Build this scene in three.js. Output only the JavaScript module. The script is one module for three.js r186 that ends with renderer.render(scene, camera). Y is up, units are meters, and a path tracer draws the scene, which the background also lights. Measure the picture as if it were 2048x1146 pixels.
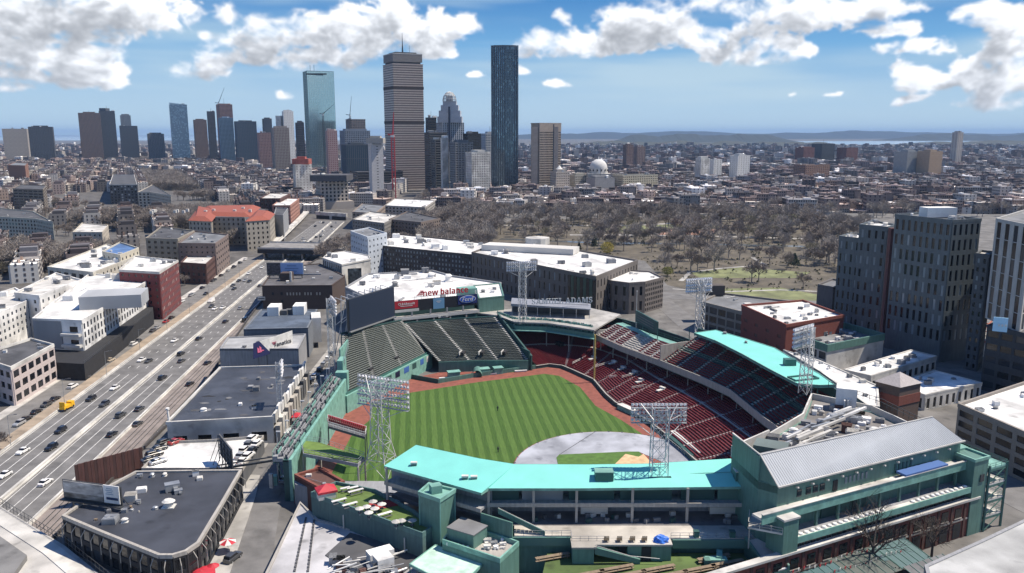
import * as THREE from 'three';
import { mergeGeometries } from 'three/addons/utils/BufferGeometryUtils.js';
import { FontLoader } from 'three/addons/loaders/FontLoader.js';
import { TextGeometry } from 'three/addons/geometries/TextGeometry.js';
import { ImprovedNoise } from 'three/addons/math/ImprovedNoise.js';

// ------------------------------------------------------------------ camera, exposure, sky, sun
const scene = new THREE.Scene();
const camera = new THREE.PerspectiveCamera(38.96, 1024 / 573, 1, 60000);
camera.position.set(-43.5, 92.7, 203);
camera.rotation.set(-0.18669, 0, 0);
const renderer = new THREE.WebGLRenderer({ antialias: true });
renderer.setSize(1024, 573);
renderer.toneMapping = THREE.LinearToneMapping;
renderer.toneMappingExposure = 1.5;
renderer.shadowMap.enabled = true;

function mulberry(a) { return () => { a |= 0; a = a + 0x6D2B79F5 | 0; let t = Math.imul(a ^ a >>> 15, 1 | a); t = t + Math.imul(t ^ t >>> 7, 61 | t) ^ t; return ((t ^ t >>> 14) >>> 0) / 4294967296; }; }
let rnd = mulberry(7);
const rr = (a, b) => a + (b - a) * rnd();
const pick = (a) => a[Math.floor(rnd() * a.length)];
const PN = new ImprovedNoise();
const clamp = THREE.MathUtils.clamp, lerp = THREE.MathUtils.lerp, sst = THREE.MathUtils.smoothstep;
function fbm(x, y, z, o = 5) { let s = 0, a = 0.5, f = 1; for (let i = 0; i < o; i++) { s += a * PN.noise(x * f, y * f, z + i * 7.3); a *= 0.5; f *= 2.03; } return s; }

// cumulus: azimuth, elevation, half width, half height (degrees)
const puffs = [
  [-29.64, 7.10, 6, 2.2], [-25.96, 7.05, 4, 1.9], [-23.15, 7.36, 2.6, 1.3], [-27.37, 6.25, 3, 0.9],
  [-30.95, 3.95, 2.2, 1.5], [-29.89, 4.50, 1.6, 1.5], [-28.40, 3.76, 2.2, 1.3], [-27.53, 4.52, 1.5, 1.2], [-26.19, 4.27, 1.3, 1.1], [-26.42, 3.23, 1.6, .7], [-31.21, 2.66, 1.2, .35],
  [-20.47, 3.84, 1.6, .8], [-19.67, 4.64, 1.4, .8], [-17.96, 5.15, 2.2, 1.3], [-15.41, 6.01, 2.6, 1.6], [-12.84, 6.23, 2.6, 1.7], [-10.22, 6.61, 2.6, 1.7], [-7.87, 7.76, 1.4, 1.5], [-7.57, 6.50, 2.4, 1.6], [-4.88, 6.85, 2, 1.2], [-3.02, 7.03, 1.1, .7], [-14.19, 4.94, 3.2, 1.1], [-16.62, 6.90, 1.3, .7], [-18.43, 7.44, .8, .9], [-10.94, 5.00, 2.6, .8], [-5.58, 5.39, 1.2, .6],
  [1.74, 5.74, 1.5, 1], [3.61, 5.89, 1.8, 1], [5.98, 5.87, 1.9, .9], [7.62, 7.29, 2, 1.3], [9.61, 7.25, 2, 1.2], [11.60, 6.42, 1.8, 1.2], [8.64, 6.32, 2.4, 1], [13.90, 5.73, 1.8, 1], [15.76, 6.62, 1.2, 1.2], [15.20, 5.23, 1.6, .9], [17.70, 5.32, 1.5, 1], [19.24, 5.12, 1, .7], [13.29, 4.79, 1.1, .4], [16.80, 4.65, 1.1, .4],
  [13.14, 8.19, 3, .9], [17.55, 7.78, 3.2, 1], [21.17, 7.46, 3, 1], [24.03, 7.60, 2, .7], [19.44, 6.79, 2, .7],
  [24.28, 6.21, 1.6, .65], [25.91, 5.08, 2, .55], [24.08, 5.25, .7, .4],
  [29.57, 6.96, 1.8, 1], [30.81, 5.91, 1.5, 1.4], [30.70, 4.52, 1.4, 1.2], [29.21, 4.01, 1.4, .9], [25.48, 3.56, 1, .8], [27.17, 3.06, 1.8, .8], [29.31, 3.00, 2, 1], [31.12, 2.80, 2, 1.2], [30.19, 1.82, 2.2, .5], [25.87, 2.19, 1, .25],
  [2.88, 3.47, .9, .3], [0.55, 4.20, .5, .3], [-15.20, 2.64, .6, .25], [-2.19, 4.00, .5, .2], [18.48, 2.60, .4, .15], [20.93, 2.43, .6, .15], [-20.02, 6.16, .4, .3], [-21.74, 6.84, .7, .3], [3.92, 7.66, .5, .7],
];
{ // the same kind of sky goes on all round, outside the frame too
  const r = mulberry(91);
  for (let k = 0; k < 46; k++) {
    const az = 38 + r() * 284, el = 5 + Math.pow(r(), 1.4) * 40, w = 2.5 + r() * 4;
    for (let j = 0; j < 6; j++) puffs.push([((az + (r() - .5) * w * 4 + 540) % 360) - 180, el + (r() - .35) * w * .7, w * (.4 + r() * .5), w * (.22 + r() * .25)]);
  }
  for (let k = 0; k < 7; k++) for (let j = 0; j < 4; j++) puffs.push([-35 + k * 11 + r() * 8, 15 + r() * 14, 2 + r() * 3, 1 + r() * 1.5]);
}
function cloudDensity(az, el, list, ce) {
  const w = fbm(az * .3, el * .45, 1.7, 3); az += w * 1.6; el += fbm(az * .3 + 7, el * .45, 5.1, 3) * .7;
  let s = 0;
  for (const p of list) { let da = az - p[0]; if (da > 180) da -= 360; if (da < -180) da += 360; da = da * ce / (p[2] * 1.12); if (da > 2.2 || da < -2.2) continue; const h = (el - p[1]) / (p[3] * 1.12), hh = h < 0 ? h * 1.4 : h; s += Math.exp(3 * (1 - da * da - hh * hh)); }
  if (s <= 0) return -1;
  const m = Math.log(s) / 3, b = 1 - 2 * Math.abs(PN.noise(az * 1.5, el * 2.1, 2.9)) + .5 * (1 - 2 * Math.abs(PN.noise(az * 3.3, el * 4.4, 7.9)));
  return m * .8 + fbm(az * .8, el * 1.15, 3.3, 6) * 1.25 + (b - .75) * .2;
}
const SW = 4096, SH = 2048;
function makeSky() {
  const d = new Float32Array(SW * SH * 4);
  const R = Math.PI / 180;
  const rows = Array.from({ length: SH }, () => []);
  for (const p of puffs) for (let j = 0; j < SH; j++) { const el = (j + .5) / SH * 180 - 90; if (Math.abs(el - p[1]) < p[3] * 2.2) rows[j].push(p); }
  for (let j = 0; j < SH; j++) {
    const el = (j + .5) / SH * 180 - 90, ce = Math.max(.05, Math.cos(el * R));
    const air = [[-2, .36, .475, .555], [0, .36, .475, .555], [2.4, .3, .43, .55], [5.8, .125, .295, .505], [9.5, .042, .165, .395], [30, .03, .113, .33], [90, .017, .074, .25]];
    let q = 1; while (q < air.length - 1 && air[q][0] < el) q++;
    const w0 = clamp((el - air[q - 1][0]) / (air[q][0] - air[q - 1][0]), 0, 1), r0 = lerp(air[q - 1][1], air[q][1], w0), g0 = lerp(air[q - 1][2], air[q][2], w0), b0 = lerp(air[q - 1][3], air[q][3], w0);
    const list = rows[j];
    for (let i = 0; i < SW; i++) {
      const k = (j * SW + i) * 4;
      let r = r0, g = g0, b = b0;
      if (el > -1 && el < 62) {
        const az = ((i + .5) / SW * 360 - 180 + 90 + 540) % 360 - 180;   // 0 = straight down the -z axis
        // thin veil
        const X = az * .9, Y = el;
        const veil = el < 14 ? sst(fbm(X * .045, Y * .35, 4.1, 4), -.12, .35) * .7 * sst(el, 0, 3) * (1 - sst(el, 9, 14)) : 0;
        r = lerp(r, .38, veil); g = lerp(g, .49, veil); b = lerp(b, .56, veil);
        if (list.length) {
          let near = false;
          for (const p of list) { let da = Math.abs(az - p[0]); if (da > 180) da = 360 - da; if (da * ce < p[2] * 2) { near = true; break; } }
          if (near) {
            const d0 = cloudDensity(az, el, list, ce), soft = .5 + .7 * sst(fbm(X * .16, Y * .3, 6.4, 3), -.15, .25), a = Math.pow(sst(d0, -.1, -.1 + soft), 1.25);
            if (a > 0) {
              const d1 = cloudDensity(az + .35, el + .45, list, ce), d2 = cloudDensity(az + .85, el + 1.15, list, ce);
              const lit = Math.exp(-(Math.max(0, d1) * .55 + Math.max(0, d2) * .75) * 1.1);
              const c = lerp(.27, .78, sst(lit, .06, .7));
              r = lerp(r, c * lerp(.92, 1, lit), a); g = lerp(g, c * lerp(.985, 1, lit), a); b = lerp(b, c * lerp(1.1, 1, lit), a);
            }
          }
        }
      }
      d[k] = r; d[k + 1] = g; d[k + 2] = b; d[k + 3] = 1;
    }
  }
  const t = new THREE.DataTexture(d, SW, SH, THREE.RGBAFormat, THREE.FloatType);
  t.mapping = THREE.EquirectangularReflectionMapping; t.magFilter = THREE.LinearFilter; t.minFilter = THREE.LinearFilter; t.needsUpdate = true;
  return t;
}
scene.background = makeSky();
scene.environment = scene.background;

const sun = new THREE.DirectionalLight(0xfff3e2, 4.6);
sun.position.set(0.52 * 800, 0.85 * 800, -0.075 * 800);
sun.target.position.set(0, 0, -100); scene.add(sun.target);
sun.position.z -= 100;
sun.castShadow = true; sun.shadow.mapSize.set(4096, 4096);
Object.assign(sun.shadow.camera, { left: -500, right: 500, top: 500, bottom: -500, near: 10, far: 2000 });
scene.add(sun);
scene.fog = new THREE.FogExp2(0x9cc0ec, 0.000035);

// ------------------------------------------------------------------ helpers
const taken = {};
function numbered(n) { const k = taken[n] = (taken[n] ?? -1) + 1; return k ? n + '_' + String(k).padStart(3, '0') : n; }
function tag(o, label, category, group, kind) { if (label) o.userData.label = label; if (category) o.userData.category = category; if (group) o.userData.group = group; if (kind) o.userData.kind = kind; return o; }
function thing(name, label, category, group) { const o = new THREE.Group(); o.name = numbered(name); scene.add(o); return tag(o, label, category, group); }
function structure(o, label, category) { return tag(o, label, category, null, 'structure'); }
function area2(p) { let a = 0; for (let i = 0; i < p.length; i++) { const q = p[(i + 1) % p.length]; a += p[i][0] * q[1] - q[0] * p[i][1]; } return a; }
// footprints run so that the outside lies to the left of every edge seen from above (x right, z towards the viewer)
function ccw(p) { return area2(p) > 0 ? p.slice().reverse() : p.slice(); }
const cen = (p) => [p.reduce((s, q) => s + q[0], 0) / p.length, p.reduce((s, q) => s + q[1], 0) / p.length];
function inset(poly, d) { // move every edge of a footprint inwards by d
  const p = ccw(poly), n = p.length, out = [];
  for (let i = 0; i < n; i++) {
    const a = p[(i + n - 1) % n], b = p[i], c = p[(i + 1) % n];
    const e1 = [b[0] - a[0], b[1] - a[1]], e2 = [c[0] - b[0], c[1] - b[1]], l1 = Math.hypot(...e1), l2 = Math.hypot(...e2);
    const n1 = [e1[1] / l1, -e1[0] / l1], n2 = [e2[1] / l2, -e2[0] / l2];  // inward for our order
    const s = [-n1[0] - n2[0], -n1[1] - n2[1]], q = Math.max(.35, 1 + n1[0] * n2[0] + n1[1] * n2[1]);
    out.push([b[0] - s[0] * d / q, b[1] - s[1] * d / q]);
  }
  return out;
}
class Geo {
  constructor() { this.p = []; this.n = []; this.t = []; this.c = null; }
  tri(a, b, c, col) {
    const ux = b[0] - a[0], uy = b[1] - a[1], uz = b[2] - a[2], vx = c[0] - a[0], vy = c[1] - a[1], vz = c[2] - a[2];
    let x = uy * vz - uz * vy, y = uz * vx - ux * vz, z = ux * vy - uy * vx; const l = Math.hypot(x, y, z) || 1; x /= l; y /= l; z /= l;
    for (const q of [a, b, c]) {
      this.p.push(q[0], q[1], q[2]); this.n.push(x, y, z);
      if (Math.abs(y) > .7) this.t.push(q[0], q[2]); else { const h = Math.hypot(x, z) || 1; this.t.push((q[0] * z - q[2] * x) / h, q[1]); }
      if (this.c) this.c.push(...(col || [1, 1, 1]));
    }
  }
  quad(a, b, c, d, col) { this.tri(a, b, c, col); this.tri(a, c, d, col); return this; }
  box(x, y, z, sx, sy, sz, ry = 0, col) { // y = bottom
    const c = Math.cos(ry), s = Math.sin(ry), hx = sx / 2, hz = sz / 2;
    const P = (u, v, w) => [x + u * c + w * s, y + v, z - u * s + w * c];
    const a = P(-hx, 0, hz), b = P(hx, 0, hz), d = P(hx, 0, -hz), e = P(-hx, 0, -hz), A = P(-hx, sy, hz), B = P(hx, sy, hz), D = P(hx, sy, -hz), E = P(-hx, sy, -hz);
    this.quad(a, b, B, A, col); this.quad(b, d, D, B, col); this.quad(d, e, E, D, col); this.quad(e, a, A, E, col); this.quad(A, B, D, E, col); this.quad(e, d, b, a, col);
    return this;
  }
  prism(poly, y0, y1, o = {}) {
    const p = ccw(poly), n = p.length, h1 = typeof y1 === 'function' ? y1 : () => y1, h0 = typeof y0 === 'function' ? y0 : () => y0;
    if (o.side !== false) for (let i = 0; i < n; i++) { const a = p[i], b = p[(i + 1) % n]; this.quad([a[0], h0(...a), a[1]], [b[0], h0(...b), b[1]], [b[0], h1(...b), b[1]], [a[0], h1(...a), a[1]], o.col); }
    const tr = THREE.ShapeUtils.triangulateShape(p.map((q) => new THREE.Vector2(q[0], q[1])), []);
    for (const [i, j, k] of tr) {
      const a = p[i], b = p[j], c = p[k], up = (b[0] - a[0]) * (c[1] - a[1]) - (c[0] - a[0]) * (b[1] - a[1]) < 0;
      const T = (q) => [q[0], h1(...q), q[1]], B = (q) => [q[0], h0(...q), q[1]];
      if (o.top !== false) up ? this.tri(T(a), T(b), T(c), o.colTop || o.col) : this.tri(T(a), T(c), T(b), o.colTop || o.col);
      if (o.bottom) up ? this.tri(B(a), B(c), B(b), o.col) : this.tri(B(a), B(b), B(c), o.col);
    }
    return this;
  }
  // strip along a polyline, width w, lying at height y with thickness t
  path(pts, w, y, t = .03) {
    const L = [], Rr = [];
    pts.forEach((p, i) => { const a = pts[Math.max(0, i - 1)], b = pts[Math.min(pts.length - 1, i + 1)], l = Math.hypot(b[0] - a[0], b[1] - a[1]), nx = (b[1] - a[1]) / l * w / 2, nz = -(b[0] - a[0]) / l * w / 2; L.push([p[0] + nx, p[1] + nz]); Rr.push([p[0] - nx, p[1] - nz]); });
    for (let i = 0; i + 1 < pts.length; i++) this.prism([L[i], L[i + 1], Rr[i + 1], Rr[i]], y - t, y);
    return this;
  }
  bar(a, b, r, sides = 4, r2 = r) {
    const A = new THREE.Vector3(...a), B = new THREE.Vector3(...b), d = B.clone().sub(A).normalize(), u = Math.abs(d.y) > .9 ? new THREE.Vector3(1, 0, 0) : new THREE.Vector3(0, 1, 0);
    const e = new THREE.Vector3().crossVectors(d, u).normalize(), f = new THREE.Vector3().crossVectors(d, e);
    const ring = (C, q) => Array.from({ length: sides }, (_, i) => { const t = (i + .5) / sides * Math.PI * 2; return [C.x + (e.x * Math.cos(t) + f.x * Math.sin(t)) * q, C.y + (e.y * Math.cos(t) + f.y * Math.sin(t)) * q, C.z + (e.z * Math.cos(t) + f.z * Math.sin(t)) * q]; });
    const R0 = ring(A, r), R1 = ring(B, r2);
    for (let i = 0; i < sides; i++) { const j = (i + 1) % sides; this.quad(R0[j], R0[i], R1[i], R1[j]); }
    if (sides > 2) { for (let i = 1; i + 1 < sides; i++) { this.tri(R1[0], R1[i + 1], R1[i]); this.tri(R0[0], R0[i], R0[i + 1]); } }
    return this;
  }
  wall(a, b, y0, y1, t) { // straight wall of thickness t from a to b
    const l = Math.hypot(b[0] - a[0], b[1] - a[1]); return this.box((a[0] + b[0]) / 2, y0, (a[1] + b[1]) / 2, l, y1 - y0, t, -Math.atan2(b[1] - a[1], b[0] - a[0]));
  }
  rail(pts, y, h, r = .04) { for (let i = 0; i + 1 < pts.length; i++) { const a = pts[i], b = pts[i + 1], l = Math.hypot(b[0] - a[0], b[1] - a[1]), n = Math.max(1, Math.round(l / 2)); for (const k of [.5, 1]) this.bar([a[0], y + h * k, a[1]], [b[0], y + h * k, b[1]], r); for (let j = 0; j <= n; j++) { const x = lerp(a[0], b[0], j / n), z = lerp(a[1], b[1], j / n); this.bar([x, y, z], [x, y + h, z], r); } } return this; }
  geometry() {
    const g = new THREE.BufferGeometry();
    g.setAttribute('position', new THREE.Float32BufferAttribute(this.p, 3)); g.setAttribute('normal', new THREE.Float32BufferAttribute(this.n, 3)); g.setAttribute('uv', new THREE.Float32BufferAttribute(this.t, 2));
    if (this.c) g.setAttribute('color', new THREE.Float32BufferAttribute(this.c, 3));
    return g;
  }
  build(name, material, parent) {
    const m = new THREE.Mesh(this.geometry(), material); m.castShadow = m.receiveShadow = true;
    if (parent) { m.name = name; parent.add(m); } else { m.name = numbered(name); scene.add(m); }
    return m;
  }
}
const part = (name, mat, parent, f) => { const g = new Geo(); f(g); return g.build(name, mat, parent); };

// ------------------------------------------------------------------ materials
function noiseTex(size, fn) {
  const d = new Uint8Array(size * size * 4);
  for (let j = 0; j < size; j++) for (let i = 0; i < size; i++) { const v = fn(i / size, j / size, i, j), k = (j * size + i) * 4; const c = Array.isArray(v) ? v : [v, v, v]; d[k] = clamp(c[0], 0, 1) * 255; d[k + 1] = clamp(c[1], 0, 1) * 255; d[k + 2] = clamp(c[2], 0, 1) * 255; d[k + 3] = 255; }
  const t = new THREE.DataTexture(d, size, size); t.wrapS = t.wrapT = THREE.RepeatWrapping; t.magFilter = THREE.LinearFilter; t.minFilter = THREE.LinearMipmapLinearFilter; t.generateMipmaps = true; t.colorSpace = THREE.SRGBColorSpace; t.needsUpdate = true; return t;
}
// tileable noise: sampled on two circles
function tn(u, v, f, s, o = 4) { let a = 0, w = .5, q = f; for (let i = 0; i < o; i++) { const x = u * q, y = v * q; const n00 = PN.noise(x, y, s + i), n10 = PN.noise(x - q, y, s + i), n01 = PN.noise(x, y - q, s + i), n11 = PN.noise(x - q, y - q, s + i); a += w * lerp(lerp(n00, n10, u), lerp(n01, n11, u), v); w *= .5; q *= 2; } return a; }
rnd = mulberry(3);
const TX = {
  grain: noiseTex(256, (u, v) => .9 + tn(u, v, 6, 1.5, 5) * .3 + (rnd() - .5) * .06),
  stain: noiseTex(512, (u, v) => { const a = tn(u, v, 4, 3.3, 6), b = tn(u, v, 9, 7.1, 4); return .88 + a * .55 - Math.max(0, b - .12) * .8 + (rnd() - .5) * .05; }),
  streak: noiseTex(256, (u, v) => .93 + tn(u, v * .1, 24, 2.2, 3) * .22 + tn(u, v, 5, 6.6, 3) * .14),
  brick: noiseTex(256, (u, v, i, j) => { const row = Math.floor(j / 4), off = (row % 2) * 8, br = Math.floor((i + off) / 16), h = Math.sin(br * 12.98 + row * 78.2) * 43758.5; const q = h - Math.floor(h); return (j % 4 === 0 || (i + off) % 16 === 0) ? .93 : .8 + q * .2 + tn(u, v, 4, 5, 3) * .12; }),
  asphalt: noiseTex(512, (u, v) => .86 + tn(u, v, 5, 11.3, 5) * .4 + (rnd() - .5) * .14),
  faint: noiseTex(256, (u, v) => .965 + tn(u, v, 5, 8.5, 5) * .09 + (rnd() - .5) * .02),
  seam: noiseTex(256, (u, v, i, j) => (i % 32 < 1 ? .72 : .95) + tn(u, v, 8, 4.4, 4) * .14),
};
const texAt = (t, m) => { const c = t.clone(); c.repeat.set(1 / m, 1 / m); c.needsUpdate = true; return c; };
const TM = { grain: texAt(TX.grain, 9), stain: texAt(TX.stain, 34), streak: texAt(TX.streak, 14), brick: texAt(TX.brick, 4.2), asphalt: texAt(TX.asphalt, 26), seam: texAt(TX.seam, 6), faint: texAt(TX.faint, 21) };
const cache = {};
function M(rgb, o = {}) { // rgb = linear base colour
  const key = rgb.join() + JSON.stringify(o); if (cache[key]) return cache[key];
  const { tex = 'grain', ...rest } = o;
  const m = new THREE.MeshPhysicalMaterial({ roughness: .85, metalness: 0, ...rest });
  m.color.setRGB(...rgb); if (tex) m.map = TM[tex];
  return cache[key] = m;
}
const C = {
  white: M([.78, .78, .77], { tex: 'stain' }), offwhite: M([.62, .61, .58], { tex: 'stain' }), cream: M([.55, .5, .42], { tex: 'streak' }), stone: M([.4, .38, .35], { tex: 'streak' }),
  greyWall: M([.3, .31, .33], { tex: 'streak' }), dkGrey: M([.11, .115, .125], { tex: 'streak' }), midGrey: M([.2, .205, .215], { tex: 'stain' }),
  black: M([.025, .026, .03], { tex: 'grain' }), blackRoof: M([.052, .058, .075], { tex: 'stain', roughness: .7 }), greyRoof: M([.2, .21, .225], { tex: 'stain' }), tarRoof: M([.09, .092, .1], { tex: 'stain' }),
  concrete: M([.42, .41, .39], { tex: 'stain' }), asphalt: M([.2, .197, .195], { tex: 'asphalt' }), asphaltDark: M([.06, .062, .07], { tex: 'asphalt' }), tan: M([.42, .34, .255], { tex: 'asphalt' }),
  paint: M([.8, .8, .78], { tex: 'grain' }), brick: M([.23, .075, .055], { tex: 'brick' }), brickDark: M([.12, .06, .05], { tex: 'brick' }), brickBrown: M([.085, .06, .052], { tex: 'brick' }), brickRed: M([.3, .09, .075], { tex: 'brick' }),
  roofTeal: M([.2, .61, .55], { tex: 'faint', roughness: .6 }), teal: M([.105, .22, .19], { tex: 'streak', roughness: .6 }), tealLight: M([.22, .45, .385], { tex: 'grain', roughness: .6 }), tealDark: M([.03, .09, .085], { tex: 'streak', roughness: .6 }), tealSteel: M([.06, .17, .15], { tex: 'grain', roughness: .5 }),
  glass: M([.03, .037, .046], { tex: null, roughness: .08, specularIntensity: .8 }), glassBlue: M([.04, .075, .11], { tex: null, roughness: .06, specularIntensity: 1 }), glassDark: M([.012, .013, .016], { tex: null, roughness: .12 }), glassPale: M([.2, .24, .27], { tex: null, roughness: .15 }),
  steel: M([.68, .69, .7], { tex: 'grain', roughness: .45, metalness: .2 }), galv: M([.5, .52, .54], { tex: 'grain', roughness: .4, metalness: .5 }), dkSteel: M([.06, .065, .07], { tex: 'grain', roughness: .5 }), lamp: M([.72, .72, .74], { tex: null, roughness: .25, metalness: .3 }),
  red: M([.55, .03, .05], { tex: 'grain', roughness: .6 }), seatRed: M([.17, .012, .02], { tex: 'grain', roughness: .55 }), seatDark: M([.05, .06, .055], { tex: 'grain', roughness: .6 }), tarp: M([.06, .075, .068], { tex: 'stain', roughness: .75 }),
  clay: M([.27, .085, .06], { tex: 'grain' }), turf: M([.14, .23, .04], { tex: 'grain' }), dirt: M([.7, .48, .28], { tex: 'grain' }), greyTarp: M([.42, .44, .49], { tex: 'stain', roughness: .6 }), blue: M([.05, .16, .5], { tex: 'grain' }), navy: M([.012, .02, .06], { tex: 'grain', roughness: .35 }), orange: M([.6, .2, .04], { tex: 'grain' }), yellow: M([.75, .5, .04], { tex: 'grain' }), wood: M([.25, .19, .13], { tex: 'streak' }),
};
const flat = (rgb, o = {}) => M(rgb, { tex: null, ...o });
const UNIT = new THREE.BoxGeometry(1, 1, 1);
function unit(name, mat, parent, x, y, z, sx, sy, sz, ry = 0) { const m = new THREE.Mesh(UNIT, mat); m.name = name; m.position.set(x, y, z); m.scale.set(sx, sy, sz); m.rotation.y = ry; m.castShadow = m.receiveShadow = true; parent.add(m); return m; }
const font = await new FontLoader().loadAsync('fonts/droid/droid_sans_bold.typeface.json');
const fontSerif = await new FontLoader().loadAsync('fonts/droid/droid_serif_bold.typeface.json');
// lettering standing on a vertical face: centre at (x, y, z), reading direction turned by ry
function lettering(txt, size, depth, mat, parent, x, y, z, ry, name = 'lettering', f = font, slant = 0) {
  const g = new TextGeometry(txt, { font: f, size, depth, curveSegments: 3, bevelEnabled: false }); g.center();
  if (slant) g.applyMatrix4(new THREE.Matrix4().set(1, slant, 0, 0, 0, 1, 0, 0, 0, 0, 1, 0, 0, 0, 0, 1));
  const m = new THREE.Mesh(g, mat); m.name = name; m.position.set(x, y, z); m.rotation.y = ry; m.castShadow = m.receiveShadow = true; parent.add(m); return m;
}
// ------------------------------------------------------------------ the setting: ground, turnpike, streets, park, water, hills
const LOW = -5;                                       // level of the turnpike and the city beyond
const pkx = (z, u) => -181.5 + .092 * z + u;          // u metres right of the turnpike's median at depth z
const pkPoly = (u0, u1, z0, z1, n = 14) => { const a = [], b = []; for (let i = 0; i <= n; i++) { const z = lerp(z0, z1, i / n); a.push([pkx(z, u0), z]); b.unshift([pkx(z, u1), z]); } return a.concat(b); };
{
  const xs = [-30000, -14000, -8000, -5000, -3400, -2400, -1700, -1200, -850, -600, -450, -330, -250, -180, -120, -60, 0, 80, 180, 300, 450, 650, 900, 1300, 1800, 2500, 3600, 5200, 8000, 14000, 30000];
  const zs = [500, 300, 150, 60, 0, -60, -120, -180, -260, -350, -450, -560, -700, -860, -1050, -1300, -1600, -2000, -2500, -3200, -4200, -5600, -7600, -10500, -15000, -22000, -40000];
  const g = new Geo();
  for (let i = 0; i + 1 < xs.length; i++) for (let j = 0; j + 1 < zs.length; j++) g.quad([xs[i], LOW, zs[j]], [xs[i + 1], LOW, zs[j]], [xs[i + 1], LOW, zs[j + 1]], [xs[i], LOW, zs[j + 1]]);
  structure(g.build('ground', M([.125, .118, .11], { tex: 'stain' })), 'grey brown city ground reaching to the horizon', 'ground');
}
const plateau = [[pkx(140, 60), 140], [-150, 30], [-154, -33], [-156, -72], [-166, -130], [-177, -196], [-187, -262], [-190, -330], [-189, -420], [-186, -520], [-190, -640], [-190, -760], [300, -760], [1100, -700], [1100, 140]];
structure(part('street_level_ground', M([.17, .165, .158], { tex: 'stain' }), null, (g) => g.prism(plateau, LOW - 1, 0)), 'paved ground at street level round the ballpark', 'ground');

// turnpike
structure(part('turnpike', C.asphalt, null, (g) => g.prism(pkPoly(-17.6, 14.2, 40, -720), LOW - .5, LOW + .05)), 'grey eight lane turnpike running away past the ballpark', 'road');
structure(part('frontage_street', M([.22, .215, .21], { tex: 'asphalt' }), null, (g) => g.prism(pkPoly(-33.5, -23, 60, -440), LOW - .5, LOW + .06)), 'grey frontage street left of the turnpike', 'road');
structure(part('median_strip', C.tan, null, (g) => g.prism(pkPoly(-22.9, -17.7, 60, -440), LOW - .5, LOW + .35)), 'tan gravel strip between the turnpike and the frontage street', 'ground');
structure(part('pavement', M([.55, .53, .5], { tex: 'stain' }), null, (g) => g.prism(pkPoly(-37.5, -33.6, 60, -440), LOW - .5, LOW + .18)), 'pale pavement beside the frontage street', 'pavement');
structure(part('rail_bed', M([.3, .26, .24], { tex: 'asphalt' }), null, (g) => g.prism(pkPoly(14.9, 24, 40, -420), LOW - .5, LOW + .1)), 'pinkish grey railway bed beside the turnpike', 'ground');
for (const [u, n] of [[17.2, 1], [18.7, 2], [20.6, 3], [22.1, 4]]) tag(part('rail', C.dkSteel, null, (g) => { for (let z = 30; z > -400; z -= 43) g.bar([pkx(z, u), LOW + .22, z], [pkx(z - 43, u), LOW + .22, z - 43], .09); }), ['first', 'second', 'third', 'fourth'][n - 1] + ' steel rail from the turnpike on the railway bed', 'rail', 'rails beside the turnpike');
function barrier(u, h, w, z0, z1, mat, label, name = 'concrete_barrier') { return tag(part(name, mat, null, (g) => { for (let i = 0; i < 16; i++) { const a = lerp(z0, z1, i / 16), b = lerp(z0, z1, (i + 1) / 16); g.wall([pkx(a, u), a], [pkx(b, u), b], LOW - .3, LOW + h, w); g.wall([pkx(a, u), a], [pkx(b, u), b], LOW - .3, LOW + h * .35, w * 2); } }), label, 'barrier'); }
barrier(0, 1.05, .75, 40, -700, C.offwhite, 'pale concrete median barrier along the middle of the turnpike');
barrier(14.5, .95, .4, 40, -700, C.offwhite, 'pale concrete barrier on the railway side of the turnpike');
barrier(-17.4, .95, .35, 40, -440, C.offwhite, 'pale concrete barrier beside the tan strip');
// lane markings: long lines by the near lanes, dashes further off
{
  const g = new Geo(), y = LOW + .058;
  for (const u of [-16.6, -1.3, 1.4, 13.2]) for (let z = 40; z > -700; z -= 37) g.prism([[pkx(z, u - .09), z], [pkx(z, u + .09), z], [pkx(z - 37, u + .09), z - 37], [pkx(z - 37, u - .09), z - 37]], y - .05, y);
  for (const u of [-12.9, -9.2, -5.4, 5.0, 8.7]) for (let z = 40; z > -640; z -= (z > -112 ? 4.2 : 12.2)) { const l = z > -112 ? 4.2 : 3.4; g.prism([[pkx(z, u - .1), z], [pkx(z, u + .1), z], [pkx(z - l, u + .1), z - l], [pkx(z - l, u - .1), z - l]], y - .05, y); }
  structure(g.build('lane_marking', C.paint), 'white lane lines painted on the turnpike', 'marking');
}
structure(part('kerb', C.concrete, null, (g) => g.prism(pkPoly(-33.62, -33.4, 60, -440), LOW - .3, LOW + .2)), 'kerb of the frontage street', 'kerb');
// retaining wall on the ballpark side
{
  const w = thing('retaining_wall', 'dark retaining wall with posts beside the railway bed', 'wall');
  part('wall_face', M([.06, .055, .055], { tex: 'streak' }), w, (g) => { for (let i = 1; i < 9; i++) g.wall(plateau[i], plateau[i + 1], LOW, .9, .5); });
  for (let i = 1; i < 7; i++) { const a = plateau[i], b = plateau[i + 1], n = Math.round(Math.hypot(b[0] - a[0], b[1] - a[1]) / 5.5); for (let k = 0; k < n; k++) unit('post', C.stone, w, lerp(a[0], b[0], k / n) - .35, -2.1, lerp(a[1], b[1], k / n), .5, 5.6, .5); }
}
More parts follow.
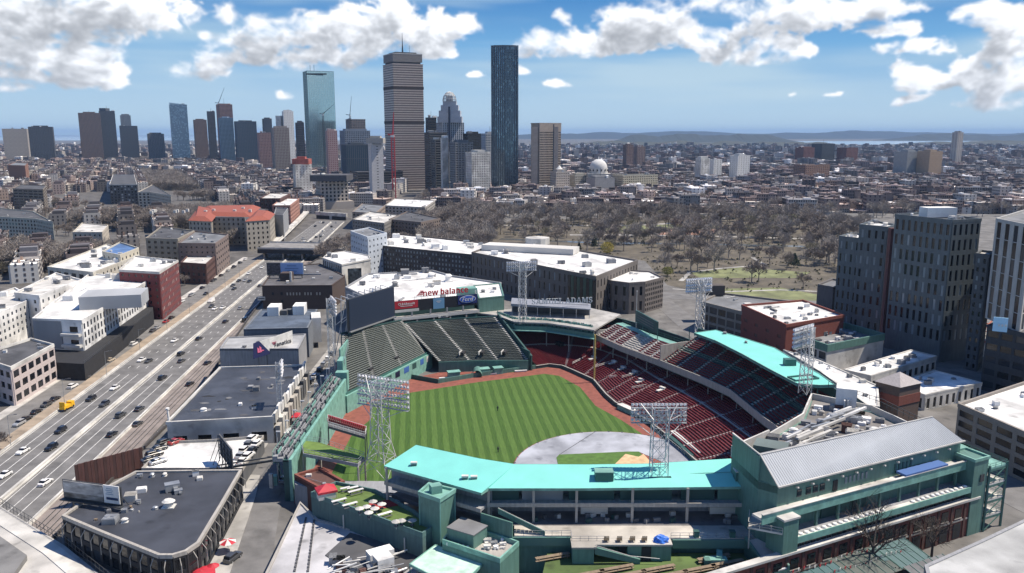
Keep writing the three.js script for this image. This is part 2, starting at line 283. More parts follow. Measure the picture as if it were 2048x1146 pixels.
// streets at the level of the ballpark
const street = (name, label, poly, y = .05, mat = C.asphalt) => structure(part(name, mat, null, (g) => g.prism(poly, -.4, y)), label, 'road');
street('street', 'narrow street behind the tall left field wall', [[-117, 8], [-104.2, 8], [-104.2, -150], [-118, -260], [-128, -330], [-136, -330], [-127, -250], [-119.5, -150]]);
street('street', 'street corner in front of the umbrella terrace', [[-117, 7.9], [-103, 7.9], [-92, 60], [-88, 110], [-113, 110], [-108, 52]], .052);
street('street', 'cross street beside the dark roofed corner building', [[-146, 41], [-112, 66], [-108, 52.3], [-113, 110], [-200, 110], [-200, 75], [-175, 62]], .054, C.asphalt);
street('street', 'street beside the brick front of the ballpark', [[12, 74], [30, 58], [70, 34], [86, 24], [100, 30], [60, 60], [30, 110], [0, 110]], .05);
street('street', 'side street right of the ballpark', [[86, 23.9], [60, -70], [40, -150], [34, -250], [46, -250], [54, -150], [76, -70], [104, 24]], .054);
street('street', 'street along the edge of the park', [[46, -250], [34, -250.1], [-20, -300], [-150, -352], [-150, -362], [-20, -312], [60, -262], [200, -230], [700, -190], [700, -178], [200, -216]], .058);
street('street', 'street in the building works by the towers', [[60, -110], [98, -128], [160, -96], [240, -70], [240, -50], [150, -76], [100, -100], [72, -90]], .062);
street('pavement', 'pale pavement along the street behind the left field wall', [[-121.6, 8], [-117.1, 8], [-119.6, -150], [-124, -150]], .18, C.concrete);
street('pavement', 'wide pale pavement below the corner building', [[-118.4, -7.4], [-113, -6.8], [-110.2, 5.8], [-107.1, 24.8], [-103.5, 46.7], [-109.8, 46.7], [-112.7, 28.4]], .2, C.concrete);
// bridge over the turnpike at the lower left
{
  const b = thing('road_bridge', 'pale concrete road bridge crossing the turnpike at the lower left', 'bridge');
  const A = [-186.4, 3], B = [-144.6, 33.8], D = [-120, 55];
  part('deck', M([.5, .49, .47], { tex: 'stain' }), b, (g) => g.prism([A, B, D, [-122, 68], [-168, 108], [-215, 60]], -.8, 1));
  part('pavement', C.offwhite, b, (g) => g.path([A, B, D].map((p) => [p[0] - 2, p[1] + 2]), 3.6, 1.18, .3));
  part('wall_block', M([.2, .2, .2], { tex: 'stain' }), b, (g) => g.prism([[-167.5, 26.3], [-149.5, 40], [-147.3, 49.9], [-163.5, 37.8]], 1, 2.2));
  part('fence', C.dkSteel, b, (g) => g.rail([A, B, D], 1, 2.2, .05));
  part('girder', C.stone, b, (g) => { g.wall(A, B, -2.4, -.8, .6); g.wall([A[0] - 8, A[1] + 9], [B[0] - 8, B[1] + 9], -2.4, -.8, .6); });
  for (const u of [0, 14.5, -18]) part('pier', C.stone, b, (g) => g.box(pkx(14, u), LOW, 14 + u * .6, 1, 3, 9, -.8));
}
// ------------------------------------------------------------------ playing field
const fieldWall = [[-99.7, -56.7], [-82.4, -96.9], [-71.4, -90.6], [-55.9, -99.5], [-34.1, -109.7], [-28.6, -112.5], [-23.6, -110.4], [-19.7, -104.2], [-12.8, -91.8], [-10.1, -74.1], [-7.8, -64.9], [-3.5, -56.7], [1, -45.4], [5.3, -30.3], [8.3, -15.9]].concat([[10, -8], [12, 4], [6, 13], [-14, 11], [-50, 9], [-80, 10], [-99.2, 10], [-99.3, -20]]);
const grassEdge = [[-93.1, -68.6], [-80.6, -79.2], [-55.6, -92.4], [-30.8, -102.8], [-25.2, -100.2], [-18.2, -85.7], [-14.6, -64.9], [-7.5, -50.5], [-3.4, -40], [-0.9, -31.2], [-2.5, -15.9]].concat([[1, 0], [-4, 7], [-40, 5], [-84, 4], [-93.5, 0], [-93.6, -36], [-90, -52]]);
structure(part('warning_track', C.clay, null, (g) => g.prism(fieldWall, -.4, .06)), 'red clay warning track round the playing field', 'track');
{ // mown stripes: alternating mowing directions, the sheen of bent grass painted as two greens
  const t = noiseTex(512, (u, v) => { const s = sst(Math.sin(u * Math.PI * 2) + tn(u, v, 10, 2.1, 4) * .55, -.25, .25), n = tn(u, v, 12, 9.4, 5) * .22 + (rnd() - .5) * .07; return [lerp(.215, .285, s) + n * .5, lerp(.33, .395, s) + n * .6, lerp(.095, .155, s) + n * .4]; });
  t.repeat.set(1 / 3.35, 1 / 42);
  const m = new THREE.MeshStandardMaterial({ roughness: .95, map: t });
  const g = new Geo(); g.prism(grassEdge, -.3, .1);
  const ca = Math.cos(.118), sa = Math.sin(.118);
  for (let i = 0; i < g.t.length; i += 2) { const x = g.p[i / 2 * 3], z = g.p[i / 2 * 3 + 2]; g.t[i] = x * ca - z * sa; g.t[i + 1] = x * sa + z * ca; }
  structure(g.build('field_grass', m), 'mown striped green grass of the playing field', 'grass');
}
{
  const arc = []; const c = [-14.6, -11.4], R = 28.4;
  for (let i = 0; i <= 30; i++) { const a = lerp(-.72, 3.75, i / 30); arc.push([c[0] + Math.cos(a) * R, c[1] - Math.sin(a) * R]); }
  const inner = [[-5.9, -23.3], [-9.3, -23.3], [-29.7, -21], [-30.6, -18.8], [-30.4, -13.4]].concat([[-30, -5], [-12, 3], [-2, -4]]);
  structure(part('infield_soil', C.clay, null, (g) => g.prism(arc.map(([x, z]) => [c[0] + (x - c[0]) * 1.012, c[1] + (z - c[1]) * 1.012]), -.2, .13)), 'clay infield under grey covers', 'ground');
  const cov = thing('infield_cover', 'grey tarpaulin spread over the curved infield dirt', 'tarpaulin');
  const mid = 11; // the cover lies as two sheets with a lapped seam
  part('cover_sheet', C.greyTarp, cov, (g) => g.prism(arc.slice(2, mid + 5).concat([inner[2], inner[1], inner[0]]), .02, .2));
  part('cover_sheet', C.greyTarp, cov, (g) => g.prism(arc.slice(mid + 4, 28).concat([[-30, -5], inner[3], inner[2]]), .02, .215));
  part('seam_strip', C.dkGrey, cov, (g) => g.path([arc[mid + 5], inner[2]], .25, .24));
  for (let i = 3; i < 27; i++) unit('weight', C.dkGrey, cov, arc[i][0], .26, arc[i][1], .7, .14, .3, i);
  structure(part('infield_grass', C.turf.clone(), null, (g) => g.prism(inner, .03, .3)), 'green infield grass inside the grey cover', 'grass');
  scene.children.at(-1).material.color.setRGB(.085, .18, .03);
  structure(part('base_path_dirt', C.dirt, null, (g) => g.prism([[-14.9, -12.7], [-10.2, -21.4], [-6.7, -19.2], [-4.9, -21.4], [-3.7, -14.8], [-4.1, -9.9]], .1, .36)), 'pale orange dirt cover by first base', 'ground');
}
// ------------------------------------------------------------------ building kit
Geo.prototype.ring = function (poly, d, y0, y1) { // upstand along the edges of a roof, d thick inwards
  const o = ccw(poly), q = inset(poly, d), n = o.length;
  for (let i = 0; i < n; i++) {
    const j = (i + 1) % n, a = o[i], b = o[j], c = q[j], e = q[i];
    this.quad([a[0], y0, a[1]], [b[0], y0, b[1]], [b[0], y1, b[1]], [a[0], y1, a[1]]); this.quad([c[0], y0, c[1]], [e[0], y0, e[1]], [e[0], y1, e[1]], [c[0], y1, c[1]]);
    this.quad([a[0], y1, a[1]], [b[0], y1, b[1]], [c[0], y1, c[1]], [e[0], y1, e[1]]);
  }
  return this;
};
const unitGeos = [0, 1, 2, 3].map((k) => { const g = new Geo(); // rooftop machines about 1 m in size, scaled when placed
  if (k === 0) { g.box(0, 0, 0, 1, .8, 1); g.box(0, .8, 0, .9, .08, .9); for (const s of [-.24, .24]) { g.bar([s, .88, 0], [s, .97, 0], .2, 8); } g.box(.51, .1, 0, .03, .5, .7); }
  if (k === 1) { g.box(0, .1, 0, 1, .7, .7); g.box(-.4, 0, 0, .1, .1, .7); g.box(.4, 0, 0, .1, .1, .7); g.box(.2, .2, .5, .3, .35, .35); g.box(0, .8, 0, 1.04, .05, .74); }
  if (k === 2) { g.bar([0, 0, 0], [0, .75, 0], .35, 10); g.bar([0, .75, 0], [0, 1, 0], .5, 10, .3); g.box(0, 0, 0, .9, .12, .9); }
  if (k === 3) { g.box(0, 0, 0, 1, 1, .8); g.quad([-.55, 1, .45], [.55, 1, .45], [.55, 1.15, -.45], [-.55, 1.15, -.45]); g.quad([-.55, 1.15, -.45], [.55, 1.15, -.45], [.55, 1, .45], [-.55, 1, .45]); }
  return g.geometry(); });
const unitMats = [C.galv, C.offwhite, C.midGrey, C.white, C.greyWall];
function roofUnit(parent, x, y, z, s, k = Math.floor(rnd() * 4), mat = pick(unitMats), ry = rr(0, .5)) { const m = new THREE.Mesh(unitGeos[k], mat); m.name = 'roof_unit'; m.position.set(x, y, z); m.scale.set(s * rr(.8, 1.5), s * rr(.6, 1), s * rr(.8, 1.3)); m.rotation.y = ry; m.castShadow = m.receiveShadow = true; parent.add(m); return m; }
function inside(p, x, z) { let c = false; for (let i = 0, j = p.length - 1; i < p.length; j = i++) if ((p[i][1] > z) !== (p[j][1] > z) && x < (p[j][0] - p[i][0]) * (z - p[i][1]) / (p[j][1] - p[i][1]) + p[i][0]) c = !c; return c; }
const occupied = [];
function building(o) {
  const { poly, base = 0, top, wall = C.stone, roof = C.white, par = .9, fac = [], units = 0, unitSize = 1.6 } = o;
  const t = o.parent || thing(o.name, o.label, o.category || 'building', o.group);
  const p = ccw(poly), n = p.length, d = o.depth ?? .28;
  { const c = cen(p); occupied.push([c[0], c[1], Math.max(...p.map((v) => Math.hypot(v[0] - c[0], v[1] - c[1])))]); }
  const panes = [];
  const W = new Geo(); W.prism(p, base, top, { top: false });
  for (let i = 0; i < n; i++) {
    const a = p[i], b = p[(i + 1) % n], dx = b[0] - a[0], dz = b[1] - a[1], l = Math.hypot(dx, dz), nx = -dz / l, nz = dx / l, ry = -Math.atan2(dz, dx);
    const mx = (a[0] + b[0]) / 2, mz = (a[1] + b[1]) / 2, dist = Math.hypot(camera.position.x - mx, camera.position.z - mz);
    const see = (nx * (camera.position.x - mx) + nz * (camera.position.z - mz)) / dist;
    const f = fac.find((q) => q.i !== undefined ? q.i === i : q.on === 'near' ? nz > .6 : q.on === 'right' ? nx > .55 : q.on === 'left' ? nx < -.55 : q.on === 'far' ? nz < -.6 : true);
    if (!f || l < 2.5 || see < -.25) continue;
    const y0 = f.y0 ?? base + .3, y1 = f.y1 ?? top - .2, rows = f.rows || Math.max(1, Math.round((y1 - y0) / (f.fl || 3.4))), cols = f.cols || Math.max(1, Math.round(l / (f.sp || 3.2)));
    const rh = (y1 - y0) / rows, cw = l / cols, ww = cw * (f.w ?? .5), wh = rh * (f.h ?? .55), sill = rh * (f.sill ?? (1 - (f.h ?? .55)) * .5);
    const at = (s, y, off) => [a[0] + dx / l * s + nx * off, y, a[1] + dz / l * s + nz * off];
    const B = (s, y, len, hh) => { const q = at(s, y, d / 2); W.box(q[0], q[1], q[2], len, hh, d, ry); };
    if (y0 > base + .01) B(l / 2, base, l, y0 - base);
    if (y1 < top - .01) B(l / 2 + d / 2, y1, l + d, top - y1);
    for (let r = 0; r < rows; r++) {
      const y = y0 + r * rh; if (sill > .02) B(l / 2, y, l, sill); if (rh - sill - wh > .02) B(l / 2, y + sill + wh, l, rh - sill - wh);
      for (let c = 0; c <= cols; c++) { const g = cw - ww, s = c * cw, len = c === 0 || c === cols ? g / 2 : g, ss = c === 0 ? g / 4 : c === cols ? l - g / 4 : s; if (g > .02) B(ss, y + sill, len, wh); }
      for (let c = 0; c < cols; c++) { const q = at((c + .5) * cw, y + sill + wh / 2, .05); panes.push({ x: q[0], y: q[1], z: q[2], w: ww, h: wh, ry, px: Math.max(ww * Math.max(.25, see), wh) * 1620 / dist, mat: f.glass || C.glass, mat2: f.glass2 }); }
    }
  }
  part('wall', wall, t, (g) => { g.p = W.p; g.n = W.n; g.t = W.t; });
  let made = 0; const rest = {};
  for (const q of panes) {
    const mat = q.mat2 && rnd() < .22 ? q.mat2 : q.mat;
    if (q.px >= 8.5 && made < 280) { unit('window', mat, t, q.x, q.y, q.z, q.w, q.h, .1, q.ry); made++; } else { const k = mat.uuid; (rest[k] ||= { mat, g: new Geo() }).g.box(q.x, q.y - q.h / 2, q.z, q.w, q.h, .1, q.ry); }
  }
  for (const k in rest) { const m = rest[k].g.build('window_grid', rest[k].mat, t); m.userData.kind = 'stuff'; }
  const ex = fac.length ? inset(p, -d - .04) : p;
  const roofMesh = part('roof', roof, t, (g) => g.prism(inset(p, .3), top - .5, top + .02));
  if (par) part('parapet', o.parMat || wall, t, (g) => g.ring(ex, d + .4, top - .35, top + par));
  const q = inset(p, 2); let k = 0, tries = 0; const c = cen(p), R = Math.max(...p.map((v) => Math.hypot(v[0] - c[0], v[1] - c[1])));
  while (k < units && tries++ < 400) { const x = c[0] + rr(-R, R), z = c[1] + rr(-R, R); if (inside(q, x, z)) { roofUnit(roofMesh, x, top, z, rr(.7, 1.3) * unitSize); k++; } }
  if (units > 3) for (let i = 0; i < units * .7; i++) { const a = rnd() < .5 ? 0 : 1, e = p[(a + 1) % n], f = p[a], l = Math.hypot(e[0] - f[0], e[1] - f[1]), ux = (e[0] - f[0]) / l, uz = (e[1] - f[1]) / l, x = c[0] + rr(-R, R) * .7, z = c[1] + rr(-R, R) * .7, L = rr(3, 12); if (!inside(q, x, z) || !inside(q, x + ux * L, z + uz * L)) continue; const k2 = rnd(); part(k2 < .5 ? 'roof_pipe' : k2 < .8 ? 'duct' : 'roof_hatch', pick(unitMats), roofMesh, (g) => k2 < .5 ? g.bar([x, top + .3, z], [x + ux * L, top + .3, z + uz * L], .12, 5) : k2 < .8 ? g.wall([x, z], [x + ux * L, z + uz * L], top, top + .8, .9) : g.box(x, top, z, 1.4, .5, 1.1, Math.atan2(-uz, ux))); }
  return t;
}
const rect = (x, z, w, dpt, ry = 0) => { const c = Math.cos(ry), s = Math.sin(ry); return [[-w / 2, dpt / 2], [w / 2, dpt / 2], [w / 2, -dpt / 2], [-w / 2, -dpt / 2]].map(([u, v]) => [x + u * c + v * s, z - u * s + v * c]); };
// ------------------------------------------------------------------ seating
function alongs(pl) { const L = [0]; for (let i = 1; i < pl.length; i++) L.push(L[i - 1] + Math.hypot(pl[i][0] - pl[i - 1][0], pl[i][1] - pl[i - 1][1])); return L; }
function bowl(parent, o) {
  const { front, back, y0, y1, rows, seat, tread, aisles = [], aisleMat = C.concrete, pitch = .56, seatH = .5, aw = 1.1 } = o;
  const L = alongs(front), len = L.at(-1);
  const at = (t, s) => { const q = clamp(t, 0, 1) * len; let i = 1; while (i < L.length - 1 && L[i] < q) i++; const u = (q - L[i - 1]) / (L[i] - L[i - 1]); return [lerp(lerp(front[i - 1][0], front[i][0], u), lerp(back[i - 1][0], back[i][0], u), s), lerp(lerp(front[i - 1][1], front[i][1], u), lerp(back[i - 1][1], back[i][1], u), s)]; };
  const Y = (r) => lerp(y0, y1, r / rows), ts = L.map((l) => l / len), T = new Geo(), S = new Geo();
  const A = aisles.map(() => new Geo());
  const flip = (() => { const a = at(0, 0), b = at(.05, 0), c = at(0, .1); return (b[0] - a[0]) * (c[1] - a[1]) - (c[0] - a[0]) * (b[1] - a[1]) > 0; })();
  const Q = (g, a, b, c, d) => flip ? g.quad(d, c, b, a) : g.quad(a, b, c, d);
  for (let r = 0; r < rows; r++) {
    const y = Y(r), yl = r ? Y(r - 1) : y0 - (o.wallH ?? 1.2), s0 = r / rows, s1 = (r + 1) / rows;
    for (let i = 0; i + 1 < ts.length; i++) {
      const a = at(ts[i], s0), b = at(ts[i + 1], s0), c = at(ts[i + 1], s1), e = at(ts[i], s1);
      Q(T, [a[0], y, a[1]], [b[0], y, b[1]], [c[0], y, c[1]], [e[0], y, e[1]]); Q(T, [a[0], yl, a[1]], [b[0], yl, b[1]], [b[0], y, b[1]], [a[0], y, a[1]]);
    }
    const m0 = at(0, s0 + .6 / rows), rl = (() => { let s = 0, q = m0; for (let i = 1; i <= 12; i++) { const w = at(i / 12, s0 + .6 / rows); s += Math.hypot(w[0] - q[0], w[1] - q[1]); q = w; } return s; })();
    const n = Math.floor(rl / pitch);
    for (let k = 0; k < n; k++) {
      const t = (k + .5) / n; let skip = rnd() < .004; for (const q of aisles) if (Math.abs(t - q) * rl < aw * .75) skip = true; if (o.skip && o.skip(t, s0)) skip = true; if (skip) continue;
      const p = at(t, s0 + .62 / rows), q = at(Math.min(1, t + .01), s0 + .62 / rows), q0 = at(Math.max(0, t - .01), s0 + .62 / rows), ry = -Math.atan2(q[1] - q0[1], q[0] - q0[0]);
      S.box(p[0], y, p[1], pitch * .84, seatH * rr(.85, 1.05), .34, ry);
    }
    aisles.forEach((q, i) => { const p = at(q, s0 + .5 / rows), u = at(q, s1), v = at(q, s0), ry = -Math.atan2(u[1] - v[1], u[0] - v[0]) + Math.PI / 2, dp = Math.hypot(u[0] - v[0], u[1] - v[1]); A[i].box(p[0], y + .01, p[1], aw, .2, dp * .52, ry); });
  }
  T.build('tread', tread, parent); if (o.nosing) { const N = new Geo(); for (let r = 0; r < rows; r++) for (let i = 0; i + 1 < ts.length; i++) N.wall(at(ts[i], r / rows + .004), at(ts[i + 1], r / rows + .004), Y(r) - .06, Y(r) + .05, .16); const q = N.build('row_edge', o.nosing, parent); q.userData.kind = 'stuff'; } const m = S.build('seat_rows', seat, parent); m.userData.kind = 'stuff';
  A.forEach((g) => g.build('aisle', aisleMat, parent));
  return at;
}
// ------------------------------------------------------------------ flood light tower
const lampGeo = (() => { const g = new Geo(); g.bar([0, 0, -.14], [0, 0, .12], .2, 7, .31); g.bar([0, 0, .12], [0, 0, .16], .31, 7, .28); return g.geometry(); })();
function lightTower(x, z, y0, yMast, rackY0, rackY1, rackW, ry, w0, w1, rows, cols, label, each, splay = 0) {
  const t = thing('floodlight_tower', label, 'light tower', 'floodlight towers of the ballpark'); t.position.set(x, y0, z); t.rotation.y = ry;
  const H = yMast - y0, W = (s) => (splay && s < .22 ? lerp(splay, w0, s / .22) : lerp(w0, w1, s)) / 2, cs = [[-1, -1], [1, -1], [1, 1], [-1, 1]];
  const n = Math.round(H / (w0 * 1.05)), lv = Array.from({ length: n + 1 }, (_, i) => i / n);
  for (const [sx, sz] of cs) part('leg', C.steel, t, (g) => { for (let i = 0; i < n; i++) g.bar([sx * W(lv[i]), lv[i] * H, sz * W(lv[i])], [sx * W(lv[i + 1]), lv[i + 1] * H, sz * W(lv[i + 1])], .13); });
  part('bracing', C.steel, t, (g) => { for (let i = 0; i < n; i++) for (let k = 0; k < 4; k++) { const a = cs[k], b = cs[(k + 1) % 4], w = W(lv[i]), v = W(lv[i + 1]); g.bar([a[0] * w, lv[i] * H, a[1] * w], [b[0] * v, lv[i + 1] * H, b[1] * v], .06); g.bar([b[0] * w, lv[i] * H, b[1] * w], [a[0] * v, lv[i + 1] * H, a[1] * v], .06); g.bar([a[0] * v, lv[i + 1] * H, a[1] * v], [b[0] * v, lv[i + 1] * H, b[1] * v], .07); } }).userData.kind = 'stuff';
  part('ladder', C.galv, t, (g) => { for (const s of [-.2, .2]) g.bar([s, 0, w1 * .3], [s, H, w1 * .3], .04); });
  const a = rackY0 - y0, b = rackY1 - y0, rh = (b - a) / rows, cw = rackW / cols, zf = -w1 / 2 - .4;
  const rack = part('lamp_rack', C.steel, t, (g) => { for (let r = 0; r <= rows; r++) g.bar([-rackW / 2, a + r * rh, zf], [rackW / 2, a + r * rh, zf], .07); for (let c = 0; c <= 6; c++) g.bar([lerp(-rackW / 2, rackW / 2, c / 6), a, zf], [lerp(-rackW / 2, rackW / 2, c / 6), b, zf], .07);
    for (const s of [-1, 1]) { g.bar([s * w1 / 2, b, w1 / 2], [s * w1 / 2, a, w1 / 2], .1); g.bar([s * w1 / 2, (a + b) / 2 - .5, w1 / 2], [s * rackW * .33, b, zf + .2], .1); g.bar([s * w1 / 2, (a + b) / 2 - .5, w1 / 2], [s * rackW * .45, (a + b) / 2, zf + .2], .09); g.bar([s * w1 / 2, a - 2, w1 / 2], [s * rackW * .42, a, zf + .2], .09); g.bar([-s * w1 / 2, b, w1 / 2], [s * w1 / 2, a, w1 / 2], .08); } });
  part('catwalk', C.galv, t, (g) => { for (let r = 0; r < rows; r += 2) { g.box(0, a + r * rh, zf + .55, rackW, .06, .7); } });
  if (each) for (let r = 0; r < rows; r++) for (let c = 0; c < cols; c++) { const m = new THREE.Mesh(lampGeo, C.lamp); m.name = 'lamp'; m.position.set(-rackW / 2 + (c + .5) * cw, a + (r + .5) * rh, zf - .15); m.rotation.set(.35, Math.PI + rr(-.25, .25), 0); m.scale.setScalar(Math.min(rh, cw) / .68); m.castShadow = m.receiveShadow = true; rack.add(m); }
  else { const gs = []; for (let r = 0; r < rows; r++) for (let c = 0; c < cols; c++) { const q = lampGeo.clone(); q.scale(rh / .68, rh / .68, rh / .68); q.rotateX(.35); q.rotateY(Math.PI); q.translate(-rackW / 2 + (c + .5) * cw, a + (r + .5) * rh, zf - .15); gs.push(q); } const m = new THREE.Mesh(mergeGeometries(gs), C.lamp); m.name = 'lamp_array'; m.userData.kind = 'stuff'; m.castShadow = true; t.add(m); }
  return t;
}
rnd = mulberry(11);
lightTower(-77.5, 4.5, 6, 30.5, 23.2, 31.2, 15.5, -.42, 4.2, 3.0, 6, 16, 'nearest big floodlight tower over left field, its rack turned aside', true, 9);
lightTower(-10.7, 32.5, 16.6, 33.2, 29.2, 33.6, 12.4, 0, 3.6, 3.3, 5, 15, 'floodlight tower standing on the long teal roof near home plate', true);
lightTower(-39.1, -129.5, 14, 39.5, 36.2, 40.3, 13, .25, 3, 2.6, 5, 15, 'floodlight tower standing behind the right field bleachers', false);
lightTower(31.5, -112, 4, 36, 30.5, 36.4, 12, .35, 2.8, 2.4, 5, 13, 'pale floodlight tower behind the roofless right field deck', false);
lightTower(39.3, -16.5, 20.5, 39.6, 33.8, 39.8, 10, .7, 2.6, 2.2, 5, 13, 'floodlight tower on the teal roof of the right side stand', false);
lightTower(-110.6, -88, 0, 33, 27.5, 33.4, 11, -1.2, 2.2, 1.8, 5, 12, 'thin floodlight tower beside the tall left field wall', false);
lightTower(-117, -42, 0, 22, 18, 22.4, 8, -1.35, 1.6, 1.3, 4, 8, 'short floodlight mast in the street behind the left field wall', false);

// ------------------------------------------------------------------ left field wall with its terrace
{
  const t = thing('left_field_wall', 'tall teal left field wall seen almost edge on', 'wall');
  part('wall_face', C.tealLight, t, (g) => { for (let i = 0; i < 14; i++) g.box(-99.9, 0, 9 - i * 4.95 - 2.4, .8, 11.3, 4.86); });
  part('wall_core', C.tealDark, t, (g) => g.box(-101, 0, -25.4, 1.4, 11.2, 69));
  for (let i = 0; i < 18; i++) part('street_banner', pick([C.tealLight, C.offwhite, C.teal, C.galv, C.dkGrey]), t, (g) => { const z = 6 - i * 3.7; g.box(-104.9 - rr(0, 1.5), rr(1, 5), z, rr(.2, 1.6), rr(2, 5), rr(.6, 2.4), rr(-.3, .3)); });
  for (let i = 0; i < 12; i++) part('buttress', C.tealSteel, t, (g) => { const z = 7 - i * 5.8; g.bar([-101.8, 0, z], [-101.8, 11, z], .16); g.bar([-101.8, 3, z], [-104, 10, z], .12); g.bar([-101.8, 7, z], [-104, 10.6, z], .1); });
  const s = thing('wall_terrace', 'cluttered terrace of stools and counters on top of the left field wall', 'terrace');
  part('terrace_floor', C.concrete, s, (g) => g.box(-102.2, 10.8, -25.4, 4, .3, 69));
  for (let r = 0; r < 3; r++) for (let i = 0; i < 11; i++) unit('counter', pick([C.tealLight, C.teal, C.teal, C.greyWall]), s, -100.6 - r * 1.35, 11.55 + r * .55, 6 - i * 6.1, .22, rr(.7, 1), rr(3.4, 5.4));
  const cl = part('stool_rows', C.dkGrey, s, (g) => { for (let i = 0; i < 170; i++) { const r = i % 3; g.box(-101.1 - r * 1.35 + rr(-.2, .2), 11.1 + r * .55, rr(-59, 8), rr(.25, .6), rr(.5, 1.2), rr(.25, .6), rr(0, 1)); } }); cl.userData.kind = 'stuff';
  part('terrace_steps', C.greyWall, s, (g) => { for (let r = 1; r < 3; r++) g.box(-101 - r * 1.35, 11.1, -25.4, 1.3, .55 * r, 69); });
  const st = part('stool_rows', C.greyWall, s, (g) => { for (let r = 0; r < 3; r++) for (let i = 0; i < 90; i++) if (rnd() < .9) g.box(-101.4 - r * 1.35, 11.1 + r * .55, 8 - i * .75, .36, .75, .36); }); st.userData.kind = 'stuff';
  part('rear_rail', C.tealLight, s, (g) => g.rail([[-104.3, 9], [-104.3, -60]], 11, 2.4, .06));
  for (let i = 0; i < 9; i++) { const z = 6 - i * 7.7; part('sign_panel', pick([C.tealLight, C.tealLight, C.offwhite, C.teal]), s, (g) => g.box(-104.4, 9 + rr(0, 1), z, .15, rr(2, 3.4), rr(2, 4.6))); }
  for (let i = 0; i < 8; i++) { const z = 3 - i * 8.2; part('lamp_post', C.steel, s, (g) => { g.bar([-104.7, 6, z], [-104.7, 16.5, z], .1); g.box(-104.3, 16.4, z, 1.1, .25, .5); }); }
  const stair = thing('stair_block', 'teal fin shaped stair block behind the far end of the left field wall', 'stair');
  part('fin', C.tealLight, stair, (g) => { g.box(-101.5, 0, -63, 4, 13, 3); g.box(-103, 0, -70, 2, 15.5, 6); g.box(-104.6, 0, -82, .5, 17.5, 14); });
  part('rail', C.galv, stair, (g) => g.rail([[-101.2, -66], [-106, -100]], 14, 2.4, .06));
}
{ // centre field wall with the bleachers behind it
  const t = thing('centre_field_wall', 'sunlit teal outfield wall running diagonally behind centre field', 'wall');
  const a = [-99.3, -57.5], b = [-82.4, -96.9], k = [a[0] + (b[0] - a[0]) * 1.38, a[1] + (b[1] - a[1]) * 1.38];
  part('wall_face', C.tealLight, t, (g) => { g.wall(a, k, 0, 6.1, .8); });
  part('top_rail', C.tealSteel, t, (g) => g.wall([a[0] - .5, a[1] - .2], [k[0] - .5, k[1] - .2], 6.1, 6.9, .15));
  [[.55, C.navy, 3.2], [.66, C.blue, 3.6], [.76, C.tealDark, 3], [.86, C.blue, 2.6], [.44, C.tealDark, 4.4], [.94, C.offwhite, 2.2]].forEach(([u, m, w]) => { const x = lerp(a[0], k[0], u), z = lerp(a[1], k[1], u), ry = -Math.atan2(k[1] - a[1], k[0] - a[0]); unit('sign_panel', m, t, x + .42 * Math.sin(ry), 4.6, z + .42 * Math.cos(ry), w, 2.2, .1, ry); });
  const bl = thing('bleachers', 'block of dark bleacher seats with pale row lines left of centre field', 'bleachers');
  bowl(bl, { front: [[-100.6, -58.6], [-77.4, -111]], back: [[-108.5, -98], [-88.7, -121.2]], y0: 6.2, y1: 17.4, rows: 26, seat: C.seatDark, tread: M([.1, .112, .106], { tex: 'stain' }), nosing: M([.26, .29, .27], { tex: null }), aisles: [.02, .33, .66, .98], pitch: .75, seatH: .42, wallH: .6 });
  part('rear_wall', C.tealDark, bl, (g) => { g.wall([-109, -99], [-89, -121.6], 0, 17.6, .6); g.wall([-101.4, -58.5], [-109.2, -99], 0, 7, .5); });
  for (const u of [.33, .66]) unit('stair_shade_block', C.black, bl, lerp(-102.5, -80.5, u), 8.2, lerp(-66, -112, u), 1.6, 1.2, 2.6, -.35);  // solid black boxes paint the shade of the stair openings
  const br = thing('bleachers', 'wide block of dark covered bleachers above the bullpens', 'bleachers');
  bowl(br, { front: [[-72.6, -105.2], [-56, -107.5], [-37, -107.5]], back: [[-88.2, -121.4], [-71, -128.6], [-50.5, -134]], y0: 4.6, y1: 16, rows: 26, seat: C.tarp, tread: M([.1, .115, .108], { tex: 'stain' }), aisles: [.02, .34, .66, .985], pitch: 1.7, seatH: .38, wallH: .6, aisleMat: C.offwhite });
  part('rear_wall', C.tealDark, br, (g) => { g.wall([-88.4, -122], [-71, -129.2], 0, 16.2, .6); g.wall([-71, -129.2], [-50.3, -134.6], 0, 16.2, .6); g.wall([-36.5, -107.5], [-50, -134.2], 0, 8, .5); });
  for (const u of [.28, .52, .8]) { const x = lerp(-72, -40, u), z = lerp(-109.5, -111, u); unit('stair_shade_block', C.black, br, x, 6.6, z, 1.4, 1.1, 3.4, -.25); unit('opening_frame', C.offwhite, br, x - 1, 6.9, z + .6, .3, 1.3, 3.8, -.25); }  // black boxes in pale frames, painted shade instead of cut stair openings
  part('side_wall', C.tealDark, br, (g) => g.prism([[-49.8, -134], [-36, -107.3], [-35.4, -107.6], [-49.2, -134.3]], 0, (x, z) => lerp(6, 17.5, clamp((-107 - z) / 27, 0, 1))));
}
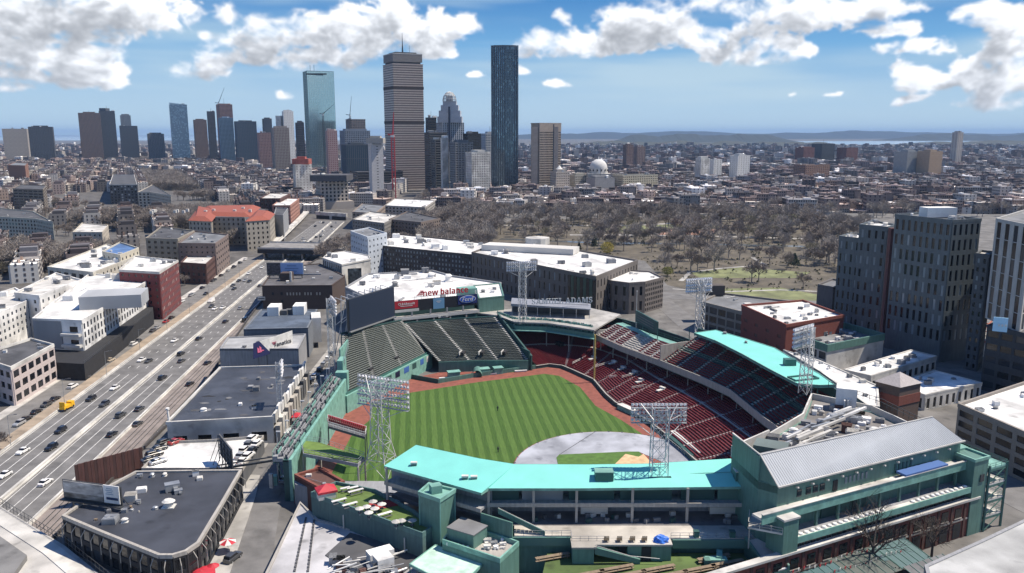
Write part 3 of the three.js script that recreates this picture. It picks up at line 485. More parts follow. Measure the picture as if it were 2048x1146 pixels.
{ // bullpens
  const t = thing('bullpen', 'low teal bullpen pair in front of the covered bleachers', 'bullpen');
  const w = [[-82.4, -96.9], [-71.4, -90.6], [-55.9, -99.5], [-34.1, -109.7]];
  part('front_wall', C.teal, t, (g) => { for (let i = 1; i + 1 < w.length; i++) g.wall(w[i], w[i + 1], 0, 1.7, .4); });
  part('side_wall', C.tealDark, t, (g) => g.wall(w[0], w[1], 0, 1.7, .4));
  part('pen_floor', C.clay, t, (g) => g.prism([w[1], w[2], w[3], [-38, -107], [-72, -104.8], w[0]], -.2, .12));
  part('pen_grass', C.turf, t, (g) => g.path([[-70, -97], [-42, -107]], 3, .16));
  part('back_wall', C.teal, t, (g) => { g.wall([-72.4, -104.6], [-56, -106.9], 0, 4.4, .35); g.wall([-56, -106.9], [-37, -106.9], 0, 4.4, .35); });
  for (const [x, z, l] of [[-66, -98, 4.5], [-55, -102, 5], [-49, -103.5, 3.4]]) part('shelter', C.tealLight, t, (g) => { g.box(x, .1, z, l, 2.3, 2.6, .3); g.box(x, 2.4, z, l + .5, .25, 3.2, .3); });
  part('arch_roof', C.teal, t, (g) => { for (let i = 0; i < 8; i++) { const a = i / 8 * Math.PI, b = (i + 1) / 8 * Math.PI; g.quad([-57 + Math.cos(a) * 2, .5 + Math.sin(a) * 2.4, -98], [-57 + Math.cos(a) * 2, .5 + Math.sin(a) * 2.4, -104], [-57 + Math.cos(b) * 2, .5 + Math.sin(b) * 2.4, -104], [-57 + Math.cos(b) * 2, .5 + Math.sin(b) * 2.4, -98]); } });
  for (const [x, z] of [[-69, -96], [-52, -101.5], [-40, -105.5]]) unit('bench', C.white, t, x, .5, z, 5, .5, .7, .2);
}
// ------------------------------------------------------------------ video board, sign boards and the rooms behind centre field
{
  const t = thing('video_board', 'huge blank navy video board behind the left bleachers', 'video board');
  const a = [-105.9, -98], b = [-92.6, -124.5], ry = -Math.atan2(b[1] - a[1], b[0] - a[0]), x = (a[0] + b[0]) / 2, z = (a[1] + b[1]) / 2, l = Math.hypot(b[0] - a[0], b[1] - a[1]);
  unit('screen', M([.02, .03, .055], { tex: null, roughness: .3 }), t, x + Math.sin(ry) * .5, 24.6, z + Math.cos(ry) * .5, l, 12.2, .3, ry);
  unit('casing', C.dkSteel, t, x, 24.4, z, l + .6, 13, .8, ry);
  unit('ledge', C.galv, t, x + Math.sin(ry) * .8, 18.2, z + Math.cos(ry) * .8, l + .4, .4, 1, ry);
  unit('lower_panel', C.tealDark, t, x - Math.sin(ry) * .2, 14.5, z - Math.cos(ry) * .2, l, 7, .5, ry);
  part('truss', C.steel, t, (g) => { for (let i = 0; i <= 8; i++) { const u = i / 8, px = lerp(a[0], b[0], u), pz = lerp(a[1], b[1], u), n = [-Math.sin(ry), -Math.cos(ry)]; g.bar([px + n[0] * 7, 8, pz + n[1] * 7], [px + n[0], 30, pz + n[1]], .2); g.bar([px + n[0] * 7, 8, pz + n[1] * 7], [px + n[0] * 6, 31, pz + n[1] * 6], .2); g.bar([px + n[0] * 6, 31, pz + n[1] * 6], [px + n[0], 30, pz + n[1]], .15); g.bar([px + n[0] * 6.5, 20, pz + n[1] * 6.5], [px + n[0], 24, pz + n[1]], .15); } });
}
{
  const t = thing('sign_wall', 'row of dark sign boards with a red sign and a blue oval over the bleachers', 'sign wall');
  const a = [-92.4, -127], b = [-58.7, -143.4], ry = -Math.atan2(b[1] - a[1], b[0] - a[0]), L = Math.hypot(b[0] - a[0], b[1] - a[1]), n = [Math.sin(ry), Math.cos(ry)];
  const S = (u, off) => [lerp(a[0], b[0], u) + n[0] * off, lerp(a[1], b[1], u) + n[1] * off];
  const U = (name, mat, u, y, off, w, h, d) => { const p = S(u, off); return unit(name, mat, t, p[0], y, p[1], w, h, d, ry); };
  U('backing_board', M([.02, .02, .028], { tex: null, roughness: .4 }), .5, 21.6, 0, L, 4.8, .4);
  U('red_sign', flat([.42, .02, .035]), .135, 22.3, .3, L * .27, 3.2, .2);
  { const p = S(.135, .42); lettering('CLEAResult', .98, .06, C.paint, t, p[0], 22.7, p[1], ry); const q = S(.135, .42); unit('underline', C.paint, t, q[0], 21.7, q[1], 5.4, .22, .06, ry); }
  U('pale_strip', C.offwhite, .14, 19.7, .3, L * .28, 1.1, .3);
  U('blue_sign', flat([.12, .26, .42]), .52, 21.5, .3, L * .135, 4.5, .2); { const p = S(.52, .42); for (let i = 0; i < 2; i++) unit('sign_bar', C.paint, t, p[0], 22.5 - i * .5, p[1], 2.2 - i, .2, .06, ry); }
  U('oval_sign_board', flat([.008, .02, .12]), .875, 22.1, .3, L * .24, 3.9, .2);
  { const p = S(.875, .42); const oval = (name, r, h, mat, off) => { const s = new THREE.Shape(); s.absellipse(0, 0, r, h, 0, Math.PI * 2); const m = new THREE.Mesh(new THREE.ExtrudeGeometry(s, { depth: .06, bevelEnabled: false, curveSegments: 24 }), mat); m.name = name; m.position.set(p[0] + n[0] * off, 22.2, p[1] + n[1] * off); m.rotation.y = ry; t.add(m); }; oval('oval_rim', 3.8, 1.6, C.paint, 0); oval('oval', 3.55, 1.38, flat([.02, .08, .42]), .07); lettering('Ford', 1.6, .06, C.paint, t, p[0] + n[0] * .18, 22.25, p[1] + n[1] * .18, ry, 'lettering', fontSerif, .3); }
  for (const u of [.2, .42, .62, .82]) U('sign_post', C.greyWall, u, 17.6, .1, .6, 3.6, .6);
  U('balcony_floor', C.concrete, .5, 16.6, -1.2, L + 1, .5, 4.2);
  U('balcony_front', C.offwhite, .5, 16.5, 1.2, L + 1, 1.3, .3);
  U('balcony_rear', C.tealDark, .5, 17.8, -3, L, 5, .4);
  for (const u of [.05, .25, .45, .65, .85]) U('column', C.stone, u, 15.2, .9, .7, 2.6, .7);
  U('gap_wall', C.tealSteel, .5, 14.5, -.4, L, 3.6, .4);
  U('name_plate', C.offwhite, .56, 15.9, 1.5, 4.6, 1, .15); { const p = S(.56, 1.6); lettering('AURA', .62, .05, C.black, t, p[0], 15.9, p[1], ry); }
  const nb = thing('roof_lettering', 'big red letters and emblem standing above the dark sign boards', 'sign');
  const sRed = flat([.45, .015, .03]); const p = S(.62, -.8);
  lettering('new balance', 2.5, .3, sRed, nb, p[0], 26.3, p[1], ry);
  { const q = S(.32, -.8); for (let i = 0; i < 5; i++) unit('emblem_bar', sRed, nb, q[0] + Math.cos(ry) * (i * .25 - .6), 25.6 + i * .42, q[1] - Math.sin(ry) * (i * .25 - .6), 2.6 - i * .3, .28, .3, ry); }
  part('letter_rail', C.galv, nb, (g) => { const u = S(.24, -.8), v = S(.88, -.8); g.bar([u[0], 24.9, u[1]], [v[0], 24.9, v[1]], .12); for (let i = 0; i <= 8; i++) g.bar([lerp(u[0], v[0], i / 8), 23.5, lerp(u[1], v[1], i / 8)], [lerp(u[0], v[0], i / 8), 25.4, lerp(u[1], v[1], i / 8)], .08); });
  const bs = thing('round_sign', 'small round blue sign beside the oval sign board', 'sign'); const q = S(.985, .2);
  { const s = new THREE.Shape(); s.absarc(0, 0, 1.9, 0, 7); const m = new THREE.Mesh(new THREE.ExtrudeGeometry(s, { depth: .2, bevelEnabled: false }), flat([.06, .16, .5])); m.name = 'disc'; m.position.set(q[0], 25, q[1]); m.rotation.y = ry; bs.add(m); lettering('U', 1.7, .1, C.paint, bs, q[0] + n[0] * .3, 25, q[1] + n[1] * .3, ry); unit('post', C.galv, bs, q[0], 22, q[1], .3, 3, .3); }
}
building({ name: 'concourse_building', label: 'flat white roofed building behind the sign boards with many roof units', poly: [[-125.9, -189.8], [-121.7, -228.9], [-87.6, -240.3], [-75.2, -222.7], [-48.8, -202.1], [-58.6, -170.9]].concat([[-62, -152], [-94, -137]]), top: 17.5, wall: C.greyWall, roof: C.white, units: 16, unitSize: 3.2 });
building({ name: 'teal_block', label: 'plain teal box building right of the sign boards', poly: [[-58.2, -146], [-47, -152], [-49, -184], [-62, -178]], top: 21, wall: C.teal, roof: C.white, par: .5, units: 3 });
unit('penthouse', C.tealLight, scene.children.at(-1), -64, 21.5, -158, 8, 5, 6, .4);
// ------------------------------------------------------------------ right field: lower seats, roof deck, upper deck, teal roof
{
  const front = [[-34.1, -109.7], [-28.6, -112.5], [-23.6, -110.4], [-19.7, -104.2], [-12.8, -91.8], [-10.1, -74.1], [-7.8, -64.9], [-3.5, -56.7], [1, -45.4], [5.3, -30.3], [8.3, -15.9]].concat([[10.5, -8], [12.5, 4]]);
  const back = [[-52, -146], [-37, -149], [-20, -150], [2, -146], [17, -126], [26, -108], [30, -96], [35, -80], [40, -62], [45, -42], [49, -22], [48, -2], [38, 18]];
  const w = thing('field_wall', 'low dark padded wall round right field and first base', 'wall');
  part('padding', C.tealDark, w, (g) => { for (let i = 0; i + 1 < front.length; i++) g.wall(front[i], front[i + 1], 0, 1.3, .35); });
  part('cap', C.stone, w, (g) => { for (let i = 0; i + 1 < front.length; i++) g.wall([front[i][0] + .2, front[i][1]], [front[i + 1][0] + .2, front[i + 1][1]], 1.3, 1.45, .5); });
  const t = thing('lower_grandstand', 'curving bank of dark red seats along right field', 'grandstand');
  const at = bowl(t, { front: front.map(([x, z]) => [x + .7, z - .3]), back, y0: 1.4, y1: 9.4, rows: 38, seat: C.seatRed, tread: M([.15, .05, .055], { tex: 'stain' }), aisles: [.1, .2, .29, .38, .46, .54, .62, .7, .78, .86, .94], pitch: .58, aisleMat: M([.3, .24, .24], { tex: 'grain' }), aw: .9 });
  part('rear_wall', C.tealDark, t, (g) => { for (let i = 0; i + 1 < back.length; i++) g.wall(back[i], back[i + 1], 0, 13, .5); });
  part('cross_aisle', C.stone, t, (g) => { for (let i = 0; i < 40; i++) { const a = at(i / 40, .46), b = at((i + 1) / 40, .46); g.wall(a, b, 5, 5.35, 1.3); } });
  part('gap_rail', C.offwhite, t, (g) => { for (const [u, s0, s1] of [[.13, .02, .3], [.22, .1, .42], [.31, .12, .2], [.36, .2, .42], [.44, .18, .32]]) { const a = at(u, s0), b = at(u + .012, s1); g.rail([a, b], lerp(1.4, 9.4, (s0 + s1) / 2), 1, .09); } });
  for (const [u, s] of [[.17, .25], [.24, .3], [.3, .3], [.36, .34], [.42, .3], [.5, .34]]) { const a = at(u, s); part('pale_landing', C.offwhite, t, (g) => { g.box(a[0], lerp(1.4, 9.4, s) + .2, a[1], 3.2, .35, 1.2, .6); g.box(a[0] + 1, lerp(1.4, 9.4, s) + .2, a[1] - 1.4, 1, .9, 2.4, .6); }); }
  for (const [u, s] of [[.08, .4], [.19, .55]]) { const a = at(u, s); unit('stair_shade_block', C.black, t, a[0], 6, a[1], 1.8, 1.5, 3.6, .5); }  // stair openings are solid boxes, their inner shade given by black colour
  const cam_ = thing('camera_box', 'pale green low box on the wall by first base', 'box'); { const p = [-4.4, -58.9]; part('body', C.tealLight, cam_, (g) => g.box(p[0], 0, p[1], 2.2, 1.6, 8, .55)); part('lid', C.offwhite, cam_, (g) => g.box(p[0], 1.6, p[1], 2.4, .2, 8.4, .55)); part('gap', C.tealDark, cam_, (g) => g.box(p[0] - 1, .8, p[1] - .5, .4, .6, 7, .55)); }
  const dug = thing('dugout', 'dark sunken dugout with a pale slab roof on the first base side', 'dugout');
  { const a = [6.9, -36.2], b = [11.5, -18.5]; const ry = -Math.atan2(b[1] - a[1], b[0] - a[0]); part('slab_roof', C.offwhite, dug, (g) => g.wall(a, b, 1.7, 2, 2.6)); part('opening_shade_block', C.tealDark, dug, (g) => g.wall([a[0] - 2.1, a[1] + .9], [b[0] - 2.1, b[1] + .9], .1, 1.5, 2.2)); part('bench', C.wood, dug, (g) => g.wall([a[0] - 1, a[1] + .4], [b[0] - 1, b[1] + .4], .1, .6, .6)); part('front_rail', C.offwhite, dug, (g) => g.rail([[a[0] - 3.4, a[1] + 1.4], [b[0] - 3.4, b[1] + 1.4]], 0, 1.1, .07)); }  // dugout opening is a solid block, its shade painted in dark teal
  // columns under the upper deck
  const U = [[-9.4, -120], [-1.5, -101.8], [10.2, -80.9], [20.7, -60.2], [26.5, -46.2], [29.5, -20.8]].concat([[31, -12]]);
  const nrm = (pl, d) => pl.map((p, i) => { const a = pl[Math.max(0, i - 1)], b = pl[Math.min(pl.length - 1, i + 1)], l = Math.hypot(b[0] - a[0], b[1] - a[1]); return [p[0] - (b[1] - a[1]) / l * -d, p[1] + (b[0] - a[0]) / l * -d]; });
  const cols = thing('deck_columns', 'row of slim steel columns carrying the right field upper deck', 'columns');
  for (let i = 0; i + 1 < U.length; i++) for (const u of [.1, .6]) { const p = [lerp(U[i][0], U[i + 1][0], u) + 1.5, lerp(U[i][1], U[i + 1][1], u) - .6]; part('column', C.stone, cols, (g) => g.bar([p[0], 2.5, p[1]], [p[0], 10.6, p[1]], .2, 6)); }
  const B1 = nrm(U.slice(0, 3), 9.5), A1 = U.slice(0, 3);
  const d1 = thing('roof_box_deck', 'roofless upper deck of red seats in groups above the right field pole', 'upper deck');
  bowl(d1, { front: A1, back: B1, y0: 11.2, y1: 15.4, rows: 9, seat: C.seatRed, tread: C.stone, aisles: [.02, .16, .3, .44, .58, .72, .86, .98], pitch: .8, aisleMat: C.offwhite, skip: (t) => t > .44 && t < .66 });
  part('fascia', C.stone, d1, (g) => { for (let i = 0; i + 1 < A1.length; i++) g.wall(A1[i], A1[i + 1], 9.6, 11.9, .3); });
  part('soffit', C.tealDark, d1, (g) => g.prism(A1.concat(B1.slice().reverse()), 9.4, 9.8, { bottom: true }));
  part('rear_walkway', C.tealLight, d1, (g) => { for (let i = 0; i + 1 < B1.length; i++) g.wall([B1[i][0] + 1.6, B1[i][1] - .6], [B1[i + 1][0] + 1.6, B1[i + 1][1] - .6], 15, 15.5, 3.4); });
  part('rear_rail', C.tealSteel, d1, (g) => g.rail(B1.map(([x, z]) => [x + 3.2, z - 1]), 15.5, 1.8, .05));
  part('end_wall', C.stone, d1, (g) => { g.wall(A1[0], B1[0], 9.6, 13.4, .4); g.wall(A1[2], B1[2], 9.6, 13.6, .4); });
  const sb = thing('scoreboard_panel', 'dark scoreboard panel on posts behind the roofless deck', 'scoreboard'); { const a = [7, -118.9], b = [12.1, -97.8]; part('panel', C.tealDark, sb, (g) => g.wall(a, b, 17.4, 22.2, .6)); part('text_row', C.midGrey, sb, (g) => { for (let k = 0; k < 3; k++) g.wall([lerp(a[0], b[0], .1) - .35, lerp(a[1], b[1], .1) + .12], [lerp(a[0], b[0], .85) - .35, lerp(a[1], b[1], .85) + .12], 18.5 + k, 18.8 + k, .1); }); for (let k = 0; k < 4; k++) part('post', C.tealSteel, sb, (g) => g.bar([lerp(a[0], b[0], k / 3), 14.5, lerp(a[1], b[1], k / 3)], [lerp(a[0], b[0], k / 3), 18, lerp(a[1], b[1], k / 3)], .18)); }
  const A2 = U.slice(2), B2 = nrm(A2, 17);
  const d2 = thing('covered_upper_deck', 'steep upper deck of red seats shaded by the teal roof', 'upper deck');
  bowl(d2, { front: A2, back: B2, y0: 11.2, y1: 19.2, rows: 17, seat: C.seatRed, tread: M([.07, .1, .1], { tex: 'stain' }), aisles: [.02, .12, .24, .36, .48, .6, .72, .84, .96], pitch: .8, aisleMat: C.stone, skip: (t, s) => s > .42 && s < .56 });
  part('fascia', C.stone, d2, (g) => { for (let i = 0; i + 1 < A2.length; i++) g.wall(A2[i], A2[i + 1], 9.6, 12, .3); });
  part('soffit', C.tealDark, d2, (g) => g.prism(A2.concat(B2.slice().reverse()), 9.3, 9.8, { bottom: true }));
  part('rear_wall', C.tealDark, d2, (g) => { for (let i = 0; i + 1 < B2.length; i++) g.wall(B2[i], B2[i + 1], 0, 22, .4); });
  part('mid_rail', C.tealSteel, d2, (g) => g.rail(nrm(A2, 8), 15.4, 1, .06));
  part('end_wall', C.stone, d2, (g) => { g.wall(A2[0], B2[0], 9.6, 17.5, .4); });
  for (let i = 0; i < 10; i++) { const q = nrm(A2, 13), k = Math.min(q.length - 2, Math.floor(i / 10 * (q.length - 1))), u = i / 10 * (q.length - 1) - k; part('roof_post', C.tealSteel, d2, (g) => g.bar([lerp(q[k][0], q[k + 1][0], u), 16, lerp(q[k][1], q[k + 1][1], u)], [lerp(q[k][0], q[k + 1][0], u), 22.6, lerp(q[k][1], q[k + 1][1], u)], .18)); }
  const rf = thing('stand_roof', 'bright turquoise roof over the right side upper deck', 'roof');
  const RP = [[21.2, -76.9], [26.2, -65.6], [30.5, -48.4], [33.8, -32.1], [37.3, -17.3], [43.2, -15.9], [47.7, -16.3], [47.3, -27], [45.5, -38.6], [43.5, -56.4], [37.1, -69.1], [30.1, -81.4]];
  part('roof_sheet', C.roofTeal, rf, (g) => g.prism(RP, 22.5, 23, { bottom: true }));
  part('roof_edge', C.tealLight, rf, (g) => g.ring(RP, .25, 22.3, 23.15));
  for (const [px, py] of [[1449, 668], [1492, 686]]) roofUnit(rf, ...(([x, z]) => [x, 23, z])([[31.7, -75.5], [35.7, -62.9]][px === 1449 ? 0 : 1]), 1.1, 2, C.midGrey);
  { const p = [41.5, -36.4]; unit('roof_box', C.tealSteel, rf, p[0], 24, p[1], 3.4, 2, 2.2); }
  { const p = [40.8, -22.5]; part('roof_hatch', C.tealSteel, rf, (g) => g.ring(rect(p[0], p[1], 8, 4, .3), .3, 23, 23.5)); }
  // roof deck with letters behind right field
  const rd = thing('roof_deck', 'long teal fronted roof deck with tables above right field', 'roof deck');
  const F = [[-59.5, -146.5], [-50, -141], [-42.5, -128.5], [-29, -126.5], [-20, -121], [-10.4, -114]], K = [[-56, -152], [-46, -153], [-38, -158], [-24, -158], [-8, -156], [4, -143]];
  part('deck_floor', C.concrete, rd, (g) => g.prism(F.concat(K.slice().reverse()), 14.4, 15, { bottom: true }));
  part('front_counter', C.teal, rd, (g) => { for (let i = 0; i + 1 < F.length; i++) g.wall(F[i], F[i + 1], 11.6, 13.4, .35); });
  part('front_ledge', C.tealLight, rd, (g) => { for (let i = 0; i + 1 < F.length; i++) g.wall([F[i][0], F[i][1] + .7], [F[i + 1][0], F[i + 1][1] + .7], 11.3, 11.7, 1.4); });
  for (let r = 0; r < 4; r++) { part('tier', C.tealSteel, rd, (g) => { for (let i = 1; i + 1 < F.length; i++) g.wall([F[i][0], F[i][1] - .8 - r * 1.5], [F[i + 1][0], F[i + 1][1] - .8 - r * 1.5], 11.6, 12.2 + r * .95, 1.5); }); for (const [mm, off] of [[C.tealLight, 0], [C.greyWall, .5], [C.teal, .25]]) { const q = part('stool_rows', mm, rd, (g) => { for (let i = 1; i + 1 < F.length; i++) for (let k = 0; k < 16; k++) { if (rnd() < .3) continue; const u = (k + rr(.2, .8)) / 16; g.box(lerp(F[i][0], F[i + 1][0], u), 12.2 + r * .95, lerp(F[i][1], F[i + 1][1], u) - .5 - r * 1.5 - off, rr(.3, .8), rr(.5, 1), rr(.2, .4), .2); } }); q.userData.kind = 'stuff'; } }
  for (let i = 0; i + 1 < F.length; i++) part('deck_column', C.stone, rd, (g) => g.bar([F[i + 1][0], 3, F[i + 1][1] - 1], [F[i + 1][0], 14, F[i + 1][1] - 1], .22, 6));
  part('bar_roof', M([.25, .27, .32], { tex: 'seam' }), rd, (g) => { const a = [-44, -141], b = [-10, -133.5]; g.prism([a, b, [-9.4, -141], [-43.6, -149]], 19, (x, z) => 19.2 + (-133 - z) * .12, { bottom: true }); });
  part('bar_rear', C.dkGrey, rd, (g) => g.wall([-43.6, -148.5], [-9.6, -141], 15, 19.4, .4));
  for (let k = 0; k < 7; k++) part('bar_post', C.steel, rd, (g) => g.bar([lerp(-43.5, -10.5, k / 6), 15, lerp(-141.6, -134.4, k / 6)], [lerp(-43.5, -10.5, k / 6), 19.2, lerp(-141.6, -134.4, k / 6)], .14));
  const sg = thing('roof_lettering', 'pale block letters standing on the roof deck bar', 'sign'); lettering('SAMUEL ADAMS', 2.3, .3, C.paint, sg, -22, 22.4, -136.4, .17, 'lettering', fontSerif);
  part('letter_rail', C.dkSteel, sg, (g) => { g.bar([-33, 21, -138.4], [-11, 21, -134.6], .1); g.bar([-33, 23, -138.7], [-11, 23, -134.9], .06); });
  const fp = thing('foul_pole', 'yellow foul pole standing at the right field corner', 'pole'); part('pole', M([.5, .38, .12], { tex: null }), fp, (g) => g.bar([-12.4, 0, -91.8], [-12.4, 18.6, -91.8], .3, 8)); part('screen', M([.45, .36, .14], { tex: null }), fp, (g) => { for (let k = 0; k < 9; k++) g.bar([-12.4, 3 + k * 1.7, -91.8], [-11.9, 3 + k * 1.7, -91.4], .05); g.bar([-11.9, 3, -91.4], [-11.9, 17, -91.4], .05); });
  const fl = thing('flag_pole', 'slim white flag pole behind the roofless deck', 'pole'); part('pole', C.paint, fl, (g) => g.bar([7, 14, -118], [7, 30, -118], .1, 6)); part('finial', C.paint, fl, (g) => g.bar([7, 30, -118], [7, 30.4, -118], .22, 6));
}
// ------------------------------------------------------------------ third base stand under the long turquoise roof
rnd = mulberry(21);
{
  const t = thing('covered_grandstand', 'open backed stand under the long turquoise roof at the front of the ballpark', 'grandstand');
  const bk = [[-73.2, 26.3, 17], [-50.1, 40.7, 17], [-48.6, 38.4, 17], [-28.7, 38.4, 17], [-8, 37.9, 17], [13.4, 37.4, 17]];
  const fr = [[-66.6, 18.4, 19], [-50.9, 26.7, 19], [-42.8, 29.9, 19], [-25.8, 30.1, 19], [-12.1, 29.6, 19], [7, 26.7, 19]];
  const v = (p, d = 0) => [p[0], p[2] + d, p[1]];
  const rf = thing('stand_roof', 'long bright turquoise roof with a bend in front of the infield', 'roof');
  part('roof_sheet', C.roofTeal, rf, (g) => { for (let i = 0; i < 5; i++) { g.quad(v(bk[i]), v(bk[i + 1]), v(fr[i + 1]), v(fr[i])); g.quad(v(fr[i], -.5), v(fr[i + 1], -.5), v(bk[i + 1], -.5), v(bk[i], -.5)); } });
  part('roof_edge', C.tealLight, rf, (g) => { for (let i = 0; i < 5; i++) { g.quad(v(bk[i], -.55), v(bk[i + 1], -.55), v(bk[i + 1], .04), v(bk[i], .04)); g.quad(v(fr[i + 1], -.55), v(fr[i], -.55), v(fr[i], .04), v(fr[i + 1], .04)); } g.quad(v(fr[0], -.55), v(bk[0], -.55), v(bk[0], .04), v(fr[0], .04)); g.quad(v(bk[5], -.55), v(fr[5], -.55), v(fr[5], .04), v(bk[5], .04)); });
  { const p = [-23.2, 34.9]; unit('roof_box', C.tealSteel, rf, p[0], 18.6, p[1], 4, 1.9, 2.4); unit('box_lid', C.tealLight, rf, p[0], 19.62, p[1], 4.1, .14, 2.5); }
  { const p = [7.5, 35.2]; unit('roof_box', C.tealSteel, rf, p[0], 18.5, p[1] - .6, 3.6, 2, 2.4); unit('box_lid', C.offwhite, rf, p[0], 19.6, p[1] - .6, 3.7, .14, 2.5); }
  for (const [x, z] of [[-66.1, 27.1], [-53.9, 34.6], [-51.9, 34.8]]) { unit('roof_vent', C.offwhite, rf, x, 18.1, z, 1.5, .5, .9); unit('vent_shade_base', C.tealSteel, rf, x, 17.7, z + .1, 1.3, .5, .8); }  // dark lower piece paints the shade on each vent near face
  part('tower_well', C.tealDark, rf, (g) => { g.box(-10.7, 17.4, 32.8, 5, .5, 3.6); });
  part('edge_wire', C.tealSteel, rf, (g) => g.bar([-8, 17.9, 33], [11, 18.2, 32], .05));
  for (const [px, py] of [[0, 0], [1, 0]]) unit('hatch_frame', C.tealSteel, rf, -33.5 + px * 4.5, 17.85, 32.2 + px * 1.6, 1.3, .1, .9);
  // levels behind the roof edge
  const Z = 38, x0 = -49, x1 = 13;
  part('upper_floor', C.greyWall, t, (g) => { g.box((x0 + x1) / 2, 12.7, 33.2, x1 - x0, .6, 9.6); g.prism([[-73, 25.8], [-50.2, 40], [-48, 36], [-70, 21]], 12.4, 13, { bottom: true }); });
  part('upper_floor_edge', C.stone, t, (g) => { g.box((x0 + x1) / 2, 12.6, 38.15, x1 - x0, .9, .3); g.wall([-73.2, 26], [-50.2, 40.3], 12.3, 13.2, .3); });
  const lit = [[-36.8, 9, C.greyWall], [-26, 10, C.tealDark], [-14, 11.4, C.tealDark], [-2.6, 7.4, C.tealDark], [6, 8.4, C.teal], [-45.5, 7, C.tealDark]];
  for (const [x, w, m] of lit) unit('suite_panel', m, t, x, 15, 36, w, 3.9, .4);
  part('suite_rear', C.greyWall, t, (g) => { g.box((x0 + x1) / 2, 9.2, 33, x1 - x0, 8, .5); g.wall([-72, 22], [-48, 36.6], 9.2, 16.8, .5); });
  part('concourse_floor', M([.16, .16, .17], { tex: 'stain' }), t, (g) => g.prism([[-72, 24], [-49.5, 39.5], [12.6, 39.4], [13.2, 30], [-46, 30], [-68, 19]], 8, 8.9));
  for (const x of [-48.6, -29.4, -17.2, -5.2, -38.8, 12]) part('column', C.stone, t, (g) => g.box(x, 8.9, 37.9, .55, 8, .55));
  for (const u of [.02, .5]) part('column', C.stone, t, (g) => g.box(lerp(-73, -50.4, u), 8.9, lerp(26.4, 40, u), .5, 8, .5));
  for (const x of [-25.2, 3.5]) { unit('counter', C.offwhite, t, x, 10.3, 34.6, 6, 1.6, 1.4); unit('counter_top', C.stone, t, x, 11.2, 34.6, 6.2, .18, 1.6); }
  for (let i = 0; i < 22; i++) { const x = rr(-43, 9), z = rr(34.5, 38.6); unit('concourse_table', pick([C.dkGrey, C.midGrey, C.offwhite, C.tealDark]), t, x, 9.35, z, rr(.6, 1.6), .9, .7, rr(0, 1)); }
  part('deck', M([.55, .52, .47], { tex: 'stain' }), t, (g) => g.prism([[-43, 39.6], [7.4, 39.6], [9.4, 45.2], [-24, 45.2], [-24, 46.6], [-31, 46.6], [-31, 44.2], [-43, 44.2]], 7.6, 8.95));
  part('deck_rail', C.greyWall, t, (g) => { g.rail([[-43, 44], [-31, 44], [-31, 46.4], [-24, 46.4]], 8.95, 1.1, .05); g.rail([[-10, 45], [9.2, 45]], 8.95, 1.1, .05); });
  part('lower_wall', C.teal, t, (g) => { g.prism([[-50, 30], [13, 30], [13.6, 43.4], [-46, 43.4]], 0, 7.6); });
  unit('lower_beam', C.teal, t, -37, 7.8, 44.4, 13, 1.9, .4); unit('lower_beam', C.teal, t, -.2, 7.8, 45.5, 19, 1.9, .4);
  part('front_wall', C.teal, t, (g) => { g.wall([-50.2, 40.2], [-43.4, 44.6], 4, 12.2, .35); g.box(11.2, 4, 43.6, 5.6, 8.4, .4); });
  // stairs beside the roof bend, and the stair booth below
  const st = thing('stair_flight', 'teal stair descending behind the bend of the long roof', 'stair');
  part('stringer', C.teal, st, (g) => g.prism([[-46.5, 41], [-36.5, 43.6], [-36.5, 44], [-46.5, 41.4]], (x) => lerp(12.6, 8.6, (x + 46.5) / 10), (x) => lerp(13.8, 9.8, (x + 46.5) / 10), { bottom: true }));
  for (let i = 0; i < 14; i++) unit('step', C.greyWall, st, -46 + i * .7, 12.6 - i * .28, 40.6 + i * .19, .7, .18, 1.6);
  part('hand_rail', C.offwhite, st, (g) => { g.bar([-46.5, 14, 41.5], [-36.5, 10, 44], .07); g.bar([-36.5, 10, 44], [-33.5, 10, 44.4], .07); });
  const bo = thing('stair_booth', 'flat teal booth with chairs and a blue tarpaulin on its roof', 'booth');
  part('booth_wall', C.teal, bo, (g) => g.prism([[-31, 45.7], [-26.6, 45.7], [-26.6, 49], [-31, 49]], 3.6, 8.6)); part('booth_wall', C.teal, bo, (g) => g.prism([[-19.5, 45.4], [-10.4, 45.4], [-10.4, 47.8], [-19.5, 47.8]], 3.6, 8.6));
  part('booth_deck', M([.55, .52, .47], { tex: 'stain' }), bo, (g) => g.prism([[-31.2, 45.3], [-10.2, 45.3], [-10.2, 48], [-26, 48], [-26, 49.2], [-31.2, 49.2]], 8.6, 8.98, { bottom: true }));
  unit('doorway_shade_panel', C.black, bo, -15.6, 6.8, 47.85, 2, 3.2, .2); unit('doorway_shade_panel', C.black, bo, -20.5, 6.6, 46.8, 1.6, 2.8, .2);  // doors are flat black boxes, the darkness inside painted on
  part('stair_run', C.teal, bo, (g) => { g.prism([[-26.4, 48.5], [-17, 48.5], [-17, 49.1], [-26.4, 49.1]], (x) => lerp(7.4, 5, (x + 26.4) / 9.4), (x) => lerp(8.9, 6.2, (x + 26.4) / 9.4), { bottom: true }); });
  part('stair_rail', C.offwhite, bo, (g) => { g.bar([-26.4, 9.4, 49.1], [-19, 7, 49.1], .09); g.bar([-19, 7, 49.1], [-13, 6.4, 49.1], .09); });
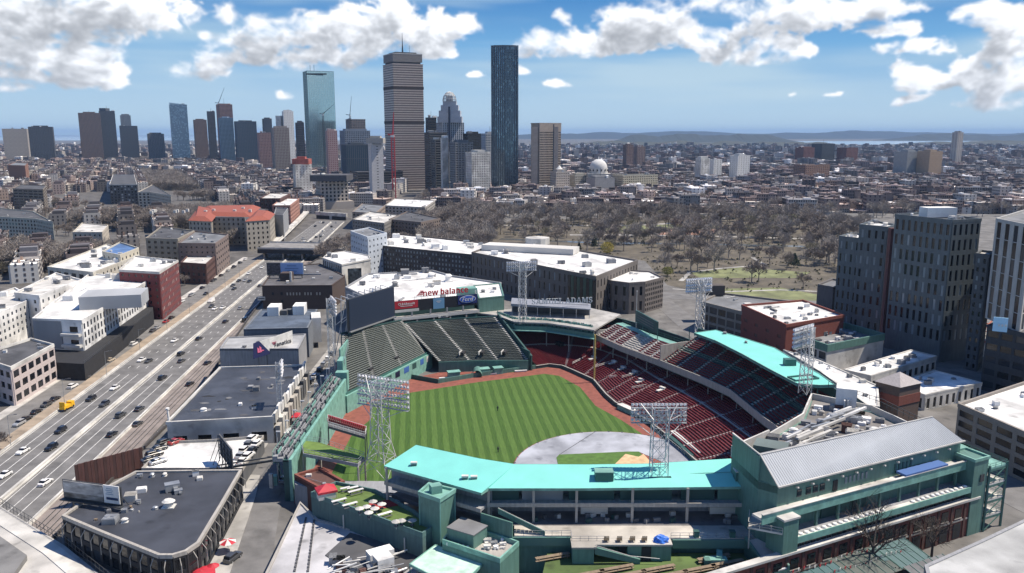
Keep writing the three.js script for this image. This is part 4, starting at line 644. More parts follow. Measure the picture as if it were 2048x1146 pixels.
  for (const x of [-23.8, -21.1, -18.4, -15.9]) { const c = thing('patio_chair', 'slatted grey patio chair on the stair booth roof, ' + ['leftmost of four', 'second of four from the left', 'third of four from the left', 'nearest the blue tarpaulin'][[-23.8, -21.1, -18.4, -15.9].indexOf(x)], 'chair', 'patio chairs on the booth roof'); part('seat', C.wood, c, (g) => g.box(x, 9.4, 46.6, 1.1, .12, 1)); part('backrest', C.wood, c, (g) => { for (let k = 0; k < 5; k++) g.box(x - .44 + k * .22, 9.45, 47.15, .16, 1, .1); }); for (const [sx, sz] of [[-1, -1], [1, -1], [1, 1], [-1, 1]]) unit('leg', C.wood, c, x + sx * .48, 9.2, 46.6 + sz * .42, .09, .46, .09); }
  const tp = thing('blue_tarpaulin', 'crumpled bright blue tarpaulin heap on the stair booth', 'tarpaulin');
  { const g = new THREE.IcosahedronGeometry(1, 3), q = g.attributes.position; for (let i = 0; i < q.count; i++) { const x = q.getX(i), y = q.getY(i), z = q.getZ(i), k = 1 + fbm(x * 2.2, y * 2.2, z * 2.2 + 5, 3) * .9; q.setXYZ(i, x * 1.5 * k, Math.max(-.2, y * 1.15 * k), z * 1 * k); } g.computeVertexNormals(); const m = new THREE.Mesh(g, flat([.03, .16, .62], { roughness: .5 })); m.name = 'sheet'; m.position.set(-12.4, 9.2, 46.6); m.castShadow = true; tp.add(m); }
  for (const [x, z, w] of [[-4.6, 44.6, 'bin nearest the blue tarpaulin'], [3, 44.6, 'bin near the chute']]) { const b = thing('waste_bin', 'square dark teal ' + w + ' at the deck edge', 'bin', 'bins at the deck edge'); part('body', C.tealSteel, b, (g) => g.box(x, 8.95, z, 1.1, 1.2, 1)); part('lid', C.tealDark, b, (g) => g.box(x, 10.15, z, 1.2, .2, 1.1)); }
  const ch = thing('chute_house', 'sloping teal stair housing with a white roof panel', 'housing');
  part('side', C.teal, ch, (g) => { g.prism([[5.4, 45.6], [10.6, 44.6], [12.6, 52.6], [8, 54]], 3.4, (x, z) => lerp(8.9, 5.9, clamp((z - 45.4) / 8, 0, 1)), { top: false }); g.prism([[5.4, 45.6], [5.8, 45.5], [8.4, 53.9], [8, 54]], 3.4, (x, z) => lerp(9.6, 6.7, clamp((z - 45.4) / 8, 0, 1))); g.prism([[10.3, 44.7], [10.7, 44.6], [12.7, 52.6], [12.3, 52.7]], 3.4, (x, z) => lerp(9.6, 6.7, clamp((z - 45.4) / 8, 0, 1))); });
  part('roof_panel', C.white, ch, (g) => g.prism([[5.9, 45.8], [10.2, 44.9], [12.2, 52.5], [8.5, 53.7]], 4, (x, z) => lerp(9, 6, clamp((z - 45.4) / 8, 0, 1))));
  // turf terrace with long benches
  const tt = thing('turf_terrace', 'green turf terrace with long plank benches below the stand', 'terrace');
  part('turf', M([.1, .16, .045], { tex: 'stain' }), tt, (g) => g.prism([[-36, 44.5], [10, 44.5], [13, 50], [4, 56], [-2, 70], [-40, 70]], .2, 5.2));
  for (let r = 0; r < 5; r++) for (let k = 0; k < 6; k++) { const x = -35 + k * 8.4 + r * 2.2, z = 46.4 + r * 2.3 + k * .1; if (x > 1 || z > 56 || (x > -35 && x < -24 && z < 51.5) || (x > -22 && x < -7 && z < 49.6)) continue; part('bench', C.wood, tt, (g) => { g.box(x, 5.6, z, 7.6, .1, .45, .32); g.box(x, 5.92, z + .6, 7.6, .1, .95, .32); g.box(x, 5.6, z + 1.25, 7.6, .1, .45, .32); for (const s of [-3, 0, 3]) g.box(x + s, 5.2, z + .6 - s * .3, .12, .72, 1.4, .32); }); }
  const bl = thing('bent_bench', 'bright teal bent slab bench on the turf terrace', 'bench'); part('slab', C.tealLight, bl, (g) => { g.box(-1.2, 5.4, 48.6, 4.4, .9, 1.7); g.box(-.2, 6.3, 47.2, 1.2, .35, 3.2, -.25); }); part('leg', C.teal, bl, (g) => g.box(-3.2, 5.2, 49, 1.2, 1.2, 1.6));
  // seats seen under the roof
  const lo = thing('third_base_seats', 'bank of red seats under the long turquoise roof', 'grandstand');
  bowl(lo, { front: [[6, 13.4], [-14, 11.6], [-50, 9.8], [-70, 10.4]], back: [[8, 33], [-14, 32], [-47, 32], [-67, 22]], y0: 1.4, y1: 9, rows: 24, seat: C.seatRed, tread: C.stone, aisles: [.15, .35, .55, .75], pitch: .62 });
}
// ------------------------------------------------------------------ umbrella terrace, brick corner, stair tower, low roofs
{
  const t = thing('terrace_building', 'long dark teal walled building with a turf roof terrace', 'building');
  const p = [[-91, 24], [-86.4, 17.9], [-76.1, 22.4], [-65.8, 32.8], [-60.5, 40.5], [-62.5, 43.9]];
  part('wall', M([.085, .15, .15], { tex: 'streak' }), t, (g) => g.prism(p, 0, 8.6));
  part('turf', M([.12, .19, .045], { tex: 'grain' }), t, (g) => g.prism(inset(p, .5), 8, 8.75));
  part('parapet', M([.1, .19, .185], { tex: 'streak' }), t, (g) => g.ring(inset(p, -.05), .35, 8.3, 9.5));
  part('downpipe', C.offwhite, t, (g) => { for (const u of [.32, .86]) { const x = lerp(p[0][0], p[5][0], u), z = lerp(p[0][1], p[5][1], u); g.bar([x - .2, 3.4, z + .4], [x - .2, 7, z + .4], .16, 6); } });
  unit('red_rug', flat([.28, .02, .02]), t, -73, 8.8, 29, 6, .05, 4, .5);
  const k = thing('kiosk', 'small white kiosk with a red canopy on the turf terrace', 'kiosk'); const kp = [-87.2, 25.1];
  part('body', C.offwhite, k, (g) => g.box(kp[0], 8.75, kp[1], 4, 1.7, 3, .45)); part('canopy', C.red, k, (g) => { const q = rect(kp[0], kp[1] - .3, 4.6, 3.8, .45); for (let i = 0; i < 4; i++) { const a = q[i], b = q[(i + 1) % 4]; g.tri([a[0], 10.7, a[1]], [b[0], 10.7, b[1]], [kp[0], 12, kp[1] - .3]); g.quad([a[0], 10.2, a[1]], [b[0], 10.2, b[1]], [b[0], 10.7, b[1]], [a[0], 10.7, a[1]]); } }); part('post', C.offwhite, k, (g) => { for (const q of rect(kp[0], kp[1] - .3, 4.2, 3.4, .45)) g.bar([q[0], 8.7, q[1]], [q[0], 10.4, q[1]], .07); });
  const tables = [[-83.4, 28.5, 3.6, .6], [-80.5, 30.5, 3.6, .6], [-71.8, 35.2, 3.4, .6], [-80.5, 23.4, 3.8, .6], [-81.6, 21.8, 2.8, .5], [-83.3, 22, 2.4, .5]];
  tables.forEach(([x, z, l, ry], i) => { const b = thing('long_table', 'long white table on the turf terrace, ' + ['nearest the kiosk', 'second from the kiosk on the front side', 'by the stair tower end', 'middle one of the rear three', 'small one furthest to the rear', 'rear one closest to the kiosk'][i], 'table', 'long tables on the terrace'); part('table_top', C.white, b, (g) => g.box(x, 9.6, z, l, .1, .8, ry)); part('bench', C.dkGrey, b, (g) => { g.box(x + .4, 9.2, z + .8, l * .9, .08, .35, ry); }); for (const s of [-1, 1]) part('leg', C.dkGrey, b, (g) => g.box(x + s * l * .36 * Math.cos(ry), 8.75, z - s * l * .36 * Math.sin(ry), .12, .85, .6, ry)); });
  const um = [[-76.1, 33.7], [-75.1, 31.1], [-72.9, 32.4], [-74.1, 34.6], [-75.1, 36.6], [-77.5, 34.6], [-68.5, 40.8], [-67.3, 40.3], [-65.1, 40.3]];
  um.forEach(([x, z], i) => { const b = thing('parasol', 'small pale parasol on the turf terrace, ' + ['left one over the red rug', 'rearmost over the red rug', 'right one over the red rug', 'middle one over the red rug', 'front one by the red rug', 'lone one between tables and rug', 'left of the three by the stair tower', 'middle of the three by the stair tower', 'right of the three by the stair tower'][i], 'parasol', 'parasols on the terrace'); part('canopy', C.offwhite, b, (g) => { for (let k = 0; k < 8; k++) { const a = k / 8 * 6.2832, c = (k + 1) / 8 * 6.2832; g.tri([x + Math.cos(c) * 1.05, 10.5, z + Math.sin(c) * 1.05], [x + Math.cos(a) * 1.05, 10.5, z + Math.sin(a) * 1.05], [x, 11, z]); } }); part('pole', C.steel, b, (g) => g.bar([x, 8.7, z], [x, 11, z], .05)); part('table', C.dkGrey, b, (g) => g.bar([x, 9.4, z], [x, 9.5, z], .5, 8)); });
  building({ name: 'brick_corner_block', label: 'small red brick block at the street corner left of the terrace', poly: [[-98.9, 9.6], [-89.2, 18.9], [-85.2, 13.5], [-93.4, 4.9]], top: 7, wall: C.brickDark, roof: C.brickDark, par: .7, parMat: C.brick, units: 2, unitSize: 1 });
  const s = thing('stair_tower', 'square teal stair tower rising at the end of the turf terrace', 'tower'); const q = [[-63.6, 38.9], [-61.9, 34.5], [-56, 37.6], [-58.8, 42.3]];
  part('shaft', C.teal, s, (g) => g.prism(q, 3, 16)); part('coping', C.tealLight, s, (g) => g.ring(inset(q, -.25), .5, 15.7, 16.6)); part('roof', C.tealLight, s, (g) => g.prism(inset(q, .3), 15, 16.1)); unit('hatch', C.tealLight, s, cen(q)[0], 17, cen(q)[1], 2.4, 1.8, 2, .4);
  part('corner_trim', C.tealLight, s, (g) => { const e = ccw(q); for (const w of e) g.box(w[0], 3, w[1], .25, 12.8, .25, .4); });
  const m = thing('plant_terrace', 'low teal walled roof with boxes and pipes beside the stair tower', 'building');
  const mp = [[-58.2, 45.2], [-55.8, 37.1], [-50.4, 40.6], [-43.6, 44.8], [-42, 46], [-45.9, 53.1]];
  part('wall', C.teal, m, (g) => g.prism(mp, 0, 7.6)); part('floor', C.stone, m, (g) => g.prism(inset(mp, .4), 7, 7.7)); part('parapet', C.tealLight, m, (g) => g.ring(mp, .35, 7.4, 8.7));
  const bx = [[-57.2, 44.3], [-54.4, 39.7], [-48.8, 43.6], [-51.5, 47.7]]; part('plant_box', C.teal, m, (g) => g.prism(bx, 7.7, 10.8)); part('box_roof', C.midGrey, m, (g) => g.prism(inset(bx, -.15), 10.8, 11));
  for (let i = 0; i < 9; i++) roofUnit(m, -52 + (i % 3) * 1.7 + rr(0, .5) + 3, 7.7, 44.5 + Math.floor(i / 3) * 1.4, rr(.7, 1.3), undefined, pick([C.white, C.offwhite, C.galv])); for (let i = 0; i < 5; i++) unit('white_case', C.white, m, -57 + i * 1.05, 8, 45.6 + i * .5, .7, .7, .6, .4);
  const cv = thing('canopy_roof', 'pale mint flat canopy roof at the bottom edge', 'canopy'); const cp = [[-64.4, 50.8], [-59.9, 43], [-49.2, 49.8], [-52.4, 56.8], [-55.6, 58.6]];
  part('roof_sheet', M([.55, .78, .66], { tex: 'grain' }), cv, (g) => g.prism(cp, 5.8, 6.2, { bottom: true })); part('edge_trim', C.tealLight, cv, (g) => g.ring(inset(cp, -.1), .2, 5.7, 6.3)); for (const w of cp) part('post', C.teal, cv, (g) => g.bar([w[0], 0, w[1]], [w[0], 5.8, w[1]], .15));
  building({ name: 'low_roof', label: 'low pale grey roof with dark expansion strips at the bottom of the picture', poly: [[-95.7, 16.8], [-89.1, 26], [-73.2, 34.4], [-61.3, 41.1], [-63.1, 53], [-82.7, 67.4], [-94.2, 53.9]], top: 3.4, wall: C.stone, roof: M([.5, .5, .52], { tex: 'stain' }), par: .35 });
  { const b = scene.children.at(-1); for (const [a, c] of [[[-92.2, 25], [-88.5, 49.6]], [[-90, 26.2], [-85.7, 49.6]]]) part('dark_strip', C.tarRoof, b, (g) => { for (let i = 0; i < 16; i++) g.wall([lerp(a[0], c[0], i / 16), lerp(a[1], c[1], i / 16)], [lerp(a[0], c[0], (i + .72) / 16), lerp(a[1], c[1], (i + .72) / 16)], 3.4, 3.62, .45); }); part('deck_dark', C.tarRoof, b, (g) => g.prism([[-83.7, 42.5], [-80.3, 32.5], [-72.9, 36.4], [-62.2, 42.5], [-66.5, 50.5], [-74.7, 50.5]], 3.3, 3.6)); }
  const pl = thing('roof_plant', 'tangle of pipes ducts and white machines on the low roof', 'plant machinery');
  for (let i = 0; i < 30; i++) { const u = rr(0, 1), v = rr(0, 1), x = lerp(-84, -66, u) + v * 4, z = 43 + u * 6 + v * 9; roofUnit(pl, x, 3.6, z, rr(.7, 1.7), undefined, pick([C.galv, C.white, C.greyWall, C.galv, C.brickDark])); }
  for (let i = 0; i < 14; i++) { const x = rr(-84, -70), z = rr(44, 56), l = rr(3, 8), a = rr(.3, 1); part('pipe', pick([C.galv, C.steel, C.offwhite]), pl, (g) => g.bar([x, 4.2 + rr(0, 1.3), z], [x + Math.cos(a) * l, 4.4 + rr(0, 1.2), z - Math.sin(a) * l * .7], rr(.1, .25), 6)); }
  { const p = [-71.5, 44.6]; part('large_unit', C.white, pl, (g) => { g.box(p[0], 3.6, p[1], 5.4, 2.4, 2.6, .55); g.box(p[0] + 1.2, 3.6, p[1] + 3, 3.6, 2.6, 3, .55); }); part('grille', C.dkGrey, pl, (g) => g.box(p[0] + .2, 3.9, p[1] + 4.62, 2, 1.8, .1, .55)); }
  // turf deck on columns at the left field corner, and the seat platform
  const d = thing('corner_deck', 'narrow green turf deck on columns at the left field corner', 'deck'); const dp = [[-101, -6.2], [-95.5, -4.7], [-81.5, 5.6], [-82.5, 9.8], [-98.2, 2.9]];
  part('turf', M([.15, .24, .05], { tex: 'grain' }), d, (g) => g.prism(inset(dp, .3), 10.2, 10.65)); part('slab', C.greyWall, d, (g) => g.prism(dp, 9.6, 10.5, { bottom: true })); part('rail', C.galv, d, (g) => g.rail(dp.concat([dp[0]]), 10.5, 1.3, .05)); for (const w of dp) part('column', C.stone, d, (g) => g.bar([w[0], 0, w[1]], [w[0], 9.7, w[1]], .25, 6));
  const sp = thing('seat_platform', 'small platform of red seats hung above the left field corner', 'platform'); const pp = [[-97.4, -23], [-84.4, -13.3], [-84, -8.7], [-96.1, -17.2]];
  part('slab', C.dkGrey, sp, (g) => g.prism(pp, 9.8, 10.5, { bottom: true })); for (let r = 0; r < 2; r++) { const z = part('seat_rows', r ? C.seatRed : C.red, sp, (g) => { for (let k = 0; k < 20; k++) { const u = (k + .5) / 20; g.box(lerp(pp[0][0], pp[1][0], u), 10.5 + (1 - r) * .5, lerp(pp[0][1], pp[1][1], u) + r * 1.2 + .4, .45, .9, .4, .3); } }); z.userData.kind = 'stuff'; } part('rail', C.paint, sp, (g) => g.rail(pp.concat([pp[0]]), 10.5, 1.4, .06)); for (const w of pp) part('brace', C.dkGrey, sp, (g) => g.bar([w[0], 3, w[1]], [w[0], 10, w[1]], .16));
  const um2 = thing('under_deck_wall', 'grey wall and rails under the corner deck', 'wall'); part('wall_face', C.greyWall, um2, (g) => { g.prism([[-99, 9.6], [-74, 10.2], [-70, 17], [-88, 17], [-98, 12]], 0, 6); }); part('walk', C.greyWall, um2, (g) => g.path([[-86, 17.8], [-70, 22]], 3, 6.4, .5)); part('rail', C.galv, um2, (g) => g.rail([[-96, 11], [-86, 16.6], [-70, 20.6]], 6.2, 1.2, .06));
}
// ------------------------------------------------------------------ press box building with the ribbed sloping roof
{
  const t = thing('press_building', 'large teal and brick building with a pale ribbed sloping roof', 'building');
  const O = [11, 47.5], e = [.898, -.44], n = [.44, .898], F = (s, o) => [O[0] + e[0] * s + n[0] * o, O[1] + e[1] * s + n[1] * o], ry = Math.atan2(.44, .898);
  const strip = (s0, s1, o0, o1) => [F(s0, o1), F(s1, o1), F(s1, o0), F(s0, o0)];
  part('upper_wall', C.teal, t, (g) => { g.prism([[5.6, 32], [7.7, 45], [11, 47.5], F(57, 0), F(57, -18), [38, -8], [30, 8], [17, 22]], 0, 21.6); g.prism([[5.6, 32], [7.7, 45], [8, 44.9], [6, 31.9]], 21.6, 27); });
  const U0 = [7.9, 44.6], U1 = [55.4, 21.6];
  part('sloping_roof', M([.42, .45, .49], { tex: 'faint', roughness: .5, metalness: .15 }), t, (g) => { const a = F(-.3, .5), b = F(57.4, .5); g.quad([a[0], 21.7, a[1]], [b[0], 21.7, b[1]], [U1[0], 27.2, U1[1]], [U0[0], 27.2, U0[1]]); });
  for (let k = 0; k <= 90; k++) { const a = F(lerp(-.2, 57.2, k / 90), .5), b = [lerp(U0[0], U1[0], k / 90), lerp(U0[1], U1[1], k / 90)]; part('roof_rib', C.greyWall, t, (g) => g.bar([a[0], 21.73, a[1]], [b[0], 27.22, b[1]], .04)); }
  part('gable', C.teal, t, (g) => { const a = F(0, .3); g.tri([a[0], 21.6, a[1]], [7.9, 27.1, 44.6], [7.7, 21.6, 44.6]); g.prism([[5.6, 32], [7.7, 45], [11, 47.5], [13, 40]], 20, 21.7); });
  part('roof_trim', C.offwhite, t, (g) => { const a = F(-.4, .6), b = F(57.6, .6); g.bar([a[0], 21.7, a[1]], [b[0], 21.7, b[1]], .22); g.bar([a[0], 21.7, a[1]], [U0[0], 27.3, U0[1]], .16); g.bar([U0[0], 27.3, U0[1]], [5.6, 27.2, 32], .2); g.bar([U0[0], 27.3, U0[1]], [U1[0], 27.3, U1[1]], .14); });
  part('rear_slope', C.greyWall, t, (g) => { const a = [U0[0] + .2, U0[1] - .4], b = [U1[0], U1[1]]; g.prism([a, b, [b[0] - .4, b[1] - .6], [a[0] - .2, a[1] - .8]], 21.6, 27.1); });
  // mechanical roof well
  part('well_floor', M([.2, .19, .185], { tex: 'stain' }), t, (g) => g.prism([[6.4, 32], [8.6, 43], [54, 20.4], [49, 3], [38, -7], [30.6, 8.6], [17.6, 22.6]], 21, 21.75));
  part('well_parapet', C.offwhite, t, (g) => { const q = [[5.6, 32], [17, 22], [30, 8], [38, -8], [50, 2], [55.4, 21]]; for (let i = 0; i + 1 < q.length; i++) g.wall(q[i], q[i + 1], 21.6, i < 1 ? 24.2 : 23.3, .4); });
  for (let i = 0; i < 230; i++) { const x = rr(8, 52), z = rr(-6, 42); if (!inside([[8, 32], [9, 41], [52, 19], [48, 4], [38, -5], [31, 9.6], [18, 23]], x, z)) continue; roofUnit(t, x, 21.75, z, rr(.8, 2.2), undefined, pick([C.galv, C.offwhite, C.white, C.midGrey, C.greyWall, C.brickDark, C.stone]), -.45); }
  unit('green_unit', M([.13, .17, .17], { tex: 'stain' }), t, 14, 23.4, 33, 7, 3.4, 5, -.45); unit('rust_unit', M([.35, .15, .08], { tex: 'stain' }), t, 14.5, 22.7, 39.4, 4, 1.8, 2, -.45); unit('white_unit', C.white, t, 44, 25, 0, 5, 5.5, 4.5, -.4);
  for (let k = 0; k < 4; k++) unit('pale_fin', C.paint, t, 42.4 + k * 1.1, 23.6, 3 - k * .5, .35, 3, 1.6, -.4);
  for (let i = 0; i < 20; i++) part('duct', pick([C.offwhite, C.galv, C.white]), t, (g) => { const x = rr(16, 40), z = lerp(32, 10, (x - 16) / 24) + rr(-4, 4), l = rr(5, 12); g.bar([x, 22.8 + rr(0, 1), z], [x + l * .8, 22.8 + rr(0, 1.2), z - l * .6], rr(.3, .6)); });
  part('roof_fence', C.dkSteel, t, (g) => g.rail([[55.8, 21.4], [52, 3], [44, -12]], 23.6, 1.8, .07));
  // facade under the sloping roof
  [6, 8.6, 10.6, 12.6, 16.4].forEach((s, i) => { const p = F(s, .1); unit('window', i === 4 ? C.black : C.glass, t, p[0], i === 4 ? 18.6 : 19, p[1], i === 0 ? 1.2 : 1.3, i === 4 ? 2.4 : 1.6, .16, ry); });
  for (let k = 0; k < 11; k++) { const p = F(19.5 + k * 1.25 + (k > 5 ? 8 : 0), .1); unit('window', k < 6 ? C.glassPale : C.tealDark, t, p[0], 19.2, p[1], .6, 1.5, .14, ry); }
  for (let k = 0; k < 12; k++) { const p = F(5 + k * 4.3, .5); unit('wall_lamp', C.offwhite, t, p[0], 20.6, p[1], .4, .3, .6, ry); }
  part('walkway', C.offwhite, t, (g) => g.prism(strip(-6.5, 57, 0, 2.6), 16.6, 17.1, { bottom: true })); part('walkway_front', C.tealLight, t, (g) => g.prism(strip(-6.5, 57, 2.6, 2.85), 15.8, 17.9));
  part('walkway_cap', C.offwhite, t, (g) => g.prism(strip(-6.5, 57, 2.4, 3), 17.9, 18.05)); { const p = F(42, 1.6); unit('blue_awning', flat([.06, .13, .33]), t, p[0], 18.2, p[1], 14, .5, 2.6, ry); }
  part('gallery_rear', C.teal, t, (g) => g.prism(strip(0, 56, -.4, .1), 11.8, 16.6)); part('gallery_floor', C.greyWall, t, (g) => g.prism(strip(0, 56, 0, 3.4), 11.5, 11.9, { bottom: true }));
  for (let k = 0; k < 9; k++) { const p = F(3 + k * 6.3, 2); part('gallery_post', C.teal, t, (g) => g.box(p[0], 11.9, p[1], .5, 4.6, .5, ry)); }
  for (const [s, w] of [[5, 3], [15, 5], [24, 4]]) { const p = F(s, .3); unit('gallery_panel', C.tealDark, t, p[0], 13.6, p[1], w, 3.4, .2, ry); }
  part('seat_ledge', C.offwhite, t, (g) => g.prism(strip(0, 56, 3.4, 4.6), 11.2, 12.2, { bottom: true })); part('ledge_front', C.tealLight, t, (g) => g.prism(strip(0, 56, 4.6, 4.8), 10.9, 12.3));
  for (let k = 0; k < 34; k++) { const p = F(1.5 + k * 1.6, 3.9); if (k > 16 && k < 22) continue; const m = new THREE.Mesh(new THREE.IcosahedronGeometry(.55, 1), C.white); m.name = 'wrapped_table'; m.position.set(p[0] + rr(-.1, .1), 12.35, p[1]); m.scale.set(1, rr(.45, .7), 1); m.rotation.y = k; m.castShadow = true; t.add(m); }
  part('window_band_wall', C.tealDark, t, (g) => g.prism(strip(0, 56, -.5, 3.6), 8.5, 11.2)); for (let k = 0; k < 36; k++) { const p = F(1 + k * 1.52, 3.66); unit('window', C.glassDark, t, p[0], 10.2, p[1], 1.18, 1.7, .14, ry); }
  part('brick_wall', C.brick, t, (g) => { g.prism(strip(0, 58.5, -1, 4.6), 0, 8.9); g.prism(strip(-22, -.02, 3.4, 4.6), 0, 8.9); }); part('brick_ledge', C.offwhite, t, (g) => g.prism(strip(-22.4, 58.8, 3.4, 5.1), 8.9, 9.4, { bottom: true })); part('brick_band', C.stone, t, (g) => g.prism(strip(-22.2, 58.7, 4.5, 4.75), 4.4, 4.8));
  for (let k = 0; k < 17; k++) { const p = F(-19.5 + k * 4.6, 4.62); unit('brick_pier', C.brickDark, t, p[0], 4.4, p[1], .7, 8.8, .35, ry); if (k < 16) { const q = F(-17.2 + k * 4.6, 4.62); unit('window', C.glassDark, t, q[0], 6.5, q[1], 2.2, 2.4, .2, ry); unit('window_sill', C.stone, t, q[0], 5.2, q[1], 2.5, .2, .4, ry); unit('arch_shade_panel', C.black, t, q[0], 2.1, q[1], 2.6, 3.6, .2, ry); } }  // arches are black boxes on the brick, painted shade without a recess
  // ends
  part('left_pier', C.teal, t, (g) => g.prism(strip(-2.6, 1.4, .2, 4.9), 8.9, 16.6)); part('pier_roof', C.offwhite, t, (g) => g.prism(strip(-2.8, 1.6, 0, 5.1), 16.6, 17));
  part('left_balcony', C.offwhite, t, (g) => { g.prism([[7, 44], [13.6, 41.4], F(-2.6, 4.6), [4.5, 50]], 13.6, 14, { bottom: true }); g.rail([[6.4, 44.6], [4.6, 50], F(-2.6, 4.6)], 14, 1.1, .08); });
  part('balcony_post', C.stone, t, (g) => g.bar([5, 9, 49.6], [5, 13.6, 49.6], .15));
  part('right_tower', C.teal, t, (g) => g.prism(strip(55.5, 60.5, -1, 4.9), 0, 18.6)); part('tower_coping', C.tealLight, t, (g) => g.ring(strip(55.3, 60.7, -1.2, 5.1), .4, 18.4, 19.1)); { const p = F(58.6, 5); unit('window', C.glass, t, p[0], 14, p[1], 1.4, 1.8, .16, ry); }
  const rp = thing('ramp_tower', 'open teal steel ramp tower at the right end of the press building', 'ramp tower');
  const f0 = [F(61, 5), F(67.5, 5), F(67.5, -9), F(61, -9)]; for (const y of [3.5, 7.5, 11.5, 15.5]) { part('landing', y > 14 ? C.tealLight : C.offwhite, rp, (g) => g.prism(f0, y, y + .35, { bottom: true })); part('beam', C.tealSteel, rp, (g) => g.ring(f0, .3, y - .6, y)); part('rail', C.tealSteel, rp, (g) => g.rail(f0.concat([f0[0]]), y + .35, 1.1, .05)); }
  for (const q of f0) part('column', C.tealSteel, rp, (g) => g.bar([q[0], 0, q[1]], [q[0], 16.5, q[1]], .3)); part('ramp_roof', C.tealLight, rp, (g) => g.prism([F(61, -1), F(68, -1), F(66, -34), F(59, -34)], (x, z) => lerp(15.6, 19, clamp((12 - z) / 34, 0, 1)), (x, z) => lerp(16.1, 19.5, clamp((12 - z) / 34, 0, 1)), { bottom: true })); part('stair_brace', C.tealSteel, rp, (g) => { for (let k = 0; k < 4; k++) g.bar([f0[0][0], k * 4, f0[0][1]], [f0[1][0], k * 4 + 3.5, f0[1][1]], .12); });
  // market roofs and street clutter in front
  const tents = [[29.8, 48.4, 13, 8], [39.2, 43.9, 11, 7], [19, 55, 13, 8], [43.3, 50.6, 12, 6]];
  tents.forEach(([x, z, w, d], i) => { const m = thing('market_roof', ['dark green', 'blue green', 'dark teal', 'grey'][i] + ' ribbed market stall roof before the brick front', 'stall roof', 'market stall roofs'); part('roof_sheet', i === 3 ? C.greyRoof : M([[.09, .11, .1], [.06, .13, .14], [.05, .12, .13]][i], { tex: 'seam', roughness: .5 }), m, (g) => { const q = rect(x, z, w, d, ry); g.quad([q[0][0], 4, q[0][1]], [q[1][0], 4, q[1][1]], [q[2][0], 5.4, q[2][1]], [q[3][0], 5.4, q[3][1]]); g.quad([q[3][0], 5.3, q[3][1]], [q[2][0], 5.3, q[2][1]], [q[1][0], 3.9, q[1][1]], [q[0][0], 3.9, q[0][1]]); }); for (let k = 0; k < 7; k++) part('rib', C.tealSteel, m, (g) => { const q = rect(x, z, w, d, ry), u = k / 6; g.bar([lerp(q[0][0], q[1][0], u), 4.05, lerp(q[0][1], q[1][1], u)], [lerp(q[3][0], q[2][0], u), 5.45, lerp(q[3][1], q[2][1], u)], .08); }); for (const q of rect(x, z, w - 1, d - 1, ry)) part('post', C.dkSteel, m, (g) => g.bar([q[0], 0, q[1]], [q[0], 4.4, q[1]], .1)); });
  const bun = thing('banner_string', 'small white and red pennants strung along the brick front', 'pennants', null); for (let k = 0; k < 60; k++) { const p = F(-16 + (k % 30) * 1.5, 6.5 + Math.floor(k / 30) * 2.4); unit('pennant', pick([C.paint, C.red, C.paint, C.red]), bun, p[0], 6 + Math.sin(k * .7) * .4 - Math.floor(k / 30), p[1], .55, .55, .06, ry + .3); }
  part('cord', C.dkSteel, bun, (g) => { for (const o of [6.5, 8.9]) { const a = F(-17, o), b = F(29, o); g.bar([a[0], 6.3 - (o > 7), a[1]], [b[0], 6.3 - (o > 7), b[1]], .04); } });
}
building({ name: 'foreground_roof', label: 'big plain light grey roof in the bottom right corner', poly: [[33.8, 63.5], [49.7, 54], [65.9, 43.9], [74.5, 59.4], [44.9, 88.6], [26.4, 83.4]], top: 13, wall: C.greyWall, roof: M([.44, .45, .45], { tex: 'stain' }), par: .25 });
building({ name: 'parking_garage', label: 'tan and brick building with wide openings at the right edge', poly: [[89.5, -27.3], [95.6, -0.1], [144.6, -32.8], [125.2, -50.5]], top: 13, wall: M([.3, .27, .24], { tex: 'brick' }), roof: C.white, units: 8, fac: [{ on: 'all', fl: 3.4, sp: 6.2, w: .78, h: .6, glass: C.glassDark }] });
